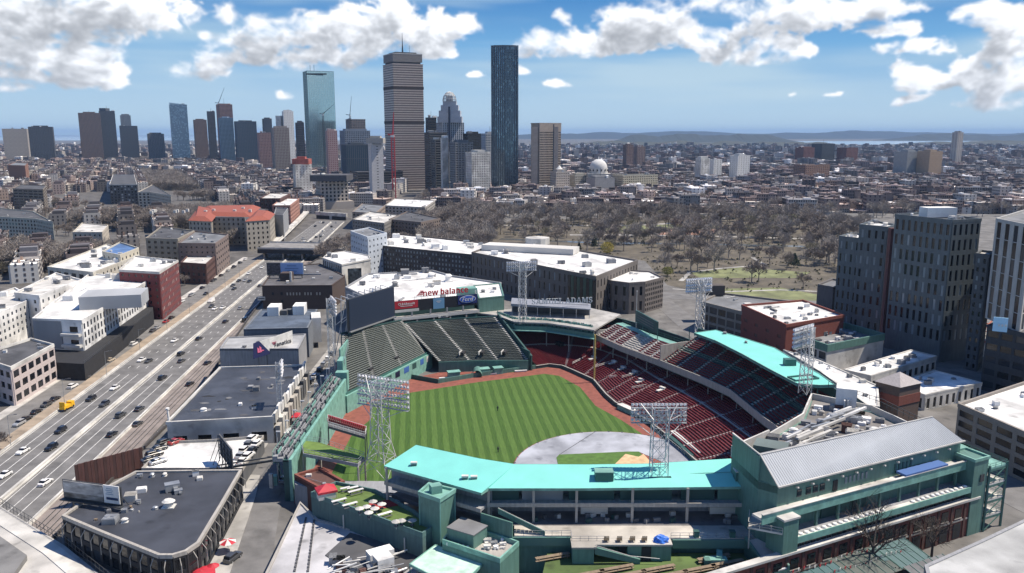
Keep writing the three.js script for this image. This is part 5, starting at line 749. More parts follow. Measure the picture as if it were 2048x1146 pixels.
// ------------------------------------------------------------------ near buildings between the ballpark and the turnpike
rnd = mulberry(31);
const W = (fl, sp, w, h, glass, glass2) => ({ fl, sp, w, h, glass, glass2 });
{
  const p = [[-144.3, 33.7], [-132.5, 40.9], [-115.4, 51], [-112.7, 51], [-110.6, 49.4], [-109.4, 45.9], [-110.8, 29], [-112.7, 8.8], [-125.5, 9.1], [-139, 9.7], [-142.9, 22.4]];
  const b = building({ name: 'corner_building', label: 'dark roofed corner building with rounded end and steel awnings', poly: p, top: 8, wall: C.black, roof: C.blackRoof, par: .5, parMat: C.stone, fac: [{ on: 'all', y0: .4, y1: 7.6, rows: 2, sp: 3.4, w: .74, h: .7, glass: C.glassDark, glass2: C.glass }] });
  const e = inset(p, -1.2), q = ccw(p);
  for (let i = 0; i < q.length; i++) { const a = e[i], c = e[(i + 1) % q.length], l = Math.hypot(c[0] - a[0], c[1] - a[1]); if ((a[1] + c[1]) / 2 < 12) continue; const n = Math.max(1, Math.round(l / 3.4)); for (let k = 0; k < n; k++) { const u = (k + .5) / n, x = lerp(a[0], c[0], u), z = lerp(a[1], c[1], u), m = [lerp(q[i][0], q[(i + 1) % q.length][0], u), lerp(q[i][1], q[(i + 1) % q.length][1], u)]; part('awning_strut', C.stone, b, (g) => { g.bar([m[0], 7.6, m[1]], [x, 6, z], .1); g.bar([x, 6, z], [x, 3.8, z], .09); }); } }
  for (const [x, z, k, s] of [[-125.4, 20.1, 1, 3.2], [-122.7, 28.7, 2, 2.6], [-125.3, 29.9, 2, 1.2], [-123.4, 21.5, 1, 2], [-123.1, 11.4, 3, 1.8], [-132.4, 36.3, 0, 2.6], [-129.3, 36.3, 2, 1.8], [-132.9, 25.5, 3, 2.6], [-132.6, 20.7, 0, 2], [-136.8, 12.3, 1, 1.8], [-133.8, 12, 2, 1.8], [-130.9, 11.4, 2, 1.6], [-121.2, 13.8, 0, 1.5]]) roofUnit(b, x, 8, z, s * .8, k, pick([C.white, C.offwhite, C.galv]));
  for (let i = 0; i < 14; i++) roofUnit(b, lerp(-139, -125, rnd()), 8, rr(24, 38), rr(.5, 1.1), undefined, pick([C.stone, C.midGrey, C.wood, C.galv]));
  const bb = thing('billboard', 'wide grey billboard with a white panel on the corner building', 'billboard'); const A = [-147.9, 26.2], B = [-132.7, 30.3], ry = -Math.atan2(B[1] - A[1], B[0] - A[0]), l = Math.hypot(B[0] - A[0], B[1] - A[1]), mx = (A[0] + B[0]) / 2, mz = (A[1] + B[1]) / 2, S = (u, o) => [lerp(A[0], B[0], u) + Math.sin(ry) * o, lerp(A[1], B[1], u) + Math.cos(ry) * o];
  const tx = noiseTex(128, (u, v) => .62 + tn(u, v, 4, 8.8, 4) * .6 - (v < .3 ? .2 : 0)); const pr = new THREE.MeshStandardMaterial({ map: tx, roughness: .5 });
  { const p1 = S(.36, .3); const m = new THREE.Mesh(new THREE.BoxGeometry(l * .7, 4, .2), pr); m.name = 'picture_panel'; m.position.set(p1[0], 11.6, p1[1]); m.rotation.y = ry; bb.add(m); const p2 = S(.86, .36); unit('text_panel', C.white, bb, p2[0], 11.7, p2[1], l * .27, 4.3, .22, ry); const p3 = S(.87, .5); unit('text_bar', flat([.01, .03, .09]), bb, p3[0], 10.7, p3[1], l * .2, .6, .06, ry); for (let i = 0; i < 4; i++) { const p4 = S(.83, .5); unit('text_line', flat([.25, .33, .42]), bb, p4[0], 13.1 - i * .45, p4[1], l * (.1 + (i % 2) * .03), .18, .05, ry); } }
  unit('frame', C.dkSteel, bb, mx, 11.2, mz, l + .4, 5, .3, ry); unit('catwalk', C.dkSteel, bb, mx + Math.sin(ry) * .6, 9, mz + Math.cos(ry) * .6, l + 1, .25, 1.2, ry); for (let k = 0; k < 5; k++) { const q2 = S(.1 + k * .2, -.6); part('post', C.dkSteel, bb, (g) => { g.bar([q2[0], 0, q2[1]], [q2[0], 12, q2[1]], .2); g.bar([q2[0] + 1.6, 8, q2[1] - 1.6], [q2[0], 12, q2[1]], .12); }); }
  const rs = thing('rusty_screen', 'rusty dark red corrugated screen wall behind the billboard', 'screen'); const a = [-158.6, 2.5], c = [-146.4, -10]; for (let k = 0; k < 22; k++) part('panel', k % 3 ? M([.1, .045, .04], { tex: 'streak' }) : M([.07, .035, .032], { tex: 'streak' }), rs, (g) => g.wall([lerp(a[0], c[0], k / 22), lerp(a[1], c[1], k / 22)], [lerp(a[0], c[0], (k + .96) / 22), lerp(a[1], c[1], (k + .96) / 22)], -4, 7 + (k % 2) * .06, .25 + (k % 2) * .1));
}
{ // pale parking deck
  const p = [[-142.1, 0.3], [-143.2, -18.9], [-130, -20.5], [-116.7, -23.6], [-115.1, 0.3]];
  const b = thing('parking_deck', 'pale rooftop parking deck between the dark roofed buildings', 'parking deck'); part('wall', C.dkGrey, b, (g) => g.prism(p, -4.9, 4.4)); part('deck', C.white, b, (g) => g.prism(inset(p, .3), 3.9, 4.5)); part('kerb', C.stone, b, (g) => g.ring(p, .3, 4.3, 5.3));
  const bb = thing('billboard', 'dark billboard seen from behind beside the parking deck', 'billboard'); const A = [-123.2, -6.2], B = [-116, 4.9]; part('panel', C.dkGrey, bb, (g) => g.wall(A, B, 6.8, 12.4, .3)); for (let k = 0; k < 5; k++) part('brace', C.dkSteel, bb, (g) => { const x = lerp(A[0], B[0], k / 4), z = lerp(A[1], B[1], k / 4); g.bar([x - .4, 0, z], [x - .4, 12, z], .14); g.bar([x - 3, 4.5, z], [x - .4, 11, z], .1); }); part('lattice', C.midGrey, bb, (g) => { for (let k = 0; k < 5; k++) g.bar([A[0] - .35, 7 + k * 1.2, A[1]], [B[0] - .35, 7 + k * 1.2, B[1]], .09); });
  const gt = thing('gantry', 'dark pipe gantry spanning the street by the parking deck', 'gantry'); part('beam', C.dkSteel, gt, (g) => { g.bar([-120, 7, 5], [-99.6, 9.6, 3], .35); g.bar([-120, 7.8, 4.4], [-99.6, 10.4, 2.4], .2); g.bar([-141, 6.2, 6], [-120, 6.6, 5], .3); }); part('post', C.dkSteel, gt, (g) => g.bar([-120, 0, 5], [-120, 7.6, 5], .25));
}
{
  const b = building({ name: 'club_building', label: 'long building with a stained black roof and pale street front', poly: [[-146, -26], [-132.2, -28.1], [-116.1, -30.8], [-120.6, -86.6], [-150.6, -83.4]], top: 8, base: -5, wall: C.offwhite, roof: M([.06, .068, .088], { tex: 'stain', roughness: .6 }), par: .6, fac: [{ on: 'right', y0: 1, y1: 7.2, rows: 2, sp: 4, w: .6, h: .62, glass: C.glassDark }, { on: 'near', y0: .2, y1: 4.6, rows: 1, sp: 9, w: .55, h: .7, glass: C.glassDark }] });
  const q = [-126.5, -34.9]; unit('mural', new THREE.MeshStandardMaterial({ roughness: .6, map: noiseTex(64, (u, v) => { const n = tn(u, v, 5, 3.9, 4); return [.2 + n * .3, .1 + tn(u, v, 4, 9, 3) * .12, .2 + tn(u, v, 4, 6, 3) * .3]; }) }), b, q[0], 5.8, q[1] + 1.9, 16, 4, .3, .03);
  for (let k = 0; k < 22; k++) { const x = rr(-144, -122), z = rr(-84, -32), m = pick([C.tarRoof, C.black, C.midGrey, C.tarRoof]); if (inside(inset([[-146, -26], [-132.2, -28.1], [-116.1, -30.8], [-120.6, -86.6], [-150.6, -83.4]], 2), x, z)) part('roof_patch', m, b, (g) => { const n = 7, w = rr(.8, 3), d = rr(.5, 2.2); g.prism(Array.from({ length: n }, (_, i) => [x + Math.cos(i / n * 6.283) * w * rr(.5, 1), z + Math.sin(i / n * 6.283) * d * rr(.5, 1)]), 7.9, 8.03 + k * .002); }); }
  for (let k = 0; k < 7; k++) roofUnit(b, rr(-140, -124), 8, rr(-75, -35), rr(.8, 1.8));
  const pc = thing('vent_post', 'tall white vent post at the left corner of the black roof', 'vent'); part('pipe', C.paint, pc, (g) => g.bar([-145.4, 0, -27], [-146, 12, -27], .35, 6)); part('cap', C.paint, pc, (g) => g.bar([-146, 12, -27], [-146, 12.5, -27], .6, 6));
  const f = thing('street_front', 'stepped pale parapet blocks along the street side of the black roof', 'facade'); const A = [-116.1, -30.8], B = [-120.6, -86.6]; for (let k = 0; k < 12; k++) part('parapet_block', k % 3 ? C.white : C.offwhite, f, (g) => g.wall([lerp(A[0], B[0], k / 12) + .6, lerp(A[1], B[1], k / 12)], [lerp(A[0], B[0], (k + .8) / 12) + .6, lerp(A[1], B[1], (k + .8) / 12)], 6.4, 9.4 + (k % 2) * .8, .6)); for (let k = 0; k < 12; k++) part('frontage', pick([C.offwhite, C.stone, C.dkGrey]), f, (g) => g.wall([lerp(A[0], B[0], k / 12) + 1.4, lerp(A[1], B[1], k / 12)], [lerp(A[0], B[0], (k + .7) / 12) + 1.4, lerp(A[1], B[1], (k + .7) / 12)], 0, 5.5 + (k % 2), 1.4));
}
{
  building({ name: 'grey_hall', label: 'plain grey windowless hall behind the tilted banner', poly: [[-156.1, -98.9], [-125.7, -98.9], [-128.7, -122.6], [-159.2, -116.7]], base: -5, top: 11, wall: C.greyWall, roof: M([.42, .43, .44], { tex: 'stain' }), par: .4, units: 2 });
  const bn = thing('banner_sign', 'tilted white and navy banner sign in front of the grey hall', 'sign'); const A = [-141.2, -92.2], B = [-130.6, -109]; const ry = -Math.atan2(B[1] - A[1], B[0] - A[0]) + .0, l = Math.hypot(B[0] - A[0], B[1] - A[1]), n = [Math.sin(ry), Math.cos(ry)], e = [Math.cos(ry), -Math.sin(ry)];
  const sheet = (name, mat, pts, off) => { const s = new THREE.Shape(pts.map(([u, v]) => new THREE.Vector2(u * l, v))); const m = new THREE.Mesh(new THREE.ExtrudeGeometry(s, { depth: .12, bevelEnabled: false }), mat); m.name = name; m.position.set(A[0] + n[0] * off, 9.5, A[1] + n[1] * off); m.rotation.y = ry; m.castShadow = true; bn.add(m); return m; };
  sheet('white_panel', C.paint, [[.28, 0], [1, 0], [1, 6.6], [.1, 5.6]], 0); sheet('navy_panel', flat([.012, .018, .09]), [[0, -.4], [.44, -.2], [.16, 5.9], [.02, 5.6]], .1);
  const sock = (u, v) => sheet('sock_emblem', flat([.7, .16, .28]), [[u, v + 2.2], [u + .045, v + 1.5], [u + .045, v + .5], [u + .11, v + .25], [u + .1, v], [u + .005, v]], .26); sock(.1, 1.5); sock(.15, 1.8);
  const T = (u, v) => [A[0] + e[0] * l * u + n[0] * .22, 9.5 + v, A[1] + e[1] * l * u + n[1] * .22]; const q = T(.74, 2.7); lettering('Fanatics', 1.55, .08, C.black, bn, ...q, ry); const w = T(.52, 3.9); for (let k = 0; k < 3; k++) unit('flag_mark', flat([.35, .03, .06]), bn, w[0], w[1] - k * .42, w[2], 2.2 - k * .6, .16, .06, ry); part('brace', C.dkSteel, bn, (g) => { for (let k = 0; k < 5; k++) { const z = T(.15 + k * .2, 0); g.bar([z[0] - n[0] * .6, 4, z[2] - n[1] * .6], [z[0] - n[0] * .5, 14, z[2] - n[1] * .5], .14); } });
  const b2 = building({ name: 'blue_roof_building', label: 'low building with slate blue roof and two white roof boxes', poly: [[-155, -124.2], [-128.9, -126.9], [-133.4, -163], [-159.6, -163]], base: -5, top: 12.5, wall: M([.17, .19, .22], { tex: 'streak' }), roof: M([.1, .13, .18], { tex: 'stain' }), par: .4 });
  for (const [x, z] of [[-150.6, -154.4], [-139.8, -156.5]]) { unit('white_box', C.white, b2, x, 14.6, z, 5, 4, 9, .1); unit('louvre', C.dkGrey, b2, x + (x < -145 ? 4.4 : -4.4), 13.6, z + 1, 3, 2, 3, .1); } unit('red_door', C.red, b2, -161.4, 6, -160, 2, 3, .3); unit('white_gable', C.paint, b2, -130.6, 8, -148, 4, 11, 12, .25);
  const b3 = building({ name: 'brown_hall', label: 'dark brown brick hall with a roof billboard beside the turnpike', poly: [[-176.9, -221.6], [-139.8, -223], [-138.8, -252.3], [-163.6, -297.4], [-187.9, -282.1]], base: -5, top: 12.5, wall: C.brickBrown, roof: M([.12, .118, .125], { tex: 'stain' }), par: .5, units: 8 });
  { const xs = [-163.7, -162, -160.4, -158.7, -157.1, -154.3, -152.7, -151.1, -148, -146.4]; const zz = (x) => lerp([[-176.9, -221.6]][0][1], [[-139.8, -223]][0][1], (x - [[-176.9, -221.6]][0][0]) / ([[-139.8, -223]][0][0] - [[-176.9, -221.6]][0][0])); for (const x of xs) unit('pale_mark', C.stone, b3, x, 8.4, zz(x) + .2, .7, 1.5, .2); const sx = -177.5; unit('small_sign', C.offwhite, b3, sx, 6, zz(sx) + .2, 4, 2, .2); unit('small_sign_bar', C.dkGrey, b3, sx, 6, zz(sx) + .35, 3.4, .6, .1); for (const [px, y] of [[-166.7, 8.6], [-166.6, 4.4], [-171.3, 8.6]]) unit('wall_shade_panel', C.black, b3, px, y, zz(px) + .15, 1.2, 1.5, .2); unit('stair_head', C.brickBrown, b3, -168.5, 14.5, -240, 6, 5, 6); unit('flue', C.offwhite, b3, -165.2, 15, -236, 1, 6, .8); }  // black boxes on the wall paint the shade of small openings
  const bb = thing('billboard', 'billboard with dark picture and pale blue panel on the brown hall', 'billboard'); { const z = -246, y0 = 15, y1 = 21.3, xa = -181.1, xm = -173.5, xb = -160.9, yc = (y0 + y1) / 2, hh = y1 - y0; unit('picture_panel', new THREE.MeshStandardMaterial({ roughness: .5, map: noiseTex(64, (u, v) => { const k = .22 + tn(u, v, 6, 1.9, 4) * .5; return [k, k * .95, k * 1.1]; }) }), bb, (xa + xm) / 2, yc, z, xm - xa, hh, .4); unit('blue_panel', flat([.25, .36, .6]), bb, (xm + xb) / 2, yc, z + .05, xb - xm, hh, .4); for (let k = 0; k < 3; k++) unit('text_line', flat([.12, .2, .38]), bb, (xm + xb) / 2, yc + 1.6 - k * 1.5, z + .3, (xb - xm) * [.4, .6, .45][k], .5, .1); unit('frame', C.stone, bb, (xa + xb) / 2, yc, z - .3, xb - xa + .6, hh + .6, .3); unit('catwalk', C.dkSteel, bb, (xa + xb) / 2, y0 - .5, z + .6, xb - xa, .4, 1.6); for (let k = 0; k < 4; k++) part('post', C.dkSteel, bb, (g) => g.bar([lerp(xa + 1, xb - 1, k / 3), 8, z - 1], [lerp(xa + 1, xb - 1, k / 3), y1, z - 1], .25)); }
  const b4 = building({ name: 'mural_building', label: 'white walled building with a dark mural and rounded white roof', poly: [[-160, -290.7], [-161.1, -309.7], [-152.5, -320.9], [-133.7, -301.1], [-130, -286.7], [-143.1, -265.6]], base: -1, top: 17, wall: C.offwhite, roof: C.white, par: .5, units: 3, unitSize: 3, fac: [{ on: 'left', sp: 3, w: .6, h: .85, rows: 2, glass: C.glassDark }] });
  { const a = [[-142.3, -260.5], [-129.3, -280.9]]; const x = lerp(a[0][0], a[1][0], .45), z = lerp(a[0][1], a[1][1], .45); unit('mural', new THREE.MeshStandardMaterial({ roughness: .6, map: noiseTex(64, (u, v) => { const k = .25 + tn(u, v, 5, 4.9, 4) * .7; return [k * .9, k, k * 1.05]; }) }), b4, x, 8.5, z + 1, 8, 12, .4, .35); }
  building({ name: 'blue_white_block', label: 'tall block with one blue side and one white side behind the mural building', poly: [[-154.5, -352.5], [-137.4, -319.9], [-128.3, -341.2], [-145.7, -373.4]], base: -1, top: 26, wall: M([.5, .55, .62], { tex: 'streak' }), roof: C.greyRoof, units: 4, fac: [{ on: 'all', fl: 4, sp: 5, w: .3, h: .35, glass: C.glass }] });
  building({ name: 'long_apartment_block', label: 'long dark apartment block with a grid of small windows and white roof', poly: [[-142.7, -344.9], [-99.8, -316.2], [-68.7, -296.5], [-56.9, -347.4], [-127.4, -400.3]], top: 18, wall: M([.075, .068, .07], { tex: 'brick' }), roof: C.white, par: .8, units: 18, unitSize: 3, fac: [{ on: 'near', fl: 2.9, sp: 2.6, w: .42, h: .5, glass: C.glassPale, glass2: C.glassDark }, W(2.9, 2.6, .42, .5, C.glassDark)] });
  const tb = building({ name: 'long_taupe_block', label: 'long taupe block with tall narrow windows and white roof behind the ballpark', poly: [[-68.2, -291.5], [-13.7, -222], [-0.5, -205.3], [29, -259.7], [-24.8, -332.7], [-51.6, -337.7]], top: 20, wall: M([.15, .135, .125], { tex: 'streak' }), roof: C.white, par: 1, units: 14, unitSize: 3, fac: [{ on: 'near', fl: 7, sp: 4.3, w: .28, h: .66, glass: C.glassDark, glass2: C.glassPale }, W(7, 4.3, .3, .6, C.glassDark)] });
  { const a = [[-13.7, -222], [-0.5, -205.3]], dx = a[1][0] - a[0][0], dz = a[1][1] - a[0][1], l = Math.hypot(dx, dz); for (let k = 0; k < 9; k++) { const x = lerp(a[0][0], a[1][0], (k + .5) / 9), z = lerp(a[0][1], a[1][1], (k + .5) / 9); unit('glass_strip', k % 2 ? M([.02, .06, .05], { tex: null, roughness: .15 }) : C.glassDark, tb, x, 10.5, z + .6, l / 10, 17, .4, -Math.atan2(dz, dx)); } unit('roof_screen', C.offwhite, tb, -32.2, 22, -300, 60, 3.5, 14, -.35); part('round_plant', C.offwhite, tb, (g) => { g.bar([-26.6, 20, -330], [-26.6, 25, -330], 8, 14); }); }
  building({ name: 'rounded_taupe_block', label: 'rounded taupe corner block with white roof left of the park', poly: [[3.5, -227.8], [9.3, -215.8], [17.2, -210], [25.9, -212.9], [37.8, -226.3], [34, -245.4], [15.4, -253.9]], top: 16, wall: M([.17, .15, .14], { tex: 'streak' }), roof: C.white, par: .8, units: 5, fac: [{ on: 'right', fl: 2.6, sp: 1.8, w: .6, h: .6, glass: C.glassDark }, { on: 'all', fl: 7, sp: 4, w: .34, h: .62, glass: C.glassDark }] });
}
// ------------------------------------------------------------------ buildings left of the turnpike
{
  const lw = building({ name: 'long_white_building', label: 'long white building with three rows of narrow dark windows by the turnpike', poly: [[-247.9, -134], [-225.3, -130.3], [-239.5, -228.5], [-281.7, -247.5]], base: 2, top: 14.5, wall: C.white, roof: C.white, par: .9, units: 5, unitSize: 3, fac: [{ on: 'right', y0: 3, y1: 14, rows: 3, sp: 3.9, w: .46, h: .7, glass: C.glassDark }, { on: 'near', y0: 2.4, y1: 14, rows: 2, cols: 3, w: .5, h: .45, glass: C.glassDark }] });
  part('dark_podium', C.black, lw, (g) => g.prism([[-238.3, -114.3], [-214.9, -110], [-230.2, -208.5], [-242.5, -236.9], [-277.4, -236.9]], -5, 2)); part('podium_rail', C.dkSteel, lw, (g) => g.rail([[-214.9, -110], [-230.2, -208.5]], 2, 1.2, .06)); unit('penthouse', M([.42, .44, .47], { tex: 'streak' }), lw, -227.7, 17.5, -165, 26, 6, 18, .25); { const a = [[-247.9, -134], [-225.3, -130.3]], ry = -Math.atan2(a[1][1] - a[0][1], a[1][0] - a[0][0]), l = Math.hypot(a[1][0] - a[0][0], a[1][1] - a[0][1]), S = (u, o) => [lerp(a[0][0], a[1][0], u) + Math.sin(ry) * o, lerp(a[0][1], a[1][1], u) + Math.cos(ry) * o]; const p = S(.3, .5); unit('grey_cladding', C.greyWall, lw, p[0], 8.6, p[1], l * .58, 12, .3, ry); for (const y of [4.2, 9]) { const q = S(.8, 1.2); unit('balcony', C.offwhite, lw, q[0], y, q[1], l * .38, 1.1, 2.2, ry); } }
  building({ name: 'white_block', label: 'white block with small square windows at the left edge', poly: [[-269.3, -122.2], [-278, -185.9], [-302.7, -211.9], [-303.1, -166.2]], base: -5, top: 13, wall: C.white, roof: C.offwhite, units: 6, unitSize: 2.4, fac: [{ on: 'all', y0: 0, y1: 12.6, fl: 3.3, sp: 4.4, w: .36, h: .5, glass: C.glass }] });
  building({ name: 'white_block', label: 'taller white block joined behind the long white building', poly: [[-285.2, -183.4], [-269.3, -176.1], [-271.3, -218.7], [-296.8, -240.5]], base: -5, top: 16, wall: C.white, roof: C.offwhite, units: 6, unitSize: 2.6, fac: [{ on: 'all', y0: 0, y1: 15.4, fl: 3.6, sp: 5.4, w: .26, h: .45, glass: C.glass }] });
  building({ name: 'pale_brick_shop', label: 'pale three storey building with pink cornice near the lower left', poly: [[-224.7, -79.3], [-227.3, -111.6], [-241.9, -121.2], [-247.7, -94.7]], base: -5, top: 9, wall: M([.6, .52, .5], { tex: 'brick' }), roof: C.tarRoof, parMat: C.offwhite, units: 4, fac: [{ on: 'right', fl: 4.4, sp: 5.5, w: .7, h: .6, glass: C.glassDark }, W(4.4, 5, .6, .5, C.glassDark)] });
  building({ name: 'tan_shop', label: 'dark two storey shop behind the pale pink corniced building', poly: [[-239.7, -78.9], [-232.1, -90.2], [-248.3, -103.8], [-255.9, -94.8]], base: -5, top: 5, wall: C.midGrey, roof: C.tarRoof, fac: [W(4, 4, .6, .5, C.glassDark)] });
  building({ name: 'red_brick_block', label: 'deep red brick block with white roof beside the long white building', poly: [[-254.7, -226.8], [-230, -218.9], [-236.6, -259.7], [-269.4, -277.1]], base: -5, top: 20, wall: M([.2, .05, .05], { tex: 'brick' }), roof: C.white, parMat: C.offwhite, units: 4, unitSize: 2.4, fac: [{ on: 'right', fl: 3.6, sp: 2.9, w: .46, h: .55, glass: C.glassPale, glass2: C.offwhite }, { on: 'near', fl: 3.6, sp: 4, w: .3, h: .4, glass: C.glassDark }] });
  building({ name: 'cream_block', label: 'cream block with arched windows and white roof clutter', poly: [[-312.8, -260.9], [-277.1, -242.1], [-281.2, -307.8], [-327, -359.6]], base: -5, top: 16, wall: M([.55, .53, .47], { tex: 'streak' }), roof: C.white, units: 14, unitSize: 2.6, fac: [{ on: 'near', fl: 7, sp: 6.5, w: .6, h: .7, glass: C.glassDark, glass2: C.glass }, W(4, 5, .3, .45, C.glass)] });
  building({ name: 'cream_penthouse_block', label: 'cream stepped block with a blue roof patch', poly: [[-298.1, -295.8], [-280.3, -281.1], [-282.8, -311.3], [-308.4, -340.2]], base: -5, top: 20, wall: M([.6, .56, .46], { tex: 'streak' }), roof: M([.1, .2, .42], { tex: 'stain' }), units: 2, fac: [W(4, 6, .3, .4, C.glass)] });
  building({ name: 'beige_apartment_block', label: 'beige apartment block with paired windows beyond the cream block', poly: [[-307.2, -376.9], [-282.3, -371.3], [-290.2, -422.3], [-327.4, -449.5]], base: -5, top: 18, wall: M([.32, .29, .24], { tex: 'streak' }), roof: C.tarRoof, units: 6, unitSize: 2, fac: [W(3.6, 5.4, .45, .45, C.glassDark)] });
  building({ name: 'brown_brick_block', label: 'brown brick block with a bright pinkish end wall by the frontage street', poly: [[-276, -357.4], [-249.6, -354.8], [-258, -405.3], [-291.4, -427.4]], base: -5, top: 17, wall: M([.22, .17, .155], { tex: 'brick' }), roof: C.greyRoof, units: 6, unitSize: 2, fac: [{ on: 'right', fl: 4, sp: 7, w: .5, h: .4, glass: C.glassDark }, W(3.6, 4, .3, .35, C.glassDark)] });
  building({ name: 'low_brick_row', label: 'low red brick row beside the brown brick block', poly: [[-263, -327.6], [-244.1, -321.3], [-251.8, -361], [-273.8, -370.7]], base: -5, top: 8, wall: C.brickDark, roof: C.offwhite, units: 2, fac: [W(4, 4, .4, .5, C.glass)] });
  // red tiled hotel
  const rb = building({ name: 'red_roof_hotel', label: 'cream hotel with bright red tiled roof and two front wings', poly: [[-318.2, -484.3], [-296.6, -476.3], [-309.3, -513.7], [-280.1, -513.7], [-267.1, -476.3], [-251.3, -488.3], [-262.2, -540.9], [-299.7, -613], [-351.7, -591.1]], base: -5, top: 20, wall: M([.38, .35, .3], { tex: 'streak' }), roof: C.tarRoof, par: 0, fac: [W(3.8, 4, .34, .5, C.glassDark)] });
  const tile = M([.3, .085, .055], { tex: 'seam' });
  const hip = (poly, y, hgt2) => part('tiled_roof', tile, rb, (g) => { const q = ccw(inset(poly, -.8)), r = inset(poly, 5.5); for (let i = 0; i < q.length; i++) { const j = (i + 1) % q.length; g.quad([q[i][0], y, q[i][1]], [q[j][0], y, q[j][1]], [r[j][0], y + hgt2, r[j][1]], [r[i][0], y + hgt2, r[i][1]]); } g.prism(r, y + hgt2 - .1, y + hgt2 + .02, { side: false }); });
  hip([[-318.2, -484.3], [-296.6, -476.3], [-318.8, -555.3], [-351.7, -591.1]], 20.05, 3.4); hip([[-267.1, -476.3], [-251.3, -488.3], [-262.2, -540.9], [-284.2, -555.3]], 20.1, 3.4); hip([[-316.6, -522.5], [-275.6, -513.7], [-295.5, -607.4], [-348.8, -596.4]], 20, 3.2);
  for (let k = 0; k < 12; k++) unit('dormer', C.offwhite, rb, rr(-370, -280), 23.4, rr(-560, -520), 2.4, 2.6, 2.4);
  building({ name: 'bay_window_block', label: 'tall apartment block of greenish bay windows at the left edge', poly: [[-518.7, -533.4], [-464.3, -511.6], [-433.4, -483.1], [-507.4, -581.2], [-576.2, -624]], base: -5, top: 18, wall: M([.42, .42, .37], { tex: 'streak' }), roof: C.tarRoof, units: 5, fac: [{ on: 'right', fl: 3.4, sp: 4, w: .4, h: .5, glass: C.glassDark }, W(3.4, 4, .5, .55, C.glassDark, M([.1, .17, .16], { tex: null }))] });
  building({ name: 'cream_square_block', label: 'small cream square block among bare trees left of the beige apartments', poly: [[-401.4, -453.9], [-377.7, -453.9], [-397.8, -504.8], [-430.6, -524.8]], base: -5, top: 13, wall: C.cream, roof: C.offwhite, units: 2, fac: [W(3.4, 4, .34, .45, C.glassDark)] });
  building({ name: 'brown_balcony_block', label: 'brown banded apartment tower at the far left', poly: [[-653.8, -792.6], [-607, -774.7], [-646, -850.2], [-692, -870.9]], base: -5, top: 26, wall: M([.22, .19, .16], { tex: 'streak' }), roof: C.tarRoof, fac: [W(3.4, 9, .85, .45, C.glassDark)] });
  building({ name: 'brick_square_tower', label: 'square red brown tower with a blank right wall at the left', poly: [[-984.4, -1324.8], [-938.7, -1301.1], [-1007.3, -1427.4], [-1067.3, -1484]], base: -5, top: 34, wall: M([.3, .15, .1], { tex: 'brick' }), roof: C.greyRoof });
  building({ name: 'dark_mansard_block', label: 'dark mansard block with white cornice at the foot of the tree lined avenue', poly: [[-605.8, -935.3], [-567.4, -935.3], [-698.9, -1212.8], [-735.3, -1212.8]], base: -5, top: 22, wall: M([.14, .13, .125], { tex: 'streak' }), roof: C.tarRoof, parMat: C.offwhite, fac: [W(4, 5, .5, .55, C.glassDark, C.offwhite)] });
  building({ name: 'pale_avenue_block', label: 'pale block beside the dark mansard block', poly: [[-525.4, -845], [-509.9, -845], [-458.3, -785.5], [-574.2, -999.7]], base: -5, top: 18, wall: C.cream, roof: C.tarRoof, fac: [W(4, 5, .5, .55, C.glassDark)] });
  building({ name: 'brick_pair', label: 'dark brick pair of blocks above the turnpike ramp', poly: [[-328.1, -714.4], [-305.6, -714.4], [-315, -791.3], [-341.9, -799.7]], base: -5, top: 20, wall: C.brickDark, roof: C.offwhite, units: 3, fac: [W(4, 5, .4, .5, C.glassDark)] });
  building({ name: 'salmon_block', label: 'salmon brick block with white roof above the turnpike ramp', poly: [[-301.4, -670], [-282.5, -670], [-297.3, -764.9], [-319.1, -772.4]], base: -5, top: 16, wall: M([.42, .22, .17], { tex: 'brick' }), roof: C.white, units: 3, fac: [W(4, 5, .4, .5, C.glassDark)] });
  building({ name: 'grey_end_block', label: 'plain grey ended block right of the red roofed hotel', poly: [[-265.5, -551.8], [-254.5, -542.5], [-269, -612.9], [-284.3, -624]], base: -5, top: 18, wall: C.greyWall, roof: C.tarRoof });
}
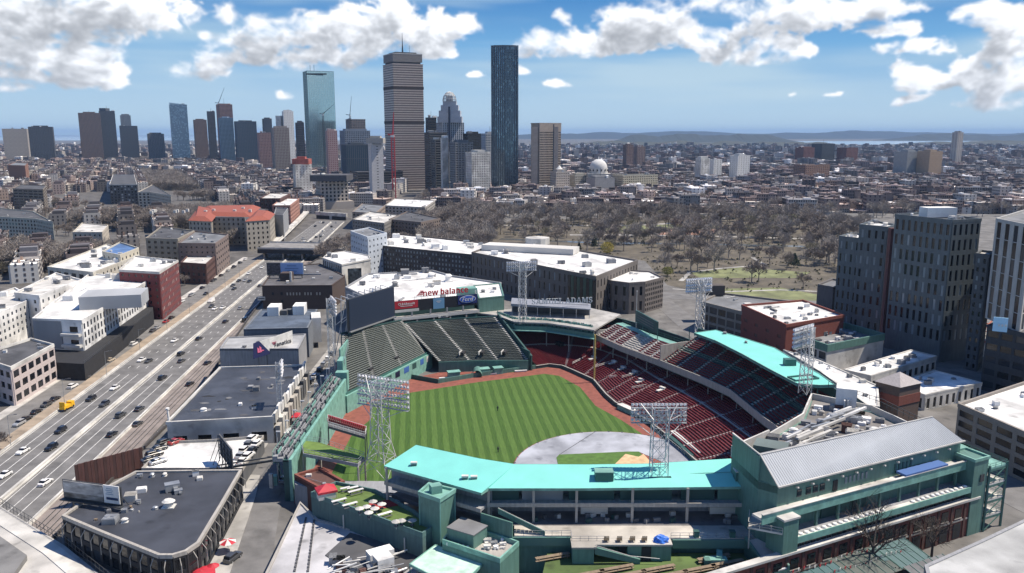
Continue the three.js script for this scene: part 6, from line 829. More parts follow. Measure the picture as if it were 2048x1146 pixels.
// overpass and ramps beyond the brown hall
{
  const o = thing('overpass', 'dark sided overpass crossing the turnpike behind the brown hall', 'overpass');
  const d = [[-243.3, -427.3], [-172.9, -419], [-175.8, -453.6], [-243.9, -462.9]]; part('deck', M([.3, .29, .28], { tex: 'asphalt' }), o, (g) => g.prism(d, 3.2, 4, { bottom: true })); part('girder', C.black, o, (g) => g.wall(d[0], d[1], .2, 3.2, 1)); part('parapet', C.offwhite, o, (g) => { g.wall([d[0][0], d[0][1] + .3], [d[1][0], d[1][1] + .3], 4, 5.1, .4); g.wall(d[2], d[3], 4, 5.1, .4); });
  for (let k = 0; k < 5; k++) part('pier', C.stone, o, (g) => g.box(lerp(d[0][0] + 4, d[1][0] - 4, k / 4), LOW, lerp(d[0][1], d[1][1], k / 4) - 6, 1.4, 8.2, 7));
  part('lamp_post', C.dkSteel, o, (g) => g.bar([d[1][0] - 20, 4, d[1][1] - 3], [d[1][0] - 20, 16, d[1][1] - 3], .2));
  const r = thing('curved_ramp', 'pale curved ramp rising beside the far turnpike', 'ramp'); part('deck', C.offwhite, r, (g) => g.path([[-250.5, -491.6], [-265.4, -593.9], [-282.5, -708.3], [-294.8, -784.7], [-313.1, -852.7]], 7, -1.4, .8)); part('parapet', C.offwhite, r, (g) => { const q = [[-248.4, -491.6], [-262.9, -593.9], [-279.6, -708.3], [-290.2, -778.4]]; for (let i = 0; i < 3; i++) g.wall(q[i], q[i + 1], -2, 0, .5); });
  const tn2 = thing('tunnel_mouth', 'dark tunnel mouth where the far turnpike goes under the city', 'tunnel'); const m = [[-273.2, -745.5], [-232.2, -722.1]]; part('portal', C.offwhite, tn2, (g) => g.wall(m[0], m[1], -1, 3, 3)); part('opening_shade_block', C.black, tn2, (g) => g.wall([m[0][0] + 1, m[0][1] + 2], [m[1][0] - 1, m[1][1] + 2], LOW, -1, 1)); part('pier', C.offwhite, tn2, (g) => g.box((m[0][0] + m[1][0]) / 2, LOW, (m[0][1] + m[1][1]) / 2 + 2.8, 3, 4.2, 1));  // tunnel interior is a solid black block, its shade painted
}
// ------------------------------------------------------------------ buildings right of the ballpark
{
  building({ name: 'grid_window_warehouse', label: 'brown warehouse with big gridded windows behind the teal stand roof', poly: [[47.2, -176.4], [61.2, -152.4], [89.9, -177.6], [61.6, -198.5]], top: 13, wall: M([.24, .22, .2], { tex: 'streak' }), roof: C.greyRoof, units: 4, unitSize: 2, fac: [{ on: 'all', fl: 4.2, sp: 5.6, w: .84, h: .72, glass: C.glass, glass2: C.glassDark }] }); unit('roof_hut', M([.12, .1, .09]), scene.children.at(-1), 57.8, 16, -195, 9, 5, 6);
  building({ name: 'red_brick_hall', label: 'big red brick hall with a white roof right of the ballpark', poly: [[60.3, -154.4], [67.5, -115.9], [98.1, -134.1], [91.7, -165.5]], top: 16, wall: M([.22, .065, .05], { tex: 'brick' }), roof: C.white, units: 16, unitSize: 1.4, fac: [{ on: 'left', y0: 4, y1: 13, rows: 2, sp: 9, w: .3, h: .3, glass: C.brickDark }] });
  const gb = building({ name: 'green_parapet_shop', label: 'low shop with green parapet and white side wall beside the brick hall', poly: [[70.9, -125.7], [80, -104.1], [110.3, -122.3], [102.1, -141.8]], top: 9, wall: C.offwhite, roof: C.greyRoof, par: 2.6, parMat: C.teal, units: 16, unitSize: 1.8, fac: [{ on: 'left', fl: 4, sp: 5, w: .78, h: .7, glass: C.glass }] });
  building({ name: 'concourse_roof', label: 'long white flat roof running beside the right side stand', poly: [[58, -90.8], [66.3, -75.8], [74.1, -46.7], [65.4, -26], [62.3, -27.3], [61.2, -62.3]], top: 13, wall: C.offwhite, roof: C.white, par: .3, units: 8, unitSize: 1.2 });
  building({ name: 'long_white_shed', label: 'long low white roofed shed with machines on one end', poly: [[80.7, -88.2], [87.1, -80.6], [124.3, -106.8], [118.7, -115.8]], top: 6, wall: C.offwhite, roof: C.white, par: .3, units: 10, unitSize: 1.8, fac: [{ on: 'all', y0: .4, y1: 4.6, rows: 1, sp: 4, w: .55, h: .7, glass: C.glassDark }] });
  building({ name: 'white_garage', label: 'low white roofed garage with striped dark doors', poly: [[91.6, -71.4], [96.7, -60.3], [123.3, -73.7], [114.6, -88.5]], top: 5.5, wall: C.offwhite, roof: C.white, par: .3, units: 5, unitSize: 1.4, fac: [{ on: 'all', y0: .2, y1: 4.4, rows: 1, sp: 3.4, w: .45, h: .85, glass: C.glassDark }] });
  const bt = building({ name: 'brick_pavilion', label: 'square brown brick pavilion with a pale pyramid roof', poly: [[72.6, -45.2], [77.3, -38.9], [86.1, -43.6], [82.5, -51.1]], top: 15, wall: M([.14, .1, .085], { tex: 'brick' }), roof: C.greyRoof, par: 0 }); { const q = inset(ccw([[72.6, -45.2], [77.3, -38.9], [86.1, -43.6], [82.5, -51.1]]), -.4), c = cen(q); part('pyramid_roof', M([.4, .37, .37], { tex: 'seam' }), bt, (g) => { for (let i = 0; i < 4; i++) { const a = q[i], b = q[(i + 1) % 4]; g.tri([a[0], 15.1, a[1]], [b[0], 15.1, b[1]], [c[0], 18.4, c[1]]); } }); part('brick_band', C.brick, bt, (g) => g.ring(inset(q, .25), .2, 9, 12)); }
  // dark towers
  const tw = M([.105, .13, .145], { tex: 'streak', roughness: .55 }), G = (fl, sp, w, h) => ({ on: 'all', fl, sp, w, h, glass: C.glassDark, glass2: C.glassPale });
  const t3 = building({ name: 'dark_tower', label: 'tallest dark slate residential tower with tall window slots', poly: [[120.7, -143.3], [132.3, -119.4], [146.7, -125], [140.6, -154.3]], top: 58, wall: tw, roof: C.greyRoof, units: 6, unitSize: 2, fac: [{ on: 'right', y0: 6, fl: 6.4, sp: 3.6, w: .5, h: .74, glass: C.glassDark, glass2: C.glassBlue }, { on: 'all', y0: 8, fl: 6.2, sp: 3.1, w: .42, h: .7, glass: C.glassDark, glass2: C.glassPale }] });
  { const c = cen([[120.7, -143.3], [132.3, -119.4], [146.7, -125], [140.6, -154.3]]); unit('penthouse', C.white, t3, c[0], 60.4, c[1] - 1, 13, 4, 6, .1); }
  const t2 = building({ name: 'dark_tower', label: 'middle dark tower with a red brown edge left of the tallest one', poly: [[120, -176.2], [128.3, -166], [136.9, -176.2], [133.5, -193.7]], top: 50, wall: tw, roof: C.white, units: 4, unitSize: 2.2, fac: [G(6.2, 3, .34, .6)] }); unit('brick_edge', M([.14, .06, .055], { tex: 'brick' }), t2, 125.9, 26, -155, 3.4, 51, 3);
  building({ name: 'dark_tower', label: 'lowest dark tower at the left of the dark group', poly: [[115.8, -188.5], [122.2, -179.1], [131.9, -190.4], [127.9, -202.5]], top: 43, wall: tw, roof: C.white, units: 3, unitSize: 2.2, fac: [G(6.2, 3, .34, .6)] });
  building({ name: 'dark_tower', label: 'narrow dark tower peeping out behind the tallest dark one', poly: [[137.9, -110.2], [140.3, -105.9], [147.3, -114.6], [144.9, -119.1]], top: 46, wall: M([.09, .1, .11], { tex: 'streak' }), roof: C.offwhite, fac: [G(3.4, 2.6, .4, .5)] });
  const lt = building({ name: 'light_tower_block', label: 'pale panelled tower with dark vertical glass strips at the right edge', poly: [[136.2, -96.7], [134.6, -73.9], [176.7, -113.4], [174.9, -138.6]], base: 24, top: 61, wall: M([.42, .42, .41], { tex: 'streak' }), roof: C.greyRoof, fac: [{ on: 'all', rows: 6, sp: 5.6, w: .5, h: .96, glass: C.glassDark, glass2: C.glass }] });
  building({ name: 'dark_podium', label: 'dark glassy podium under the pale panelled tower', poly: [[129.2, -83.4], [136.2, -70], [171.3, -93], [161.7, -110.6]], top: 24, wall: M([.045, .05, .06], { tex: 'streak' }), roof: C.tarRoof, par: .4, fac: [{ on: 'all', fl: 4.6, sp: 6, w: .8, h: .5, glass: C.glassDark, glass2: C.glass }] });
  { const p = [125.1, -72.4]; unit('sign_panel', flat([.35, .6, .8]), lt, p[0] + 1, 27.5, p[1] + 1.4, 4.4, 5, .4, -.5); for (let k = 0; k < 3; k++) unit('sign_bar', C.paint, lt, p[0] + .3 + k * .9, 27.4, p[1] + 1.9 + k * .45, .5, .8, .1, -.5); }
  // construction by the towers
  const cs = thing('steel_frame_site', 'half built site with orange steel and white sheeting below the tall tower', 'building site'); const q = [[146.6, -143.4], [152.8, -124.5], [175.6, -150.8], [166.4, -160.4]]; part('sheeting', C.offwhite, cs, (g) => g.prism(q, 0, 5.6)); part('steel_frame', M([.4, .1, .05], { tex: null }), cs, (g) => { for (let i = 0; i < 5; i++) { g.bar([lerp(q[0][0], q[1][0], i / 4), 6, lerp(q[0][1], q[1][1], i / 4)], [lerp(q[3][0], q[2][0], i / 4), 10, lerp(q[3][1], q[2][1], i / 4)], .25); g.bar([lerp(q[0][0], q[3][0], i / 4), 8, lerp(q[0][1], q[3][1], i / 4)], [lerp(q[1][0], q[2][0], i / 4), 8, lerp(q[1][1], q[2][1], i / 4)], .25); g.bar([lerp(q[0][0], q[1][0], i / 4), 5, lerp(q[0][1], q[1][1], i / 4)], [lerp(q[0][0], q[1][0], i / 4), 10, lerp(q[0][1], q[1][1], i / 4)], .25); } });
  building({ name: 'dark_low_block', label: 'dark low block in the building works left of the towers', poly: [[129.7, -162.4], [132.1, -139.8], [148.7, -150.8], [142.4, -170.6]], top: 6, wall: C.greyWall, roof: C.tarRoof, units: 6, fac: [W(3, 4, .7, .6, C.glassDark)] });
  building({ name: 'grey_annex', label: 'grey annex at the left foot of the dark towers', poly: [[113.2, -205.3], [118, -196.7], [133.2, -214.3], [127.1, -222]], top: 16, wall: M([.15, .14, .14], { tex: 'streak' }), roof: C.greyRoof });
}
{ // apartment blocks between the far turnpike and the park
  building({ name: 'brown_apartment_row', label: 'brown apartment row at the left end of the park', poly: [[-154.5, -526.4], [-122.9, -501.4], [-109.2, -535.1], [-147.4, -602.2]], base: -1, top: 16, wall: M([.2, .16, .14], { tex: 'brick' }), roof: C.tarRoof, units: 5, fac: [W(3.4, 4, .4, .5, C.glassDark)] });
  building({ name: 'grey_apartment_row', label: 'grey apartment row behind the blue and white block', poly: [[-187.4, -526.4], [-153.9, -493.5], [-149.5, -562.4], [-184.7, -602.2]], base: -1, top: 16, wall: M([.24, .23, .22], { tex: 'streak' }), roof: C.offwhite, units: 5, fac: [W(3.4, 4, .4, .5, C.glassDark)] });
  building({ name: 'white_roof_school', label: 'low white roofed hall before the red crane', poly: [[-190.9, -738.3], [-141.8, -712.6], [-139.5, -809.2], [-193.8, -840.6]], base: -1, top: 10, wall: C.stone, roof: C.white, units: 4, fac: [W(4, 5, .5, .5, C.glassDark)] });
  building({ name: 'low_tan_block', label: 'low tan block right of the turnpike tunnel mouth', poly: [[-209.3, -638.7], [-183.3, -622.7], [-187.4, -715.5], [-217.7, -742]], base: -4, top: 12, wall: M([.3, .24, .2], { tex: 'streak' }), roof: C.greyRoof, units: 3, fac: [W(4, 5, .5, .5, C.glassDark)] });
}
// ------------------------------------------------------------------ skyline
rnd = mulberry(41);
const box4 = ([x0, x1, h, z], depth) => { const a = .447, S = x1 - x0, d = Math.min(depth, S * .62), wm = (S - d * Math.sin(a)) / Math.cos(a), A = [x0 + d * Math.sin(a), z], B = [A[0] + wm * Math.cos(a), z - wm * Math.sin(a)], u = [-d * Math.sin(a), -d * Math.cos(a)]; return [A, B, [B[0] + u[0], B[1] + u[1]], [A[0] + u[0], A[1] + u[1]]]; }; // the old grid of streets lies turned by 26 degrees
function tower(name, label, T, depth, wall, fac, o = {}) { return building({ name, label, category: o.category || 'tower', poly: o.poly || box4(T, depth, o.skew || 0), base: LOW, top: T[2], wall, roof: o.roof || C.tarRoof, par: o.par ?? 1, units: o.units ?? 2, unitSize: 5, fac: fac ? [fac] : [], depth: o.depth ?? .5 }); }
const FA = (fl, sp, w, h, glass, glass2) => ({ on: 'all', fl, sp, w, h, glass, glass2 });
const conc = M([.36, .33, .3], { tex: 'streak' }), tan2 = M([.4, .34, .29], { tex: 'streak' }), paleT = M([.55, .54, .52], { tex: 'streak' }), darkT = M([.06, .065, .08], { tex: 'streak' }), brn = M([.17, .12, .105], { tex: 'streak' }), blu = M([.16, .24, .34], { tex: null, roughness: .2 });
{ // glass tower with the notch
  const T = [-560.2, -481.5, 241.3, -1820];
  const t = tower('glass_tower', 'tall sea green glass tower, second tallest in the skyline', T, 46, M([.13, .2, .21], { tex: null, roughness: .3 }), FA(4, 4.4, .95, .93, M([.5, .64, .63], { tex: null, roughness: .12, metalness: .85 }), M([.54, .68, .67], { tex: null, roughness: .1, metalness: .85 })), { skew: 6, units: 0 });
  unit('notch', C.black, t, lerp(T[0], T[1], .54), T[2] - 7, T[3] - 1.2, (T[1] - T[0]) * .62, 3, 3); for (const u of [.3, .42]) part('mast', C.dkSteel, t, (g) => g.bar([lerp(T[0], T[1], u), T[2], T[3] - 20], [lerp(T[0], T[1], u), T[2] + 16, T[3] - 20], .5));
}
{ // the tallest tower, with crown and mast
  const z = -1240, h = 210.4, top = 230.4;
  const p = [[-248.5, -1236], [-199.2, -1258], [-222.2, -1302], [-271.9, -1280]];
  const t = building({ name: 'banded_tower', label: 'tallest tower, warm grey and banded, with a crown and a mast', category: 'tower', poly: p, base: LOW, top: h, wall: M([.42, .36, .33], { tex: 'streak' }), roof: C.tarRoof, par: 1, depth: .6, fac: [FA(4, 60, 1, .42, M([.12, .1, .095], { tex: null, roughness: .25 }))] });
  for (const y of [.52, .8]) part('dark_band', M([.05, .04, .04]), t, (g) => g.ring(inset(p, -.75), .5, h * y, h * y + 5));
  part('neck', C.dkGrey, t, (g) => g.prism(inset(p, 3), h, h + 4)); part('crown', M([.2, .19, .185], { tex: 'streak' }), t, (g) => g.prism(inset(p, .6), h + 4, top - 3)); part('crown_top', M([.12, .12, .12]), t, (g) => g.prism(inset(p, 8), top - 3, top + 1)); const c = cen(p); part('mast', C.dkSteel, t, (g) => { g.bar([c[0], top, c[1]], [c[0], top + 14, c[1]], 1.6, 6, 1); g.bar([c[0], top + 14, c[1]], [c[0], 265.2, c[1]], .8, 6, .25); g.bar([c[0] + 12, top - 2, c[1]], [c[0] + 12, top + 14, c[1]], .3); }); part('parapet_rail', C.offwhite, t, (g) => g.ring(inset(p, .4), .4, top - 3, top - 1.6));
}
tower('dark_wing', 'dark banded lower wing at the foot of the tallest tower', [-193.9, -155, 93.5, -1190], 50, M([.09, .085, .085], { tex: 'streak' }), FA(4, 50, 1, .45, C.glassDark), { units: 3 });
tower('dark_wing', 'broad dark base building left of the tallest tower', [-326.2, -233.1, 27.8, -1180], 50, M([.06, .06, .065], { tex: 'streak' }), FA(4, 30, 1, .4, C.glassDark), { category: 'building' });
{ // domed tower with stepped shoulders
  const t = tower('domed_tower', 'grey blue tower with stepped shoulders and an open dome', [-186.3, -133.5, 112.8, -1330], 40, M([.42, .47, .54], { tex: 'streak' }), FA(4, 4, .55, .8, C.glassBlue, C.glass), { units: 0, par: 0 }); const z = -1331;
  for (const [a, b, y0, y1] of [[874, 923, 245, 233], [877, 920, 233, 221], [881, 916, 221, 210], [885, 912, 210, 202]]) part('shoulder', M([.42, .47, .54], { tex: 'streak' }), t, (g) => { const xa = lerp(-185.9, -133.2, (a - 870) / 57), xb = lerp(-185.9, -133.2, (b - 870) / 57), ya = lerp(112.8, 151.7, (245 - y0) / 43), yb = lerp(112.8, 151.7, (245 - y1) / 43); g.box((xa + xb) / 2, ya, z - 20, xb - xa, yb - ya, 40 - (245 - y0) * .4); });
  const cx = -159.8, cy = 151.7, R = 13; part('dome_frame', C.paint, t, (g) => { for (let k = 0; k < 10; k++) { const a = k / 10 * Math.PI; for (let j = 0; j < 6; j++) { const p = j / 6 * Math.PI, q = (j + 1) / 6 * Math.PI; g.bar([cx + Math.cos(p) * Math.cos(a) * R, cy + Math.sin(p) * R * 1.35, z - 12 + Math.cos(p) * Math.sin(a) * R], [cx + Math.cos(q) * Math.cos(a) * R, cy + Math.sin(q) * R * 1.35, z - 12 + Math.cos(q) * Math.sin(a) * R], .5); } } for (const yy of [.25, .6, .85]) for (let k = 0; k < 12; k++) { const a = k / 12 * 6.283, b = (k + 1) / 12 * 6.283, r = R * Math.sqrt(1 - yy * yy); g.bar([cx + Math.cos(a) * r, cy + yy * R * 1.35, z - 12 + Math.sin(a) * r], [cx + Math.cos(b) * r, cy + yy * R * 1.35, z - 12 + Math.sin(b) * r], .45); } }); unit('dome_core', M([.35, .4, .46]), t, cx, cy + 5, z - 12, 12, 10, 12); part('centre_strip', C.navy, t, (g) => g.box(cx, 60, z + .6, 3.4, cy - 70, 1));
}
{ // dark rounded tower
  const x0 = -75.6, x1 = -34.1, w = x1 - x0, p = [[x0, -1100], [x0 + w * .2, -1095], [x0 + w * .5, -1093], [x0 + w * .8, -1095], [x1, -1100], [x1 - 3, -1122], [x0 + w * .5, -1130], [x0 + 3, -1122]];
  const t = building({ name: 'dark_glass_tower', label: 'slim dark blue glass tower with vertical fins, right of the tallest', category: 'tower', poly: p, base: LOW, top: 224.8, wall: M([.08, .1, .125], { tex: null, roughness: .3 }), roof: C.tarRoof, par: 2, depth: .6, fac: [FA(4.5, 3.4, .72, .94, M([.1, .15, .2], { tex: null, roughness: .1, metalness: .8 }), M([.2, .29, .36], { tex: null, roughness: .1, metalness: .8 }))] }); unit('roof_screen', C.dkGrey, t, (x0 + x1) / 2, 224.8 + 1.6, -1112, w * .8, 3, 14);
  for (let k = 0; k < 14; k++) { const u = (k + .5) / 14, i = u < .2 ? 0 : u < .5 ? 1 : u < .8 ? 2 : 3, s = [0, .2, .5, .8, 1], f = (u - s[i]) / (s[i + 1] - s[i]); part('fin', M([.12, .135, .15]), t, (g) => { const a = [lerp(p[i][0], p[i + 1][0], f), lerp(p[i][1], p[i + 1][1], f) + .9]; g.box(a[0], LOW, a[1], .5, 225.6 + 5, 1.1); }); }
}
{ const T = [-13, 34, 108.1, -1090]; const t = tower('concrete_frame_tower', 'tan concrete tower with a dark recessed window grid', T, 40, tan2, { on: 'near', y1: T[2] - 12, fl: 3.7, sp: 2.2, w: .7, h: .6, glass: C.glassDark }, { units: 0 }); part('frame_pier', tan2, t, (g) => { g.box(T[0] + 5, LOW, T[3] + .4, 10, T[2], 1.6); g.box(lerp(T[0], T[1], .82), LOW, T[3] + .4, 7, T[2], 1.6); }); unit('slot', C.dkGrey, t, lerp(T[0], T[1], .74), T[2] / 2, T[3] + .9, 1.6, T[2] * .98, .6); }
const list = [ // name, label, [x0, x1, height, z], depth, wall, facade
  ['slab_tower', 'pale concrete slab at the far left of the skyline', [-1799.7, -1711.4, 107.7, -2600], 60, conc, FA(8, 9, .3, .3, conc)], ['slab_tower', 'dark slab next to the pale one at the far left', [-1663.1, -1577.3, 113.8, -2520], 60, darkT, FA(4, 5, .5, .5, C.glassDark)],
  ['two_tone_tower', 'broad dark and brown tower, leftmost of the tall group', [-1587.7, -1503.5, 163.3, -2700], 70, brn, FA(4, 4, .45, .6, C.glassDark)], ['dark_capped_tower', 'dark tower with a square cap beside the brown one', [-1528.3, -1466.2, 171.2, -2740], 60, darkT, FA(4, 4, .4, .6, C.glassDark)],
  ['stepped_tower', 'dark tower with a lighter drum on top', [-1394.6, -1326.7, 117.7, -2600], 50, darkT, FA(4, 4, .5, .5, C.glassBlue)], ['drum_tower', 'lighter upper drum over the stepped dark tower', [-1395.5, -1356.2, 153.2, -2630], 30, M([.2, .23, .27]), FA(4, 4, .5, .5, C.glassBlue)],
  ['low_tower', 'low dark block left of the blue glass tower', [-1255.2, -1194.6, 91.1, -2500], 40, M([.15, .16, .18]), FA(4, 5, .5, .5, C.glassDark)], ['blue_glass_tower', 'pale blue glass tower with a slanting top', [-1175.6, -1112.1, 185.5, -2500], 50, M([.2, .3, .4], { tex: null, roughness: .2 }), FA(4, 4, .88, .88, M([.1, .17, .25], { tex: null, roughness: .1 }), M([.2, .32, .42], { tex: null, roughness: .1 }))],
  ['brown_tower', 'brown stone tower behind the blue glass one', [-1135.1, -1085.9, 137.7, -2600], 40, brn, FA(4, 4, .4, .5, C.glassDark)], ['dark_slim_tower', 'slim dark tower left of the unfinished one', [-1045.2, -1017.5, 163.2, -2500], 30, darkT, FA(4, 4, .5, .5, C.glassDark)], ['unfinished_tower', 'reddish unfinished tower with a crane on top', [-1001.2, -945.2, 183.8, -2450], 40, M([.24, .15, .14], { tex: 'streak' }), FA(4, 4, .6, .5, C.glassDark)], ['glass_skirt_tower', 'blue glass lower part of the unfinished tower', [-978.1, -927.7, 140.6, -2400], 30, blu, FA(4, 4, .8, .8, C.glassBlue)],
  ['dark_slant_tower', 'dark tower with a slanting roof right of the unfinished one', [-916.1, -841.9, 129.1, -2350], 50, M([.07, .09, .12], { tex: 'streak' }), FA(4, 5, .7, .6, C.glassBlue)], ['round_top_tower', 'small dark tower with a rounded top', [-804.7, -774.4, 135.8, -2300], 30, darkT, FA(4, 4, .6, .6, C.glassBlue)], ['white_tower', 'bright white tower with a side fin', [-758.5, -721.5, 159.3, -2350], 30, C.paint, FA(5, 5, .3, .4, conc)], ['grid_tower', 'brown and white gridded tower left of the sea green one', [-663.9, -616.8, 106.5, -1900], 40, M([.34, .3, .28]), FA(4, 4, .55, .6, M([.1, .06, .06], { tex: null }))], ['pink_tower', 'pinkish low tower left of the gridded one', [-716, -678.1, 94, -1950], 40, M([.3, .2, .2]), FA(4, 4, .5, .5, C.glassDark)],
  ['curved_tower', 'slim dark curved tower hugging the sea green one', [-545.6, -524.9, 116.5, -1700], 30, darkT, FA(4, 3, .6, .7, C.glassDark)], ['brown_top_tower', 'square brown topped tower under a crane', [-431.3, -384.1, 124.4, -1700], 40, M([.2, .18, .18]), FA(4, 4, .5, .5, C.glassDark)], ['office_slab', 'grey blue office slab below the brown topped tower', [-419.7, -351.3, 98, -1560], 50, M([.2, .24, .3], { tex: 'streak' }), FA(4, 4, .6, .6, C.glassBlue, C.glass)], ['office_slab', 'red and white striped slab right of the sea green tower', [-431.7, -406.9, 97.8, -1500], 30, M([.4, .28, .28], { tex: 'streak' }), FA(4, 4, .5, .5, M([.2, .06, .07], { tex: null }))], ['office_slab', 'dark office slab with vertical ribs in front of the brown topped tower', [-372.2, -315.5, 71.4, -1350], 40, M([.09, .11, .14]), FA(30, 4, .6, .95, C.glassBlue)],
  ['black_block', 'black stepped block peeping out right of the tallest tower', [-214.2, -192.6, 122.6, -1420], 40, C.black, FA(5, 20, .9, .4, C.glassDark)], ['grey_slab', 'grey slab with a white end in front of the domed tower', [-141.8, -105.1, 78.1, -1080], 30, M([.2, .21, .22], { tex: 'streak' }), FA(3.6, 5, .6, .5, C.glassDark)], ['white_grid_block', 'white gridded apartment block before the domed tower', [-113, -76, 64.4, -1010], 30, C.offwhite, FA(3.6, 4, .4, .5, C.glassDark)], ['pale_block', 'pale blue white block left of the slim dark tower', [-94.4, -65.7, 91.9, -1150], 30, M([.45, .5, .56], { tex: 'streak' }), FA(4, 4, .5, .6, C.glassBlue)], ['dark_slab', 'dark banded slab beside the domed tower', [-176.3, -146.3, 82.4, -1130], 34, M([.12, .12, .12]), FA(4, 20, .9, .5, C.glassDark)], ['white_slab', 'white slab end between dark slabs', [-158.3, -145.6, 84.9, -1110], 30, C.offwhite, null], ['black_slab', 'black slab behind the white gridded block', [-133.8, -100, 91.8, -1300], 30, C.black, FA(4, 6, .8, .4, C.glassDark)],
  ['concrete_stair_tower', 'tall narrow pale concrete tower under construction', [-255.7, -233.7, 76.2, -1000], 22, M([.5, .5, .51], { tex: 'streak' }), FA(4, 12, .16, .25, C.black)], ['mansard_block', 'pale gridded block with a dark mansard roof by the turnpike', [-305.2, -260.9, 38.3, -860], 40, M([.42, .38, .34], { tex: 'streak' }), FA(4.6, 5, .5, .6, C.glassDark)], ['white_ornate_tower', 'ornate white tower with a red top', [-372.5, -343.6, 46.8, -1010], 26, C.offwhite, FA(4, 4.6, .4, .5, M([.3, .27, .25], { tex: null }))],
  ['cream_long_block', 'long cream block below the white dome, right part', [124.7, 199.8, 24.5, -1130], 30, M([.48, .45, .36], { tex: 'streak' }), FA(3.6, 3.6, .5, .5, C.glassDark)], ['cream_long_block', 'cream block left of the white dome', [49.1, 79.4, 26.1, -1100], 30, M([.48, .46, .4], { tex: 'streak' }), FA(3.6, 3.6, .45, .5, C.glassDark)], ['corner_cream_tower', 'cream block with a small pale cupola', [17.3, 46.9, 33, -1070], 30, M([.46, .42, .38], { tex: 'streak' }), FA(3.6, 3.6, .45, .5, C.glassDark)], ['grey_blank_block', 'blank grey block with a white side below the dome', [73.4, 117.5, 23.5, -1060], 30, M([.3, .3, .31], { tex: 'streak' }), null],
  ['white_tower_slab', 'left one of the white apartment pair', [310.3, 336, 44.9, -1360], 26, C.offwhite, FA(3.6, 6, .3, .5, conc)], ['white_tower_slab', 'right one of the white apartment pair', [344.8, 369.3, 41.8, -1400], 26, C.paint, FA(3.6, 6, .3, .5, conc)], ['white_tower_slab', 'lone white apartment tower right of the pair', [383.1, 419.7, 50, -1380], 28, C.paint, FA(3.6, 6, .3, .5, conc)],
  ['brick_slab', 'brown brick slab with square windows right of the white towers', [511.6, 582.2, 31.9, -1380], 30, M([.28, .18, .14], { tex: 'streak' }), FA(3.6, 5, .4, .5, C.glassDark)], ['dark_far_block', 'dark block on the right horizon', [957.3, 1028, 58.8, -2500], 60, M([.07, .08, .1]), FA(4, 6, .6, .5, C.glassDark)], ['red_far_block', 'dull red block right of the dark one on the horizon', [1000.4, 1062.2, 47.6, -2400], 50, M([.2, .09, .08]), FA(4, 6, .5, .5, C.glassDark)], ['red_far_block', 'dull red block left of the dark one on the horizon', [883.2, 941.3, 46.7, -2450], 50, M([.22, .1, .09]), FA(4, 6, .5, .5, C.glassDark)], ['beige_slab', 'grey half of the wide beige slab at the right', [820.4, 875.9, 52.3, -1620], 40, M([.34, .36, .38], { tex: 'streak' }), FA(3.8, 3.4, .5, .8, conc)], ['beige_slab', 'orange beige half of the wide slab at the right', [861.4, 911.9, 52.8, -1600], 40, M([.46, .34, .24], { tex: 'streak' }), FA(3.8, 3.4, .4, .8, M([.3, .22, .16], { tex: null }))], ['beige_podium', 'long low podium under the wide beige slab', [767.4, 929.3, 2.5, -1560], 60, M([.28, .26, .25]), FA(4, 6, .6, .5, C.glassDark)], ['lone_tower', 'slim pale lone tower near the right horizon', [1329.7, 1360.7, 95.7, -2350], 30, M([.5, .47, .45]), FA(60, 8, .3, .95, conc)], ['brown_far_tower', 'brown tower standing right of the white dome', [256.6, 283.4, 62.4, -2000], 40, M([.2, .14, .13]), FA(4, 5, .4, .5, C.glassDark)], ['brown_far_tower', 'lower brown tower beside the one right of the dome', [291, 323.9, 56.3, -2050], 40, M([.24, .18, .17]), FA(4, 5, .4, .5, C.glassDark)],
];
for (const [n, l, T, d, w, f] of list) { const t = tower(n, l, T, d, w, f), S = T[1] - T[0], c = cen(box4(T, d)); if (rnd() < .75) unit('mechanical_floor', w, t, c[0], T[2] + 2.2, c[1], S * rr(.4, .7), rr(3, 6), S * .35, .447); if (T[3] > -1700) unit('podium', w, t, c[0], LOW + 5, c[1] + 4, S * 1.15, 10, S * .8, .447); if (rnd() < .3) part('mast', C.dkSteel, t, (g) => g.bar([c[0], T[2], c[1]], [c[0], T[2] + rr(8, 22), c[1]], .5, 4, .2)); }
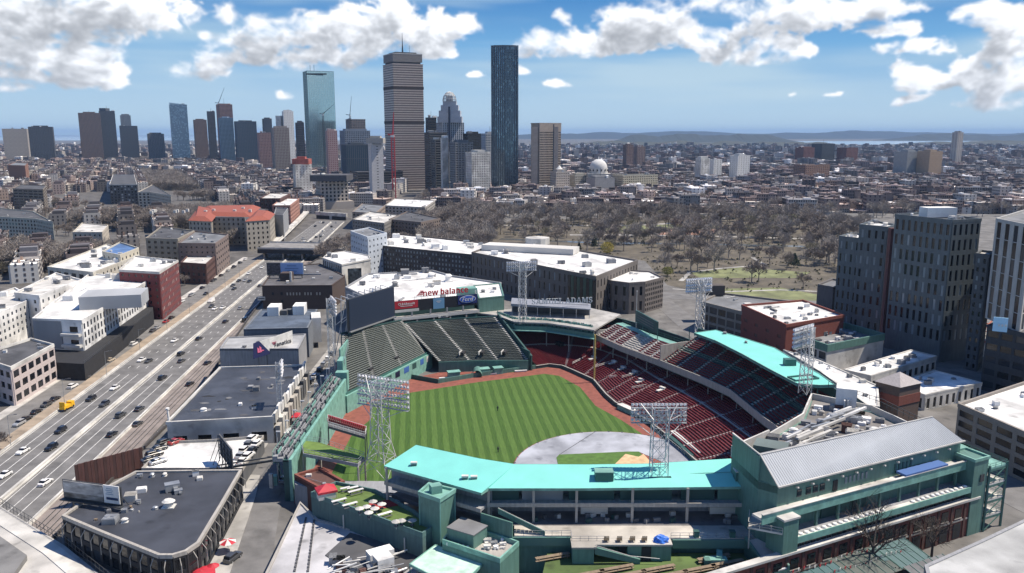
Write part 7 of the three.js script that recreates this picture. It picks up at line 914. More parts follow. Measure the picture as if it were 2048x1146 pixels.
{ // white dome
  const t = thing('domed_church', 'church with a big white dome among cream blocks', 'church'), x = 94.8, yb = 38.3, z = -1105, R = 109 - 94.8;
  const m = new THREE.Mesh(new THREE.SphereGeometry(R, 24, 12, 0, Math.PI * 2, 0, Math.PI / 2), C.paint); m.name = 'dome'; m.position.set(x, yb, z); m.castShadow = true; t.add(m); part('drum', C.offwhite, t, (g) => g.bar([x, LOW, z], [x, yb, z], R * 1.05, 20)); part('lantern', C.paint, t, (g) => g.bar([x, yb + R, z], [x, yb + R + 4, z], 1.4, 8, .4)); for (let k = 0; k < 14; k++) { const a = k / 14 * 6.283; unit('drum_window', C.glassDark, t, x + Math.cos(a) * R * 1.05, yb - 3, z + Math.sin(a) * R * 1.05, 1.6, 3, 1.6, a); } part('porch', C.stone, t, (g) => g.box(x, LOW, z + 4, R * 2.6, yb - 8 - LOW, R * 2.2));
  part('cupola', C.paint, scene.getObjectByName('corner_cream_tower'), (g) => { const cx = 31, cy = 32.5; g.box(cx, cy, -1085, 12, 4, 12); g.bar([cx, cy + 4, -1085], [cx, cy + 11, -1085], 6.5, 8, .6); });
  part('red_top', M([.45, .13, .1], { tex: 'stain' }), scene.getObjectByName('white_ornate_tower'), (g) => { const T = [-370.4, -345.9, 55.6, -1012]; g.box((T[0] + T[1]) / 2, T[2] - 8, -1024, T[1] - T[0], 8, 20); g.box((T[0] + T[1]) / 2, T[2], -1024, (T[1] - T[0]) * .5, 3, 10); });
  part('mansard', M([.09, .09, .1]), scene.getObjectByName('mansard_block'), (g) => { const T = [-306, -259.2, 38.4, -858]; g.box((T[0] + T[1]) / 2, T[2] - 7, -880, T[1] - T[0] + 1, 8, 44); });
  part('flared_head', C.stone, scene.getObjectByName('concrete_stair_tower'), (g) => { const T = [-256.8, -232, 86.2, -1000]; g.box((T[0] + T[1]) / 2, T[2] - 8, -1011, (T[1] - T[0]), 8, 24); g.box((T[0] + T[1]) / 2, T[2], -1011, (T[1] - T[0]) * .6, 3, 14); });
  part('slant_top', M([.2, .3, .4], { tex: null, roughness: .2 }), scene.getObjectByName('blue_glass_tower'), (g) => { const T = [-1175.6, -1112.1, 185.5, -2500]; g.prism(box4(T, 40), T[2] - 1, (xx) => lerp(T[2] + 8, T[2] + .5, (xx - T[0]) / (T[1] - T[0]))); });
  part('cap', darkT, scene.getObjectByName('dark_capped_tower'), (g) => { const T = [-1517.4, -1494.3, 181.8, -2745]; g.box((T[0] + T[1]) / 2, T[2] - 12, -2770, T[1] - T[0], 12, 30); });
  part('side_fin', C.offwhite, scene.getObjectByName('white_tower'), (g) => { const T = [-774.3, -758.9, 151.8, -2350]; g.box((T[0] + T[1]) / 2, LOW, -2365, T[1] - T[0], T[2], 24); });
}
function crane(label, x, z, h, jl, ang, mat, r) { const t = thing('tower_crane', label, 'crane', 'tower cranes'); part('mast', mat, t, (g) => { for (const s of [-1, 1]) for (const q of [-1, 1]) g.bar([x + s * r, LOW, z + q * r], [x + s * r, h, z + q * r], r * .22); for (let y = LOW; y < h; y += r * 3) { g.bar([x - r, y, z + r], [x + r, y + r * 3, z + r], r * .16); g.bar([x + r, y, z - r], [x - r, y + r * 3, z - r], r * .16); } }); part('jib', mat, t, (g) => { g.bar([x, h, z], [x + Math.cos(ang) * jl, h + Math.sin(ang) * jl, z], r * .6, 4, r * .25); g.bar([x, h, z], [x - Math.cos(.2) * jl * .22 * Math.sign(Math.cos(ang)), h + 1, z], r * .7); }); part('cab', C.paint, t, (g) => g.box(x, h - 3, z + r, r * 2.2, 3, r * 2.2)); }
crane('red lattice tower crane in front of the tallest tower', -211.9, -960, 90.6, 32, 1.5, M([.5, .05, .05], { tex: null }), 2.2);
crane('dark crane leaning over the unfinished tower at the left', -970.9, -2420, 187.4, 52, 1.15, C.dkSteel, 1.6);
crane('crane above the brown topped tower', -414.2, -1690, 134.3, 42, 1.45, C.dkSteel, 1.4);
crane('dark crane in front of the sea green tower', -432.6, -1500, 132.1, 30, .7, C.dkSteel, 1.3);
// ------------------------------------------------------------------ rows of houses
const vc = (o = {}) => new THREE.MeshStandardMaterial({ vertexColors: true, roughness: .9, ...o });
function houseGeo(w, h, d, k) {
  const g = new Geo(); g.c = []; const wl = [1, 1, 1], rf = k % 3 === 0 ? [2.1, 2.1, 2.1] : k % 3 === 1 ? [.42, .42, .46] : [.8, .8, .85], gl = [.12, .12, .15];
  g.prism(rect(0, 0, w, d), 0, h, { col: wl, top: false }); g.prism(rect(0, 0, w - .5, d - .5), h - .4, h - .2, { col: rf, side: false });
  for (const s of [-1, 1]) { const fl = Math.round(h / 3.6), n = Math.max(2, Math.round(w / 2.6)); for (let r = 0; r < fl; r++) for (let c = 0; c < n; c++) g.box((c + .5 - n / 2) * w / n, r * 3.6 + 1.2, s * d / 2, w / n * .5, 1.9, .24, 0, gl); g.box(0, h - .3, s * (d / 2), w, .7, .7, 0, [1.1, 1.05, 1]); }
  for (let r = 0; r < Math.round(h / 3.6); r++) for (const s of [-1, 1]) for (let c = 0; c < 3; c++) g.box(s * w / 2, r * 3.6 + 1.2, (c - 1) * d / 3.4, .24, 1.9, 1.3, 0, gl);
  if (k % 2) { g.box(w * .22, 0, d / 2 + .5, w * .4, h * .92, 1.2, 0, wl); g.box(w * .22, h * .3, d / 2 + 1.1, w * .2, 2, .2, 0, gl); }
  g.box(-w * .32, h - .3, d * .2, .8, 2.6, 1.4, 0, [.8, .6, .5]); g.box(w * .2, h - .3, -d * .1, w * .26, 1.8, d * .2, 0, k % 3 === 2 ? [2, 2, 2] : [.9, .9, .9]); if (k === 1 || k === 4) { g.quad([-w / 2, h, d / 2], [w / 2, h, d / 2], [w / 2, h + 3, d / 2 - 2.4], [-w / 2, h + 3, d / 2 - 2.4], [.3, .3, .34]); g.box(0, h, -d * .04, w, 3, d * .72, 0, [.32, .32, .36]); }
  return g.geometry();
}
const hGeo = [houseGeo(7.6, 14, 15, 0), houseGeo(7.6, 15.5, 16, 1), houseGeo(7.6, 17, 15, 2), houseGeo(9, 13, 16, 3), houseGeo(8, 16, 15, 4)];
const bGeo = [houseGeo(24, 14, 18, 0), houseGeo(32, 18, 20, 2), houseGeo(18, 11, 24, 0), houseGeo(40, 11, 26, 3), houseGeo(22, 22, 18, 5)];
const hCol = [[.19, .15, .135], [.22, .175, .16], [.2, .19, .185], [.31, .285, .26], [.16, .145, .14], [.42, .4, .38], [.25, .235, .225], [.18, .145, .135], [.26, .205, .185], [.54, .53, .51]];
const hMat = hCol.map((c) => { const m = vc(); m.color.setRGB(...c); return m; });
const free = (x, z, r) => !occupied.some((o) => Math.abs(o[0] - x) < o[2] + r && Math.abs(o[1] - z) < o[2] + r && Math.hypot(o[0] - x, o[1] - z) < o[2] * .85 + r);
const spots = [];
const GA = [-455.5, -850], gd = [-.432, -.902], qd = [.902, -.432], gr = Math.atan2(gd[1], -gd[0]) ;
const G2 = (s, o) => [GA[0] + gd[0] * s + qd[0] * o, GA[1] + gd[1] * s + qd[1] * o];
const inPark = (x, z) => z > -780 && x > -120 && z < -255;
const visible = (x, z) => { const d = camera.position.z - z; return d > 200 && Math.abs(x - camera.position.x) < d * .66 + 40; };
for (let k = 0; k < 26; k++) { const side = k % 2 ? 1 : -1, i = k >> 1, off = side * (i === 0 ? 50 : 50 + Math.floor((i + 1) / 2) * 32 + Math.floor(i / 2) * 32); if (off > 215) continue; for (let s = -560; s < 1900; s += 7.7) { if (((s + 600) % 168) < 14) continue; const [x, z] = G2(s, off); if (x > -285 - (z < -850 ? 0 : 20) && z > -1000) continue; if (!visible(x, z) || z > -330 || rnd() < .05 || !free(x, z, 5)) continue; spots.push({ x, z, ry: Math.atan2(qd[0] * side, qd[1] * side), g: Math.floor(rnd() * 5), c: Math.floor(rnd() * 10), kind: 0, sc: rr(.85, 1.15) }); } }
for (let z = -760; z > -1500; z -= 34) for (let x = -180; x < 900; x += 8.2) { const xx = x + (z % 3) * 2 - (z + 760) * .12, zz = z - (x + 180) * .09; if (((x + 180) % 150) < 16 || rnd() < .07 || !visible(xx, zz) || inPark(xx, zz) || !free(xx, zz, 6)) continue; if (xx < -165 && zz > -900) continue; spots.push({ x: xx, z: zz, ry: rnd() < .5 ? -.09 : 3.05, g: Math.floor(rnd() * 5), c: Math.floor(rnd() * 10), kind: 0, sc: rr(.7, 1.05) }); }
for (let i = 0; i < 8200; i++) { const d = 900 + Math.pow(rnd(), 1.5) * 5200, a = rr(-.68, .68), x = camera.position.x + d * a, z = camera.position.z - d; if (z > -760 || (x < -150 && z > -1700 && (rnd() < .55 || Math.abs((x - GA[0]) * qd[0] + (z - GA[1]) * qd[1]) < 62 || x > -280 - (z < -900) * -60)) || !free(x, z, 12)) continue; spots.push({ x, z, ry: rr(-.3, .3) + (rnd() < .5 ? 1.57 : 0), g: Math.floor(rnd() * 5), c: Math.floor(rnd() * 10), kind: 1, sc: rr(.6, 1.2) * (d > 3000 ? 1.4 : 1) }); }
spots.forEach((s) => s.d = Math.hypot(s.x - camera.position.x, s.z - camera.position.z) / (s.kind ? 1.6 : 1)); spots.sort((a, b) => a.d - b.d);
const first = spots.filter((s) => s.kind === 0).slice(0, 290), firstB = spots.filter((s) => s.kind === 1).slice(0, 120), near = new Set([...first, ...firstB]);
const colName = ['dark red', 'reddish', 'grey brown', 'tan', 'dark brown', 'pale', 'brownish', 'maroon', 'rust brown', 'whitish'], marks = [['the red roofed hotel', -330, -540], ['the dark mansard block', -560, -1000], ['the bay window block', -560, -700], ['the turnpike tunnel mouth', -260, -800], ['the tallest tower', -170, -1180], ['the slim dark glass tower', -40, -1060], ['the white dome', 90, -1060], ['the far edge of the park', 250, -780], ['the white apartment towers', 400, -1330], ['the wide beige slab', 850, -1560], ['the dark towers', 500, -850], ['the brown banded tower', -760, -1000], ['the ornate white tower', -330, -1000], ['the tree lined avenue', -620, -1250]];
const byMark = (x, z) => marks.reduce((a, b) => Math.hypot(b[1] - x, b[2] - z) < Math.hypot(a[1] - x, a[2] - z) ? b : a)[0];
for (const s of near) { const m = new THREE.Mesh((s.kind ? bGeo : hGeo)[s.g], hMat[s.c]); m.name = numbered(s.kind ? 'city_block' : 'row_house'); m.position.set(s.x, LOW, s.z); m.rotation.y = s.ry; m.scale.set(1, s.sc, 1); m.castShadow = m.receiveShadow = true; scene.add(m); const left = s.x < -230; tag(m, (s.kind ? 'low flat roofed ' + colName[s.c] + ' city building near ' : 'narrow ' + colName[s.c] + ' row house near ') + byMark(s.x, s.z), s.kind ? 'building' : 'house', s.kind ? 'low city buildings below the skyline' : 'row houses below the skyline'); }
{ const M4 = new THREE.Matrix4(), Q = new THREE.Quaternion(), UP = new THREE.Vector3(0, 1, 0), col = new THREE.Color(); for (const kind of [0, 1]) for (let g = 0; g < 5; g++) { const l = spots.filter((s) => !near.has(s) && s.kind === kind && s.g === g); if (!l.length) continue; const im = new THREE.InstancedMesh((kind ? bGeo : hGeo)[g], vc(), l.length); l.forEach((s, i) => { M4.compose(new THREE.Vector3(s.x, LOW, s.z), Q.setFromAxisAngle(UP, s.ry), new THREE.Vector3(kind ? rr(.7, 1.3) : 1, s.sc, 1)); im.setMatrixAt(i, M4); im.setColorAt(i, col.setRGB(...((q) => hCol[s.c].map((v) => v * q))(rr(.7, 1.6)))); }); im.name = numbered('distant_roofscape'); im.castShadow = im.receiveShadow = true; scene.add(im); tag(im, 'distant mass of small city roofs reaching to the horizon', 'roofscape', null, 'stuff'); } }
// ------------------------------------------------------------------ hills and harbour on the horizon
{
  const rg = mulberry(5); const ridge = (name, label, z, x0, x1, h0, amp, seed, depth, col) => { const g = new Geo(), n = 90, P = []; for (let i = 0; i <= n; i++) { const u = i / n, e = Math.min(1, Math.min(u, 1 - u) * 7); P.push([lerp(x0, x1, u), LOW + e * Math.max(4, h0 + amp * fbm(u * 9, seed, 2.2, 5))]); } for (let i = 0; i < n; i++) { const a = P[i], b = P[i + 1]; g.quad([a[0], LOW, z + depth], [b[0], LOW, z + depth], [b[0], b[1], z], [a[0], a[1], z]); g.quad([b[0], LOW, z - depth], [a[0], LOW, z - depth], [a[0], a[1], z], [b[0], b[1], z]); } structure(g.build(name, M(col, { tex: null, roughness: 1 })), label, 'hill'); };
  ridge('hill', 'long blue ridge on the right horizon', -17000, 200, 13500, 130, 110, 1.3, 1500, [.02, .03, .04]); ridge('hill', 'low far ridge across the middle horizon', -15500, -1500, 6500, 84, 80, 4.1, 900, [.025, .035, .04]); ridge('hill', 'nearer wooded hill right of the tall towers', -9500, 1100, 3300, 82, 60, 7.7, 500, [.03, .038, .035]); ridge('hill', 'nearer wooded hill at the right', -11500, 5200, 9500, 88, 70, 9.2, 600, [.028, .036, .036]); ridge('hill', 'low wooded rise below the horizon at the middle', -6200, 300, 2600, 38, 40, 12.2, 500, [.05, .055, .045]); ridge('hill', 'low rise under the harbour at the right', -6800, 3200, 6200, 34, 40, 15.2, 400, [.05, .055, .045]);
  structure(part('harbour_water', M([.25, .34, .42], { tex: null, roughness: .25 }), null, (g) => g.prism([[1900, -7200], [4700, -7000], [6400, -9000], [6000, -10800], [2400, -10400]], LOW - 1, LOW + .6)), 'pale harbour water far off at the right', 'water'); structure(part('harbour_water', M([.25, .34, .42], { tex: null, roughness: .25 }), null, (g) => g.prism([[-14000, -11500], [0, -11500], [0, -30000], [-20000, -30000]], LOW - 1, LOW + .6)), 'pale sea along the horizon behind the skyline', 'water');
}
// ------------------------------------------------------------------ park and trees
rnd = mulberry(51);
function treeGeos(h, seed, dens = 1, thick = 1, spread = 1) {
  const r = mulberry(seed), T = new Geo(), K = new Geo(); let n = 0;
  const grow = (p, d, len, rad, lvl) => {
    const e = [p[0] + d[0] * len, p[1] + d[1] * len, p[2] + d[2] * len]; (lvl < 1 ? T : K).bar(p, e, rad, lvl < 2 ? 5 : 3, rad * .68); n++;
    if (lvl >= 4) return; const c = lvl === 0 ? 5 : lvl === 3 ? Math.round(4 * dens) : 4;
    for (let i = 0; i < c; i++) { const a = (i + r()) / c * 6.283, tilt = (lvl === 0 ? .45 + r() * .5 : .35 + r() * .65) * spread, t = lvl === 0 ? .62 + r() * .38 : .35 + r() * .65; const u = Math.abs(d[1]) > .9 ? [1, 0, 0] : [0, 1, 0]; let x = [d[1] * u[2] - d[2] * u[1], d[2] * u[0] - d[0] * u[2], d[0] * u[1] - d[1] * u[0]]; const l = Math.hypot(...x); x = x.map((v) => v / l); const y = [d[1] * x[2] - d[2] * x[1], d[2] * x[0] - d[0] * x[2], d[0] * x[1] - d[1] * x[0]]; let q = [0, 1, 2].map((k) => d[k] * Math.cos(tilt) + (x[k] * Math.cos(a) + y[k] * Math.sin(a)) * Math.sin(tilt)); q[1] += .16; const m = Math.hypot(...q); q = q.map((v) => v / m); grow([lerp(p[0], e[0], t), lerp(p[1], e[1], t), lerp(p[2], e[2], t)], q, len * (.62 + r() * .22) * (lvl === 0 ? .95 : 1), Math.max(.028 * thick, rad * .5), lvl + 1); }
  };
  grow([0, 0, 0], [0, 1, 0], h * .34, h * .022, 0);
  return [T.geometry(), K.geometry()];
}
const barks = [M([.21, .18, .16], { tex: null }), M([.26, .235, .215], { tex: null }), M([.17, .145, .13], { tex: null }), M([.23, .21, .155], { tex: null })];
const TG = [treeGeos(13, 1, 1.9, 2.2), treeGeos(14, 2, 2.1, 2), treeGeos(11, 3, 1.9, 2.2), treeGeos(12, 4, 2.2, 2, 1.15), treeGeos(10, 5, 2, 2.1)];
function tree(x, y, z, s, k, label, group, bark = barks[k % 4], name = 'bare_tree') { const t = thing(name, label, 'tree', group); t.position.set(x, y, z); t.rotation.y = rnd() * 6; t.scale.setScalar(s); const a = new THREE.Mesh(TG[k][0], bark), b = new THREE.Mesh(TG[k][1], bark); a.name = 'trunk'; b.name = 'crown'; a.castShadow = b.castShadow = true; t.add(a, b); return t; }
const parkPoly = [[-113.4, -538.2], [-77.2, -648.4], [43.6, -699.8], [182.9, -722.1], [321.3, -643.6], [282.5, -509.7], [174.2, -310.3], [131.1, -235.6], [108.3, -246.6], [72.2, -261], [53.3, -292.8], [54.9, -389.4], [-19.6, -483.3], [-60.3, -489.7]];
structure(part('park_ground', M([.125, .108, .08], { tex: 'stain' }), null, (g) => g.prism(parkPoly, -.5, .03)), 'brown and green park ground beyond the ballpark', 'ground');
for (const [l, p] of [['pale green lawn strip at the near edge of the park', [[78.1, -279.6], [120.7, -284.5], [136.4, -261], [130, -243.8], [73.6, -255.1]]], ['pale green lawn in the middle of the park', [[77.3, -339], [117, -359.8], [158.8, -339], [144.5, -317.7], [79.2, -317.7]]], ['olive lawn along the far edge of the park', [[34.8, -606.8], [165.2, -648.4], [165.3, -606.8], [39.9, -561.1]]]]) structure(part('lawn', M([.2, .22, .1], { tex: 'stain' }), null, (g) => g.prism(p, -.3, .07)), l, 'lawn');
for (const [l, p, w] of [['pale winding path in the park', [[64.6, -306.7], [77.3, -339], [101.9, -355.5], [138, -370.9], [139.5, -406.6]], 3.2], ['pale road curving past the apartment block', [[-126.1, -447], [-107.9, -516.6], [-96.8, -585.4], [-89.9, -638.8]], 8], ['grey river path through the park', [[10.4, -545.7], [66.2, -545.7], [164.3, -530.9], [279.4, -502.9]], 7], ['pale road along the far edge of the park', [[-92, -629.4], [-4.7, -620.2], [98.8, -629.4], [186, -689], [228.8, -763.9]], 8], ['straight path with railings at the near park edge', [[53.9, -279.6], [80.3, -270.1], [118.1, -276.4], [145.8, -270.1]], 3]]) structure(part('path', C.concrete, null, (g) => g.path(p, w, .12, .3)), l, 'path');
structure(part('river', M([.09, .1, .1], { tex: null, roughness: .15 }), null, (g) => g.path([[-54.2, -516.6], [32.3, -489.7], [117, -483.3], [181.2, -470.7], [259.7, -458.7]], 9, .09, .3)), 'narrow grey river through the park', 'water');
structure(part('court', M([.42, .24, .18], { tex: 'stain' }), null, (g) => g.prism([[89.4, -545.7], [140.5, -545.7], [160.9, -589.6], [107.6, -593.8]], -.2, .16)), 'pinkish clay court in the park', 'court');
let made = 0, tries = 0; const kinds = ['bare brown tree in the park', 'bare grey tree in the park', 'dark bare tree in the park', 'olive twigged bare tree in the park', 'small bare tree in the park'];
while (made < 205 && tries++ < 9000) { const x = rr(-130, 330), z = -270 - Math.pow(rnd(), .8) * 480; if (!inside(parkPoly, x, z)) continue; if (PN.noise(x * .02, z * .02, 3) < -.22) continue; const k = Math.floor(rnd() * 5); tree(x, 0, z, rr(.95, 1.75), k, kinds[k] + (z > -400 ? ' near edge' : z > -540 ? ' middle' : ' far side') + (x < 20 ? ', by the long taupe block' : x < 120 ? ', beyond the roofless deck' : ', toward the dark towers'), 'bare trees in the park'); made++; }
{ // the few that stand out
  const fol = (name, label, px, h, rad, col, cone, y0 = 0, n = 1500) => { const t = thing(name, label, 'tree'); part('trunk', barks[0], t, (g) => g.bar([px[0], y0, px[1]], [px[0], y0 + h * .6, px[1]], .3, 5, .15)); part('crown', M(col, { tex: null, side: THREE.DoubleSide }), t, (g) => { for (let i = 0; i < n; i++) { const v = rnd(), a = rnd() * 6.283, rr2 = rad * Math.sqrt(rnd()) * (cone ? 1 - v * .9 : Math.sqrt(1 - Math.pow(v * 2 - 1, 2))), x = px[0] + Math.cos(a) * rr2, z = px[1] + Math.sin(a) * rr2, y = y0 + h * (.16 + v * .84), s = rr(.2, .5), b = rnd() * 6.28; g.tri([x - s * Math.cos(b), y, z - s * Math.sin(b)], [x + s * Math.cos(b), y + rr(-.2, .2), z + s * Math.sin(b)], [x + rr(-.2, .2), y + s, z + rr(-.3, .3)]); } }); };
  fol('evergreen_tree', 'dark evergreen tree left of the yellow one in the park', [23.5, -452.8], 12, 3.4, [.022, .04, .022], true); fol('evergreen_tree', 'small dark evergreen near the taupe block in the park', [10.3, -441.3], 7, 2.4, [.022, .04, .022], true, 0, 700); fol('yellow_tree', 'yellow green willow like tree in the park', [30.3, -419.5], 10, 5.6, [.34, .28, .06], false); fol('evergreen_tree', 'dark green pine group left of the dark towers', [155, -359.8], 10, 5, [.03, .055, .03], true); fol('yellow_tree', 'pale green leafing tree on the far edge of the park', [236.5, -606.8], 13, 7, [.3, .3, .12], false); fol('olive_shrub', 'olive leafing shrub right of the rounded taupe block', [59.4, -325.2], 6, 4, [.2, .2, .06], false, 0, 900);
}
{ // shrubs and undergrowth as one mass
  const g = new Geo(); for (let i = 0; i < 5000; i++) { const x = rr(-130, 330), z = rr(-740, -270); if (!inside(parkPoly, x, z) || PN.noise(x * .03, z * .03, 8) < -.05) continue; for (let k = 0; k < 4; k++) { const a = rnd() * 6.28, s = rr(.5, 1.4), y = rr(0, .8); g.tri([x + rr(-1, 1), y, z + rr(-1, 1)], [x + Math.cos(a) * s, y + .3, z + Math.sin(a) * s], [x + rr(-.4, .4), y + s, z + rr(-.4, .4)]); } }
  tag(g.build('undergrowth', M([.12, .115, .07], { tex: null, side: THREE.DoubleSide })), 'low brown green undergrowth all over the park', 'undergrowth', null, 'stuff');
}
// larger street trees in front of the brick wall, and trees left of the turnpike
TG.push(treeGeos(17, 31, .9, 1.1, .8), treeGeos(13, 37, .9, 1.1, .95)); const darkBark = M([.075, .062, .055], { tex: null });
tree(...(([x, z]) => [x, 0, z])([33.2, 44.4]), 1.2, 5, 'tall bare street tree in front of the brick ballpark wall', 'street trees by the brick wall', darkBark); tree(...(([x, z]) => [x, 0, z])([49.2, 38.2]), 1.1, 6, 'smaller crooked bare tree by the market roofs', 'street trees by the brick wall', darkBark);
for (const [i, p] of [[0, [-209.3, -46]], [1, [-220.5, -59.7]], [2, [-199.7, -35.5]]]) tree(p[0] - 4, LOW, p[1], .9, i, ['bare shrubby tree at the lower left edge, nearest the viewer side', 'bare shrubby tree at the far lower left edge', 'bare shrubby tree beside the tan strip'][i], 'bare trees at the lower left edge');
for (let i = 0; i < 88; i++) { const q = [[-260.3, -338], [-281.7, -379], [-459.6, -726.1], [-401, -627.9], [-394.6, -379], [-399.6, -413.9], [-286, -513.6], [-277.9, -530.5], [-437.1, -627.9], [-486.3, -586], [-450.2, -453.1], [-592, -849.9], [-454.6, -784.2], [-499.8, -726.1]][i % 14]; tree(q[0] + rr(-16, 16), LOW, q[1] + rr(-22, 22), rr(.9, 1.4), i % 5, 'bare tree ' + ['behind the red brick block', 'by the low brick row', 'behind the cream square block', 'by the beige apartments', 'behind the white block', 'behind the cream block', 'beside the overpass ramp', 'by the red roofed hotel', 'left of the beige apartments', 'by the bay window block', 'at the left edge', 'in the streets left of the avenue', 'at the foot of the avenue', 'left of the avenue'][i % 14], 'bare trees left of the turnpike'); }
{ // avenue of trees and street trees far off, as one mass each
  const far = [treeGeos(14, 21, .9, 3), treeGeos(13, 22, .9, 3)].map((g) => mergeGeometries(g)), M4 = new THREE.Matrix4(), Q = new THREE.Quaternion(), UP = new THREE.Vector3(0, 1, 0), A = [[], []];
  for (let s = -230; s < 2300; s += 7) for (const o of [-33, -25, -17, -9, 0, 9, 17, 25, 33]) { const [x, z] = G2(s + rr(-2, 2), o + rr(-3, 3)); if (free(x, z, 3)) A[Math.floor(rnd() * 2)].push([x, z]); }
  for (let i = 0; i < 900; i++) { const s = rr(-560, 1500), k = Math.floor(rr(0, 8)) * (rnd() < .75 ? -1 : 1), o = k * 70 + Math.sign(k) * 22; if (o > 200) continue; const [x, z] = G2(s, o + rr(-5, 5)); if (visible(x, z) && z < -430 && x < -285 && free(x, z, 4)) A[i % 2].push([x, z]); }
  for (let i = 0; i < 1100; i++) { const x = rr(-180, 900), z = rr(-1500, -690); if (visible(x, z) && !(inPark(x, z) && z > -700) && free(x, z, 4)) A[i % 2].push([x, z]); }
  for (let i = 0; i < 620; i++) { const x = rr(-150, 340), z = -300 - Math.pow(rnd(), .7) * 450; if (inside(parkPoly, x, z) && PN.noise(x * .016, z * .016, 3) > -.12) A[i % 2].push([x, z]); }
  for (let i = 0; i < 420; i++) { const a = rnd() * 6.28, r = Math.sqrt(rnd()), c = [[-431.2, -699.5, 75, 90], [-475.8, -699.5, 60, 70], [-400.4, -401.8, 50, 40]][i % 3], x = c[0] + Math.cos(a) * r * c[2], z = c[1] + Math.sin(a) * r * c[3]; if (free(x, z, 1)) A[i % 2].push([x, z]); }
  for (let i = 0; i < 700; i++) { const x = rr(-190, -60), z = rr(-760, -400); if (free(x, z, 2) && !(x < pkx(z, 20))) A[i % 2].push([x, z]); }
  for (let i = 0; i < 90; i++) { const [x, z] = [lerp(-110, 330, i / 90) + rr(-4, 4), -700 - rr(0, 40)]; A[i % 2].push([x, z]); }
  A.forEach((l, i) => { const im = new THREE.InstancedMesh(far[i], barks[i ? 1 : 0], l.length); l.forEach(([x, z], k) => { const s = rr(1.05, 1.7); M4.compose(new THREE.Vector3(x, inPark(x, z) ? 0 : LOW, z), Q.setFromAxisAngle(UP, rnd() * 6), new THREE.Vector3(s, s, s)); im.setMatrixAt(k, M4); }); im.name = numbered('distant_trees'); im.castShadow = true; scene.add(im); tag(im, 'grey brown mass of bare trees along the avenue and far streets', 'trees', null, 'stuff'); });
}
// ------------------------------------------------------------------ cars
rnd = mulberry(61);
const profile = { car: [[-2.25, .35], [-2.2, .8], [-1.9, .95], [-1.1, 1.0], [.95, .98], [1.9, .85], [2.25, .65], [2.25, .35]], suv: [[-2.3, .4], [-2.3, 1.05], [-2.1, 1.12], [1, 1.1], [2, 1], [2.3, .75], [2.3, .4]], van: [[-2.6, .4], [-2.6, 1.3], [-2.5, 1.4], [1.6, 1.35], [2.4, 1.05], [2.6, .8], [2.6, .4]] };
const cabins = { car: [[-1.85, .95], [-1.2, 1.42], [.25, 1.45], [1.05, .97]], suv: [[-2.2, 1.08], [-1.95, 1.68], [.35, 1.7], [1.15, 1.08]], van: [[-2.58, 1.36], [-2.5, 2.3], [1.2, 2.3], [1.9, 1.32]] };
const ext = (pts, w, bev) => { const s = new THREE.Shape(pts.map(([a, b]) => new THREE.Vector2(a, b))); const g = new THREE.ExtrudeGeometry(s, { depth: w - bev * 2, bevelEnabled: bev > 0, bevelSize: bev, bevelThickness: bev, bevelSegments: 1 }); g.translate(0, 0, -(w - bev * 2) / 2); return g; };
const carGeo = {}; for (const k in profile) { const w = k === 'van' ? 2 : 1.82; const top = cabins[k]; carGeo[k] = { body: ext(profile[k], w, .08), glass: ext(top, w - .22, .05), roof: ext([[top[1][0] + .1, top[1][1] - .02], [top[1][0] + .2, top[1][1] + .09], [top[2][0] - .2, top[2][1] + .09], [top[2][0] - .1, top[2][1] - .02]], w - .3, .04), wheel: new THREE.CylinderGeometry(.34, .34, .24, 10).rotateX(Math.PI / 2), light: new THREE.BoxGeometry(.1, .16, .4) }; }
const RIM = new THREE.CylinderGeometry(.2, .2, .05, 8).rotateX(Math.PI / 2);
const paints = { white: M([.75, .75, .74], { tex: null, roughness: .3, clearcoat: .6 }), black: M([.012, .012, .014], { tex: null, roughness: .25, clearcoat: .6 }), 'dark grey': M([.05, .052, .056], { tex: null, roughness: .3, clearcoat: .6 }), silver: M([.4, .41, .42], { tex: null, roughness: .3, clearcoat: .6, metalness: .3 }), red: M([.3, .02, .02], { tex: null, roughness: .3, clearcoat: .6 }), beige: M([.5, .43, .33], { tex: null, roughness: .3, clearcoat: .6 }), yellow: M([.75, .42, .01], { tex: null, roughness: .4 }), blue: M([.03, .06, .18], { tex: null, roughness: .3, clearcoat: .6 }) };
const tyre = M([.015, .015, .016], { tex: null }), headl = M([.8, .8, .78], { tex: null, roughness: .1 }), taill = M([.35, .01, .01], { tex: null, roughness: .2 });
function car(kind, colour, x, y, z, ry, label, group, small) { const t = thing(kind === 'van' ? 'van' : 'car', label, kind === 'van' ? 'van' : 'car', group), G = carGeo[kind], P = paints[colour]; t.position.set(x, y, z); t.rotation.y = ry; const add = (n, g, m, px = 0, py = 0, pz = 0) => { const q = new THREE.Mesh(g, m); q.name = n; q.position.set(px, py, pz); q.castShadow = q.receiveShadow = true; t.add(q); }; add('body', G.body, P); add('cabin_glass', G.glass, kind === 'van' ? P : C.glassDark); add('roof', G.roof, P); if (small) return; for (const sx of [-1.4, 1.4]) for (const sz of [-.82, .82]) { add('wheel', G.wheel, tyre, sx, .34, sz); const w = t.children.at(-1), rim = new THREE.Mesh(RIM, C.galv); rim.name = 'rim'; rim.position.z = Math.sign(sz) * .12; w.add(rim); } for (const s of [-.6, .6]) { add('headlight', G.light, headl, 2.26 + (kind === 'van') * .36, .66, s); add('tail_light', G.light, taill, -2.26 - (kind === 'van') * .36, .7, s); } }
const away = Math.PI / 2 - .0917, toward = away + Math.PI;   // headings along the turnpike
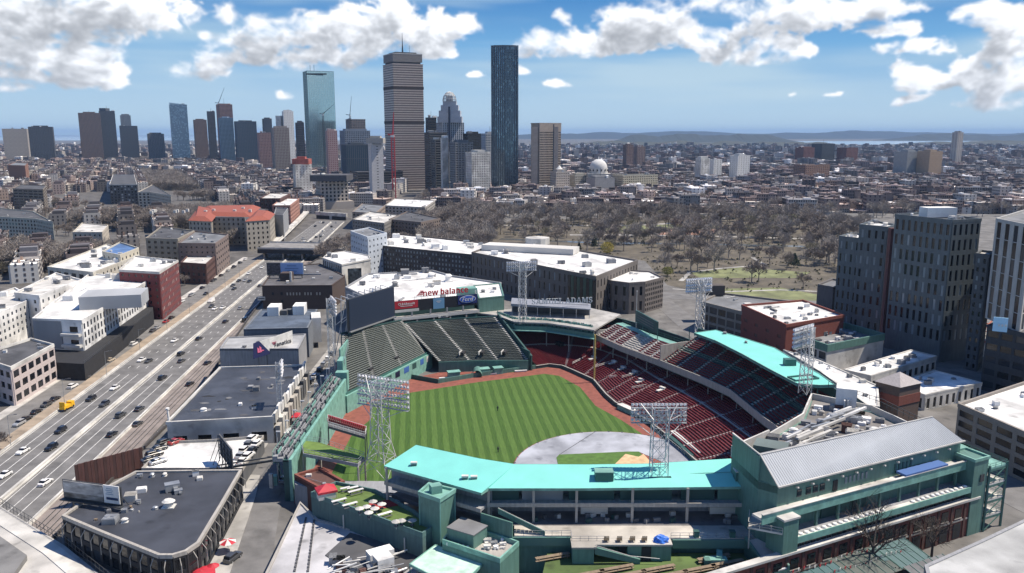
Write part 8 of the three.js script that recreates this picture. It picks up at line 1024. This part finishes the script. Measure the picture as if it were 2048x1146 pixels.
const traffic = [[-194, -35.2, 'white', 'car'], [-189.2, -17.3, 'white', 'car'], [-187.8, -38.1, 'black', 'suv'], [-193.6, -52.9, 'black', 'suv'], [-175.9, -49.7, 'black', 'car'], [-181.8, -67.9, 'dark grey', 'suv'], [-178.6, -74.7, 'dark grey', 'car'], [-193, -79.6, 'dark grey', 'suv'], [-200.2, -85.8, 'black', 'suv'], [-198.4, -99, 'white', 'car'], [-186.5, -112.1, 'black', 'suv'], [-185.4, -136.9, 'dark grey', 'car'], [-193.9, -148.2, 'black', 'suv'], [-206.8, -138.5, 'white', 'car'], [-203, -136.9, 'dark grey', 'car'], [-203.2, -172.2, 'white', 'car'], [-193, -176, 'black', 'car'], [-205, -246.4, 'white', 'car'], [-210.5, -243.8, 'white', 'car'], [-221.2, -264.5, 'white', 'van'], [-215, -250.5, 'dark grey', 'car'], [-197.2, -245.1, 'silver', 'car'], [-193.8, -211.8, 'black', 'car'], [-184.3, -214.1, 'black', 'van'], [-218.6, -303.4, 'black', 'car'], [-226.2, -315.5, 'dark grey', 'car'], [-226.7, -331.8, 'black', 'car'], [-224, -333.7, 'silver', 'car'], [-219.7, -329.9, 'black', 'car'], [-208.1, -313.7, 'dark grey', 'car'], [-227.7, -361.3, 'white', 'car'], [-230, -387.3, 'white', 'car'], [-175.8, -12.2, 'white', 'car'], [-170.7, -104.1, 'black', 'car'], [-174.7, -133.8, 'black', 'car'], [-171.1, -59.4, 'dark grey', 'car']];
const ord = ['nearest', 'second nearest', 'third nearest', 'fourth nearest', 'fifth nearest', 'sixth nearest', 'seventh nearest', 'eighth nearest', 'ninth nearest', 'tenth nearest'], cnt = {};
traffic.sort((a, b) => b[1] - a[1]).forEach(([x, z, col, kind]) => { const u = x - pkx(z, 0), side = u < 0, lane = u < -9 ? 'in the far left turnpike lanes' : u < 0 ? 'just left of the turnpike median' : u < 8.7 ? 'just right of the turnpike median' : 'in the far right turnpike lanes', nm = col + ' ' + (kind === 'suv' ? 'tall car' : kind), key = nm + lane, k = cnt[key] = (cnt[key] ?? -1) + 1; const lanes = [-14.8, -11, -7.3, -3.5, 3.2, 6.9, 11]; const uu = u > 14 ? u : lanes.reduce((a, b) => Math.abs(b - u) < Math.abs(a - u) ? b : a); car(kind, col, pkx(z, uu), LOW + .06, z, side ? toward : away, `${nm} ${lane}, ${ord[k]} of that kind`, 'cars on the turnpike'); });
for (let i = 0; i < 22; i++) { const z = rr(-700, -480), u = pick([-11, -7.3, -3.5, 3.2, 6.9, 11]); car(pick(['car', 'suv']), pick(['black', 'dark grey', 'black', 'white', 'silver']), pkx(z, u), LOW + .06, z, u < 0 ? toward : away, 'small car on the far turnpike beyond the overpass', 'cars on the far turnpike', true); }
{ const parked = [[-214, -100.9, 'white'], [-214.6, -112.8, 'dark grey'], [-217.7, -138.5, 'beige'], [-221, -165.7, 'white'], [-220.5, -171.3, 'dark grey'], [-223.6, -192.1, 'dark grey'], [-224.3, -198.4, 'silver'], [-225.3, -211.8, 'red'], [-227.1, -221.1, 'black'], [-213.5, -85.8, 'black'], [-213, -79, 'dark grey'], [-213.7, -71.5, 'black'], [-213.4, -64.3, 'black'], [-213.2, -59.4, 'silver'], [-237.5, -253.2, 'dark grey'], [-239.2, -264.5, 'white'], [-241.5, -282.4, 'silver'], [-240.3, -285.5, 'silver'], [-244.7, -306.8, 'black'], [-235.4, -287.1, 'black'], [-248.2, -331.8, 'dark grey'], [-251.9, -353.1, 'black'], [-242.2, -335.5, 'black'], [-254.4, -371.9, 'silver'], [-256.6, -387.3, 'black'], [-259.7, -408.4, 'dark grey'], [-262.6, -425.8, 'white'], [-248.8, -389.6, 'black'], [-252.1, -408.4, 'dark grey']]; const c2 = {}; parked.sort((a, b) => b[1] - a[1]).forEach(([x, z, col], i) => { const k = c2[col] = (c2[col] ?? -1) + 1, u = x - pkx(z, 0), uu = u < -28.5 ? -32.2 : -24.4; car(pick(['car', 'car', 'suv']), col, pkx(z, uu), LOW + .08, z, i % 3 ? away : toward, `${col} car on the frontage street, ${ord[k] || 'furthest'} of its colour`, 'cars on the frontage street'); }); }
{ const y = thing('work_truck', 'bright yellow work truck on the tan strip by the turnpike', 'truck'), p = [-203.6, -75.4]; y.position.set(p[0], LOW + .4, p[1]); y.rotation.y = away; const Y = paints.yellow; unit('bed', Y, y, -1, 1.1, 0, 4, 1, 2); unit('cab', Y, y, 2, 1.3, 0, 1.8, 1.9, 2); unit('windscreen', C.glassDark, y, 2.92, 1.7, 0, .1, .7, 1.7); unit('arrow_board', Y, y, -2.6, 2.4, 0, .3, 1.6, 2); for (const sx of [-2, 2]) for (const sz of [-.9, .9]) { const w = new THREE.Mesh(carGeo.car.wheel, tyre); w.name = 'wheel'; w.scale.setScalar(1.3); w.position.set(sx, .44, sz); y.add(w); } }
{ const deck = [[-143.7, -18.4, 1, 'black'], [-140.8, -19.2, 1, 'red'], [-143.5, -13.9, .8, 'dark grey'], [-142.9, -9.5, .8, 'black'], [-142.6, -6, .8, 'dark grey'], [-139.8, -4.7, .8, 'silver'], [-119.4, -21.5, 1.4, 'white'], [-116.9, -17.6, 1.4, 'white'], [-119, -16.9, 1.4, 'dark grey'], [-118.8, -12.8, 1.4, 'white'], [-116.7, -12.8, 1.4, 'black'], [-118.6, -8.8, 1.4, 'silver'], [-116.4, -8.5, 1.4, 'white'], [-116.8, -5, 1.4, 'white']]; const c3 = {}; deck.forEach(([x, z, a, col], i) => { const s = x < -130 ? 'left' : 'right', k = c3[s + col] = (c3[s + col] ?? -1) + 1; car(i % 3 ? 'car' : 'suv', col, x, 4.5, z, a, `${col} car on the ${s} side of the pale parking deck, ${['rearmost', 'second', 'third', 'fourth', 'fifth'][k]} of its colour`, 'cars on the parking deck'); }); }
car('car', 'silver', ...(([x, z]) => [x, .06, z])([-105, -3.3]), 1.4, 'grey car driving in the shaded street behind the left field wall'); car('suv', 'dark grey', ...(([x, z]) => [x, .06, z])([-105.2, 38.2]), 1.25, 'dark car driving at the bottom of the street by the corner building');
for (let i = 0; i < 16; i++) { const z = -18 - i * 8 + rr(-1, 1); if (rnd() < .25) continue; car(pick(['car', 'suv']), pick(['dark grey', 'black', 'silver', 'white']), -118.4 + z * .012, .2, z, 1.57, 'car parked along the street behind the left field wall', 'cars parked behind the left field wall'); }
for (const [i, p, r] of [[0, [-107.4, 34.8], 1.9], [1, [-108.4, 47.9], 3], [2, [-107, 45.1], 1.4], [3, [-118.7, -8.8], 1.2]]) { const t = thing('red_umbrella', ['red and white umbrella on the pavement by the corner building', 'large red umbrella at the bottom edge by the corner building', 'small red umbrella beside the large one at the bottom edge', 'red umbrella at the end of the parking deck'][i], 'umbrella', 'red umbrellas by the corner building'); for (let k = 0; k < 8; k++) part('panel', i === 0 && k % 2 ? C.paint : C.red, t, (g) => { const a = k / 8 * 6.2832, b = (k + 1) / 8 * 6.2832; g.tri([p[0] + Math.cos(b) * r, 2.5, p[1] + Math.sin(b) * r], [p[0] + Math.cos(a) * r, 2.5, p[1] + Math.sin(a) * r], [p[0], 3.2, p[1]]); }); part('pole', C.steel, t, (g) => g.bar([p[0], 0, p[1]], [p[0], 3.2, p[1]], .06)); }
// lamp posts along the frontage street, and a pair of ground keepers on the grass
for (let i = 0; i < 9; i++) { const z = -40 - i * 38, x = pkx(z, -17.2); const t = thing('lamp_post', 'tall turnpike lamp post, ' + (ord[i]) + ' on the tan strip', 'lamp post', 'lamp posts along the turnpike'); part('pole', C.galv, t, (g) => g.bar([x, LOW, z], [x, 5.5, z], .11, 6, .07)); part('arm', C.galv, t, (g) => g.bar([x, 5.4, z], [x + 2.4, 5.9, z], .06)); part('lamp_head', C.dkGrey, t, (g) => g.box(x + 2.6, 5.8, z, .9, .16, .35)); }
function figure(label, x, z, lean) { // a tiny standing person seen from above: one continuous turned body
  const pts = [[0, 0], [.16, .02], [.13, .1], [.12, .45], [.17, .82], [.2, .95], [.17, 1.12], [.23, 1.38], [.2, 1.46], [.07, 1.5], [.06, 1.55], [.11, 1.62], [.115, 1.7], [.08, 1.78], [0, 1.8]].map(([a, b]) => new THREE.Vector2(a, b)), g = new THREE.LatheGeometry(pts, 12); const q = g.attributes.position; for (let i = 0; i < q.count; i++) { const y = q.getY(i); q.setX(i, q.getX(i) + lean * y * .1); q.setZ(i, q.getZ(i) * .7); if (y < .8 && y > .05 && Math.abs(q.getX(i)) < .05) q.setZ(i, q.getZ(i) * .4); } g.computeVertexNormals();
  const arms = new Geo(); for (const s of [-1, 1]) { arms.bar([s * .22 + lean * .13, 1.4, 0], [s * .3 + lean * .1, 1.1, .08], .055, 6, .045); arms.bar([s * .3 + lean * .1, 1.1, .08], [s * .26 + lean * .09, .84, .2], .045, 6, .035); }
  const body = mergeGeometries([g.toNonIndexed(), arms.geometry()]); const m = new THREE.Mesh(body, flat([.03, .035, .045])); m.name = numbered('person'); m.position.set(x, .1, z); m.castShadow = true; scene.add(m); tag(m, label, 'person', 'people on the grass'); }
figure('person in dark clothes standing in the middle of the outfield', -48.4, -59.7, .3); figure('person in dark clothes walking near the grey infield cover', -47.6, -23.3, -.3);
for (let i = 0; i < 7; i++) { const z = -34 - i * 14, x = -112.6 + rr(-1, 1), t = thing('street_stall', ['white', 'red striped', 'cream', 'grey', 'white peaked', 'pink', 'teal'][i] + ' street stall canopy behind the left field wall, ' + ord[i] + ' of the row', 'stall', 'stalls behind the left field wall'), m = [C.white, C.red, C.cream, C.greyWall, C.paint, M([.5, .25, .25]), C.tealLight][i]; part('canopy', m, t, (g) => { const q = rect(x, z, 3, 4, .05); for (let k = 0; k < 4; k++) { const a = q[k], b = q[(k + 1) % 4]; g.tri([a[0], 2.7, a[1]], [b[0], 2.7, b[1]], [x, 3.7, z]); g.quad([a[0], 2.4, a[1]], [b[0], 2.4, b[1]], [b[0], 2.7, b[1]], [a[0], 2.7, a[1]]); } }); for (const q of rect(x, z, 2.8, 3.8, .05)) part('post', C.steel, t, (g) => g.bar([q[0], 0, q[1]], [q[0], 2.6, q[1]], .05)); part('counter', C.wood, t, (g) => g.box(x, 0, z, 1.4, 1, 3)); }
renderer.render(scene, camera);
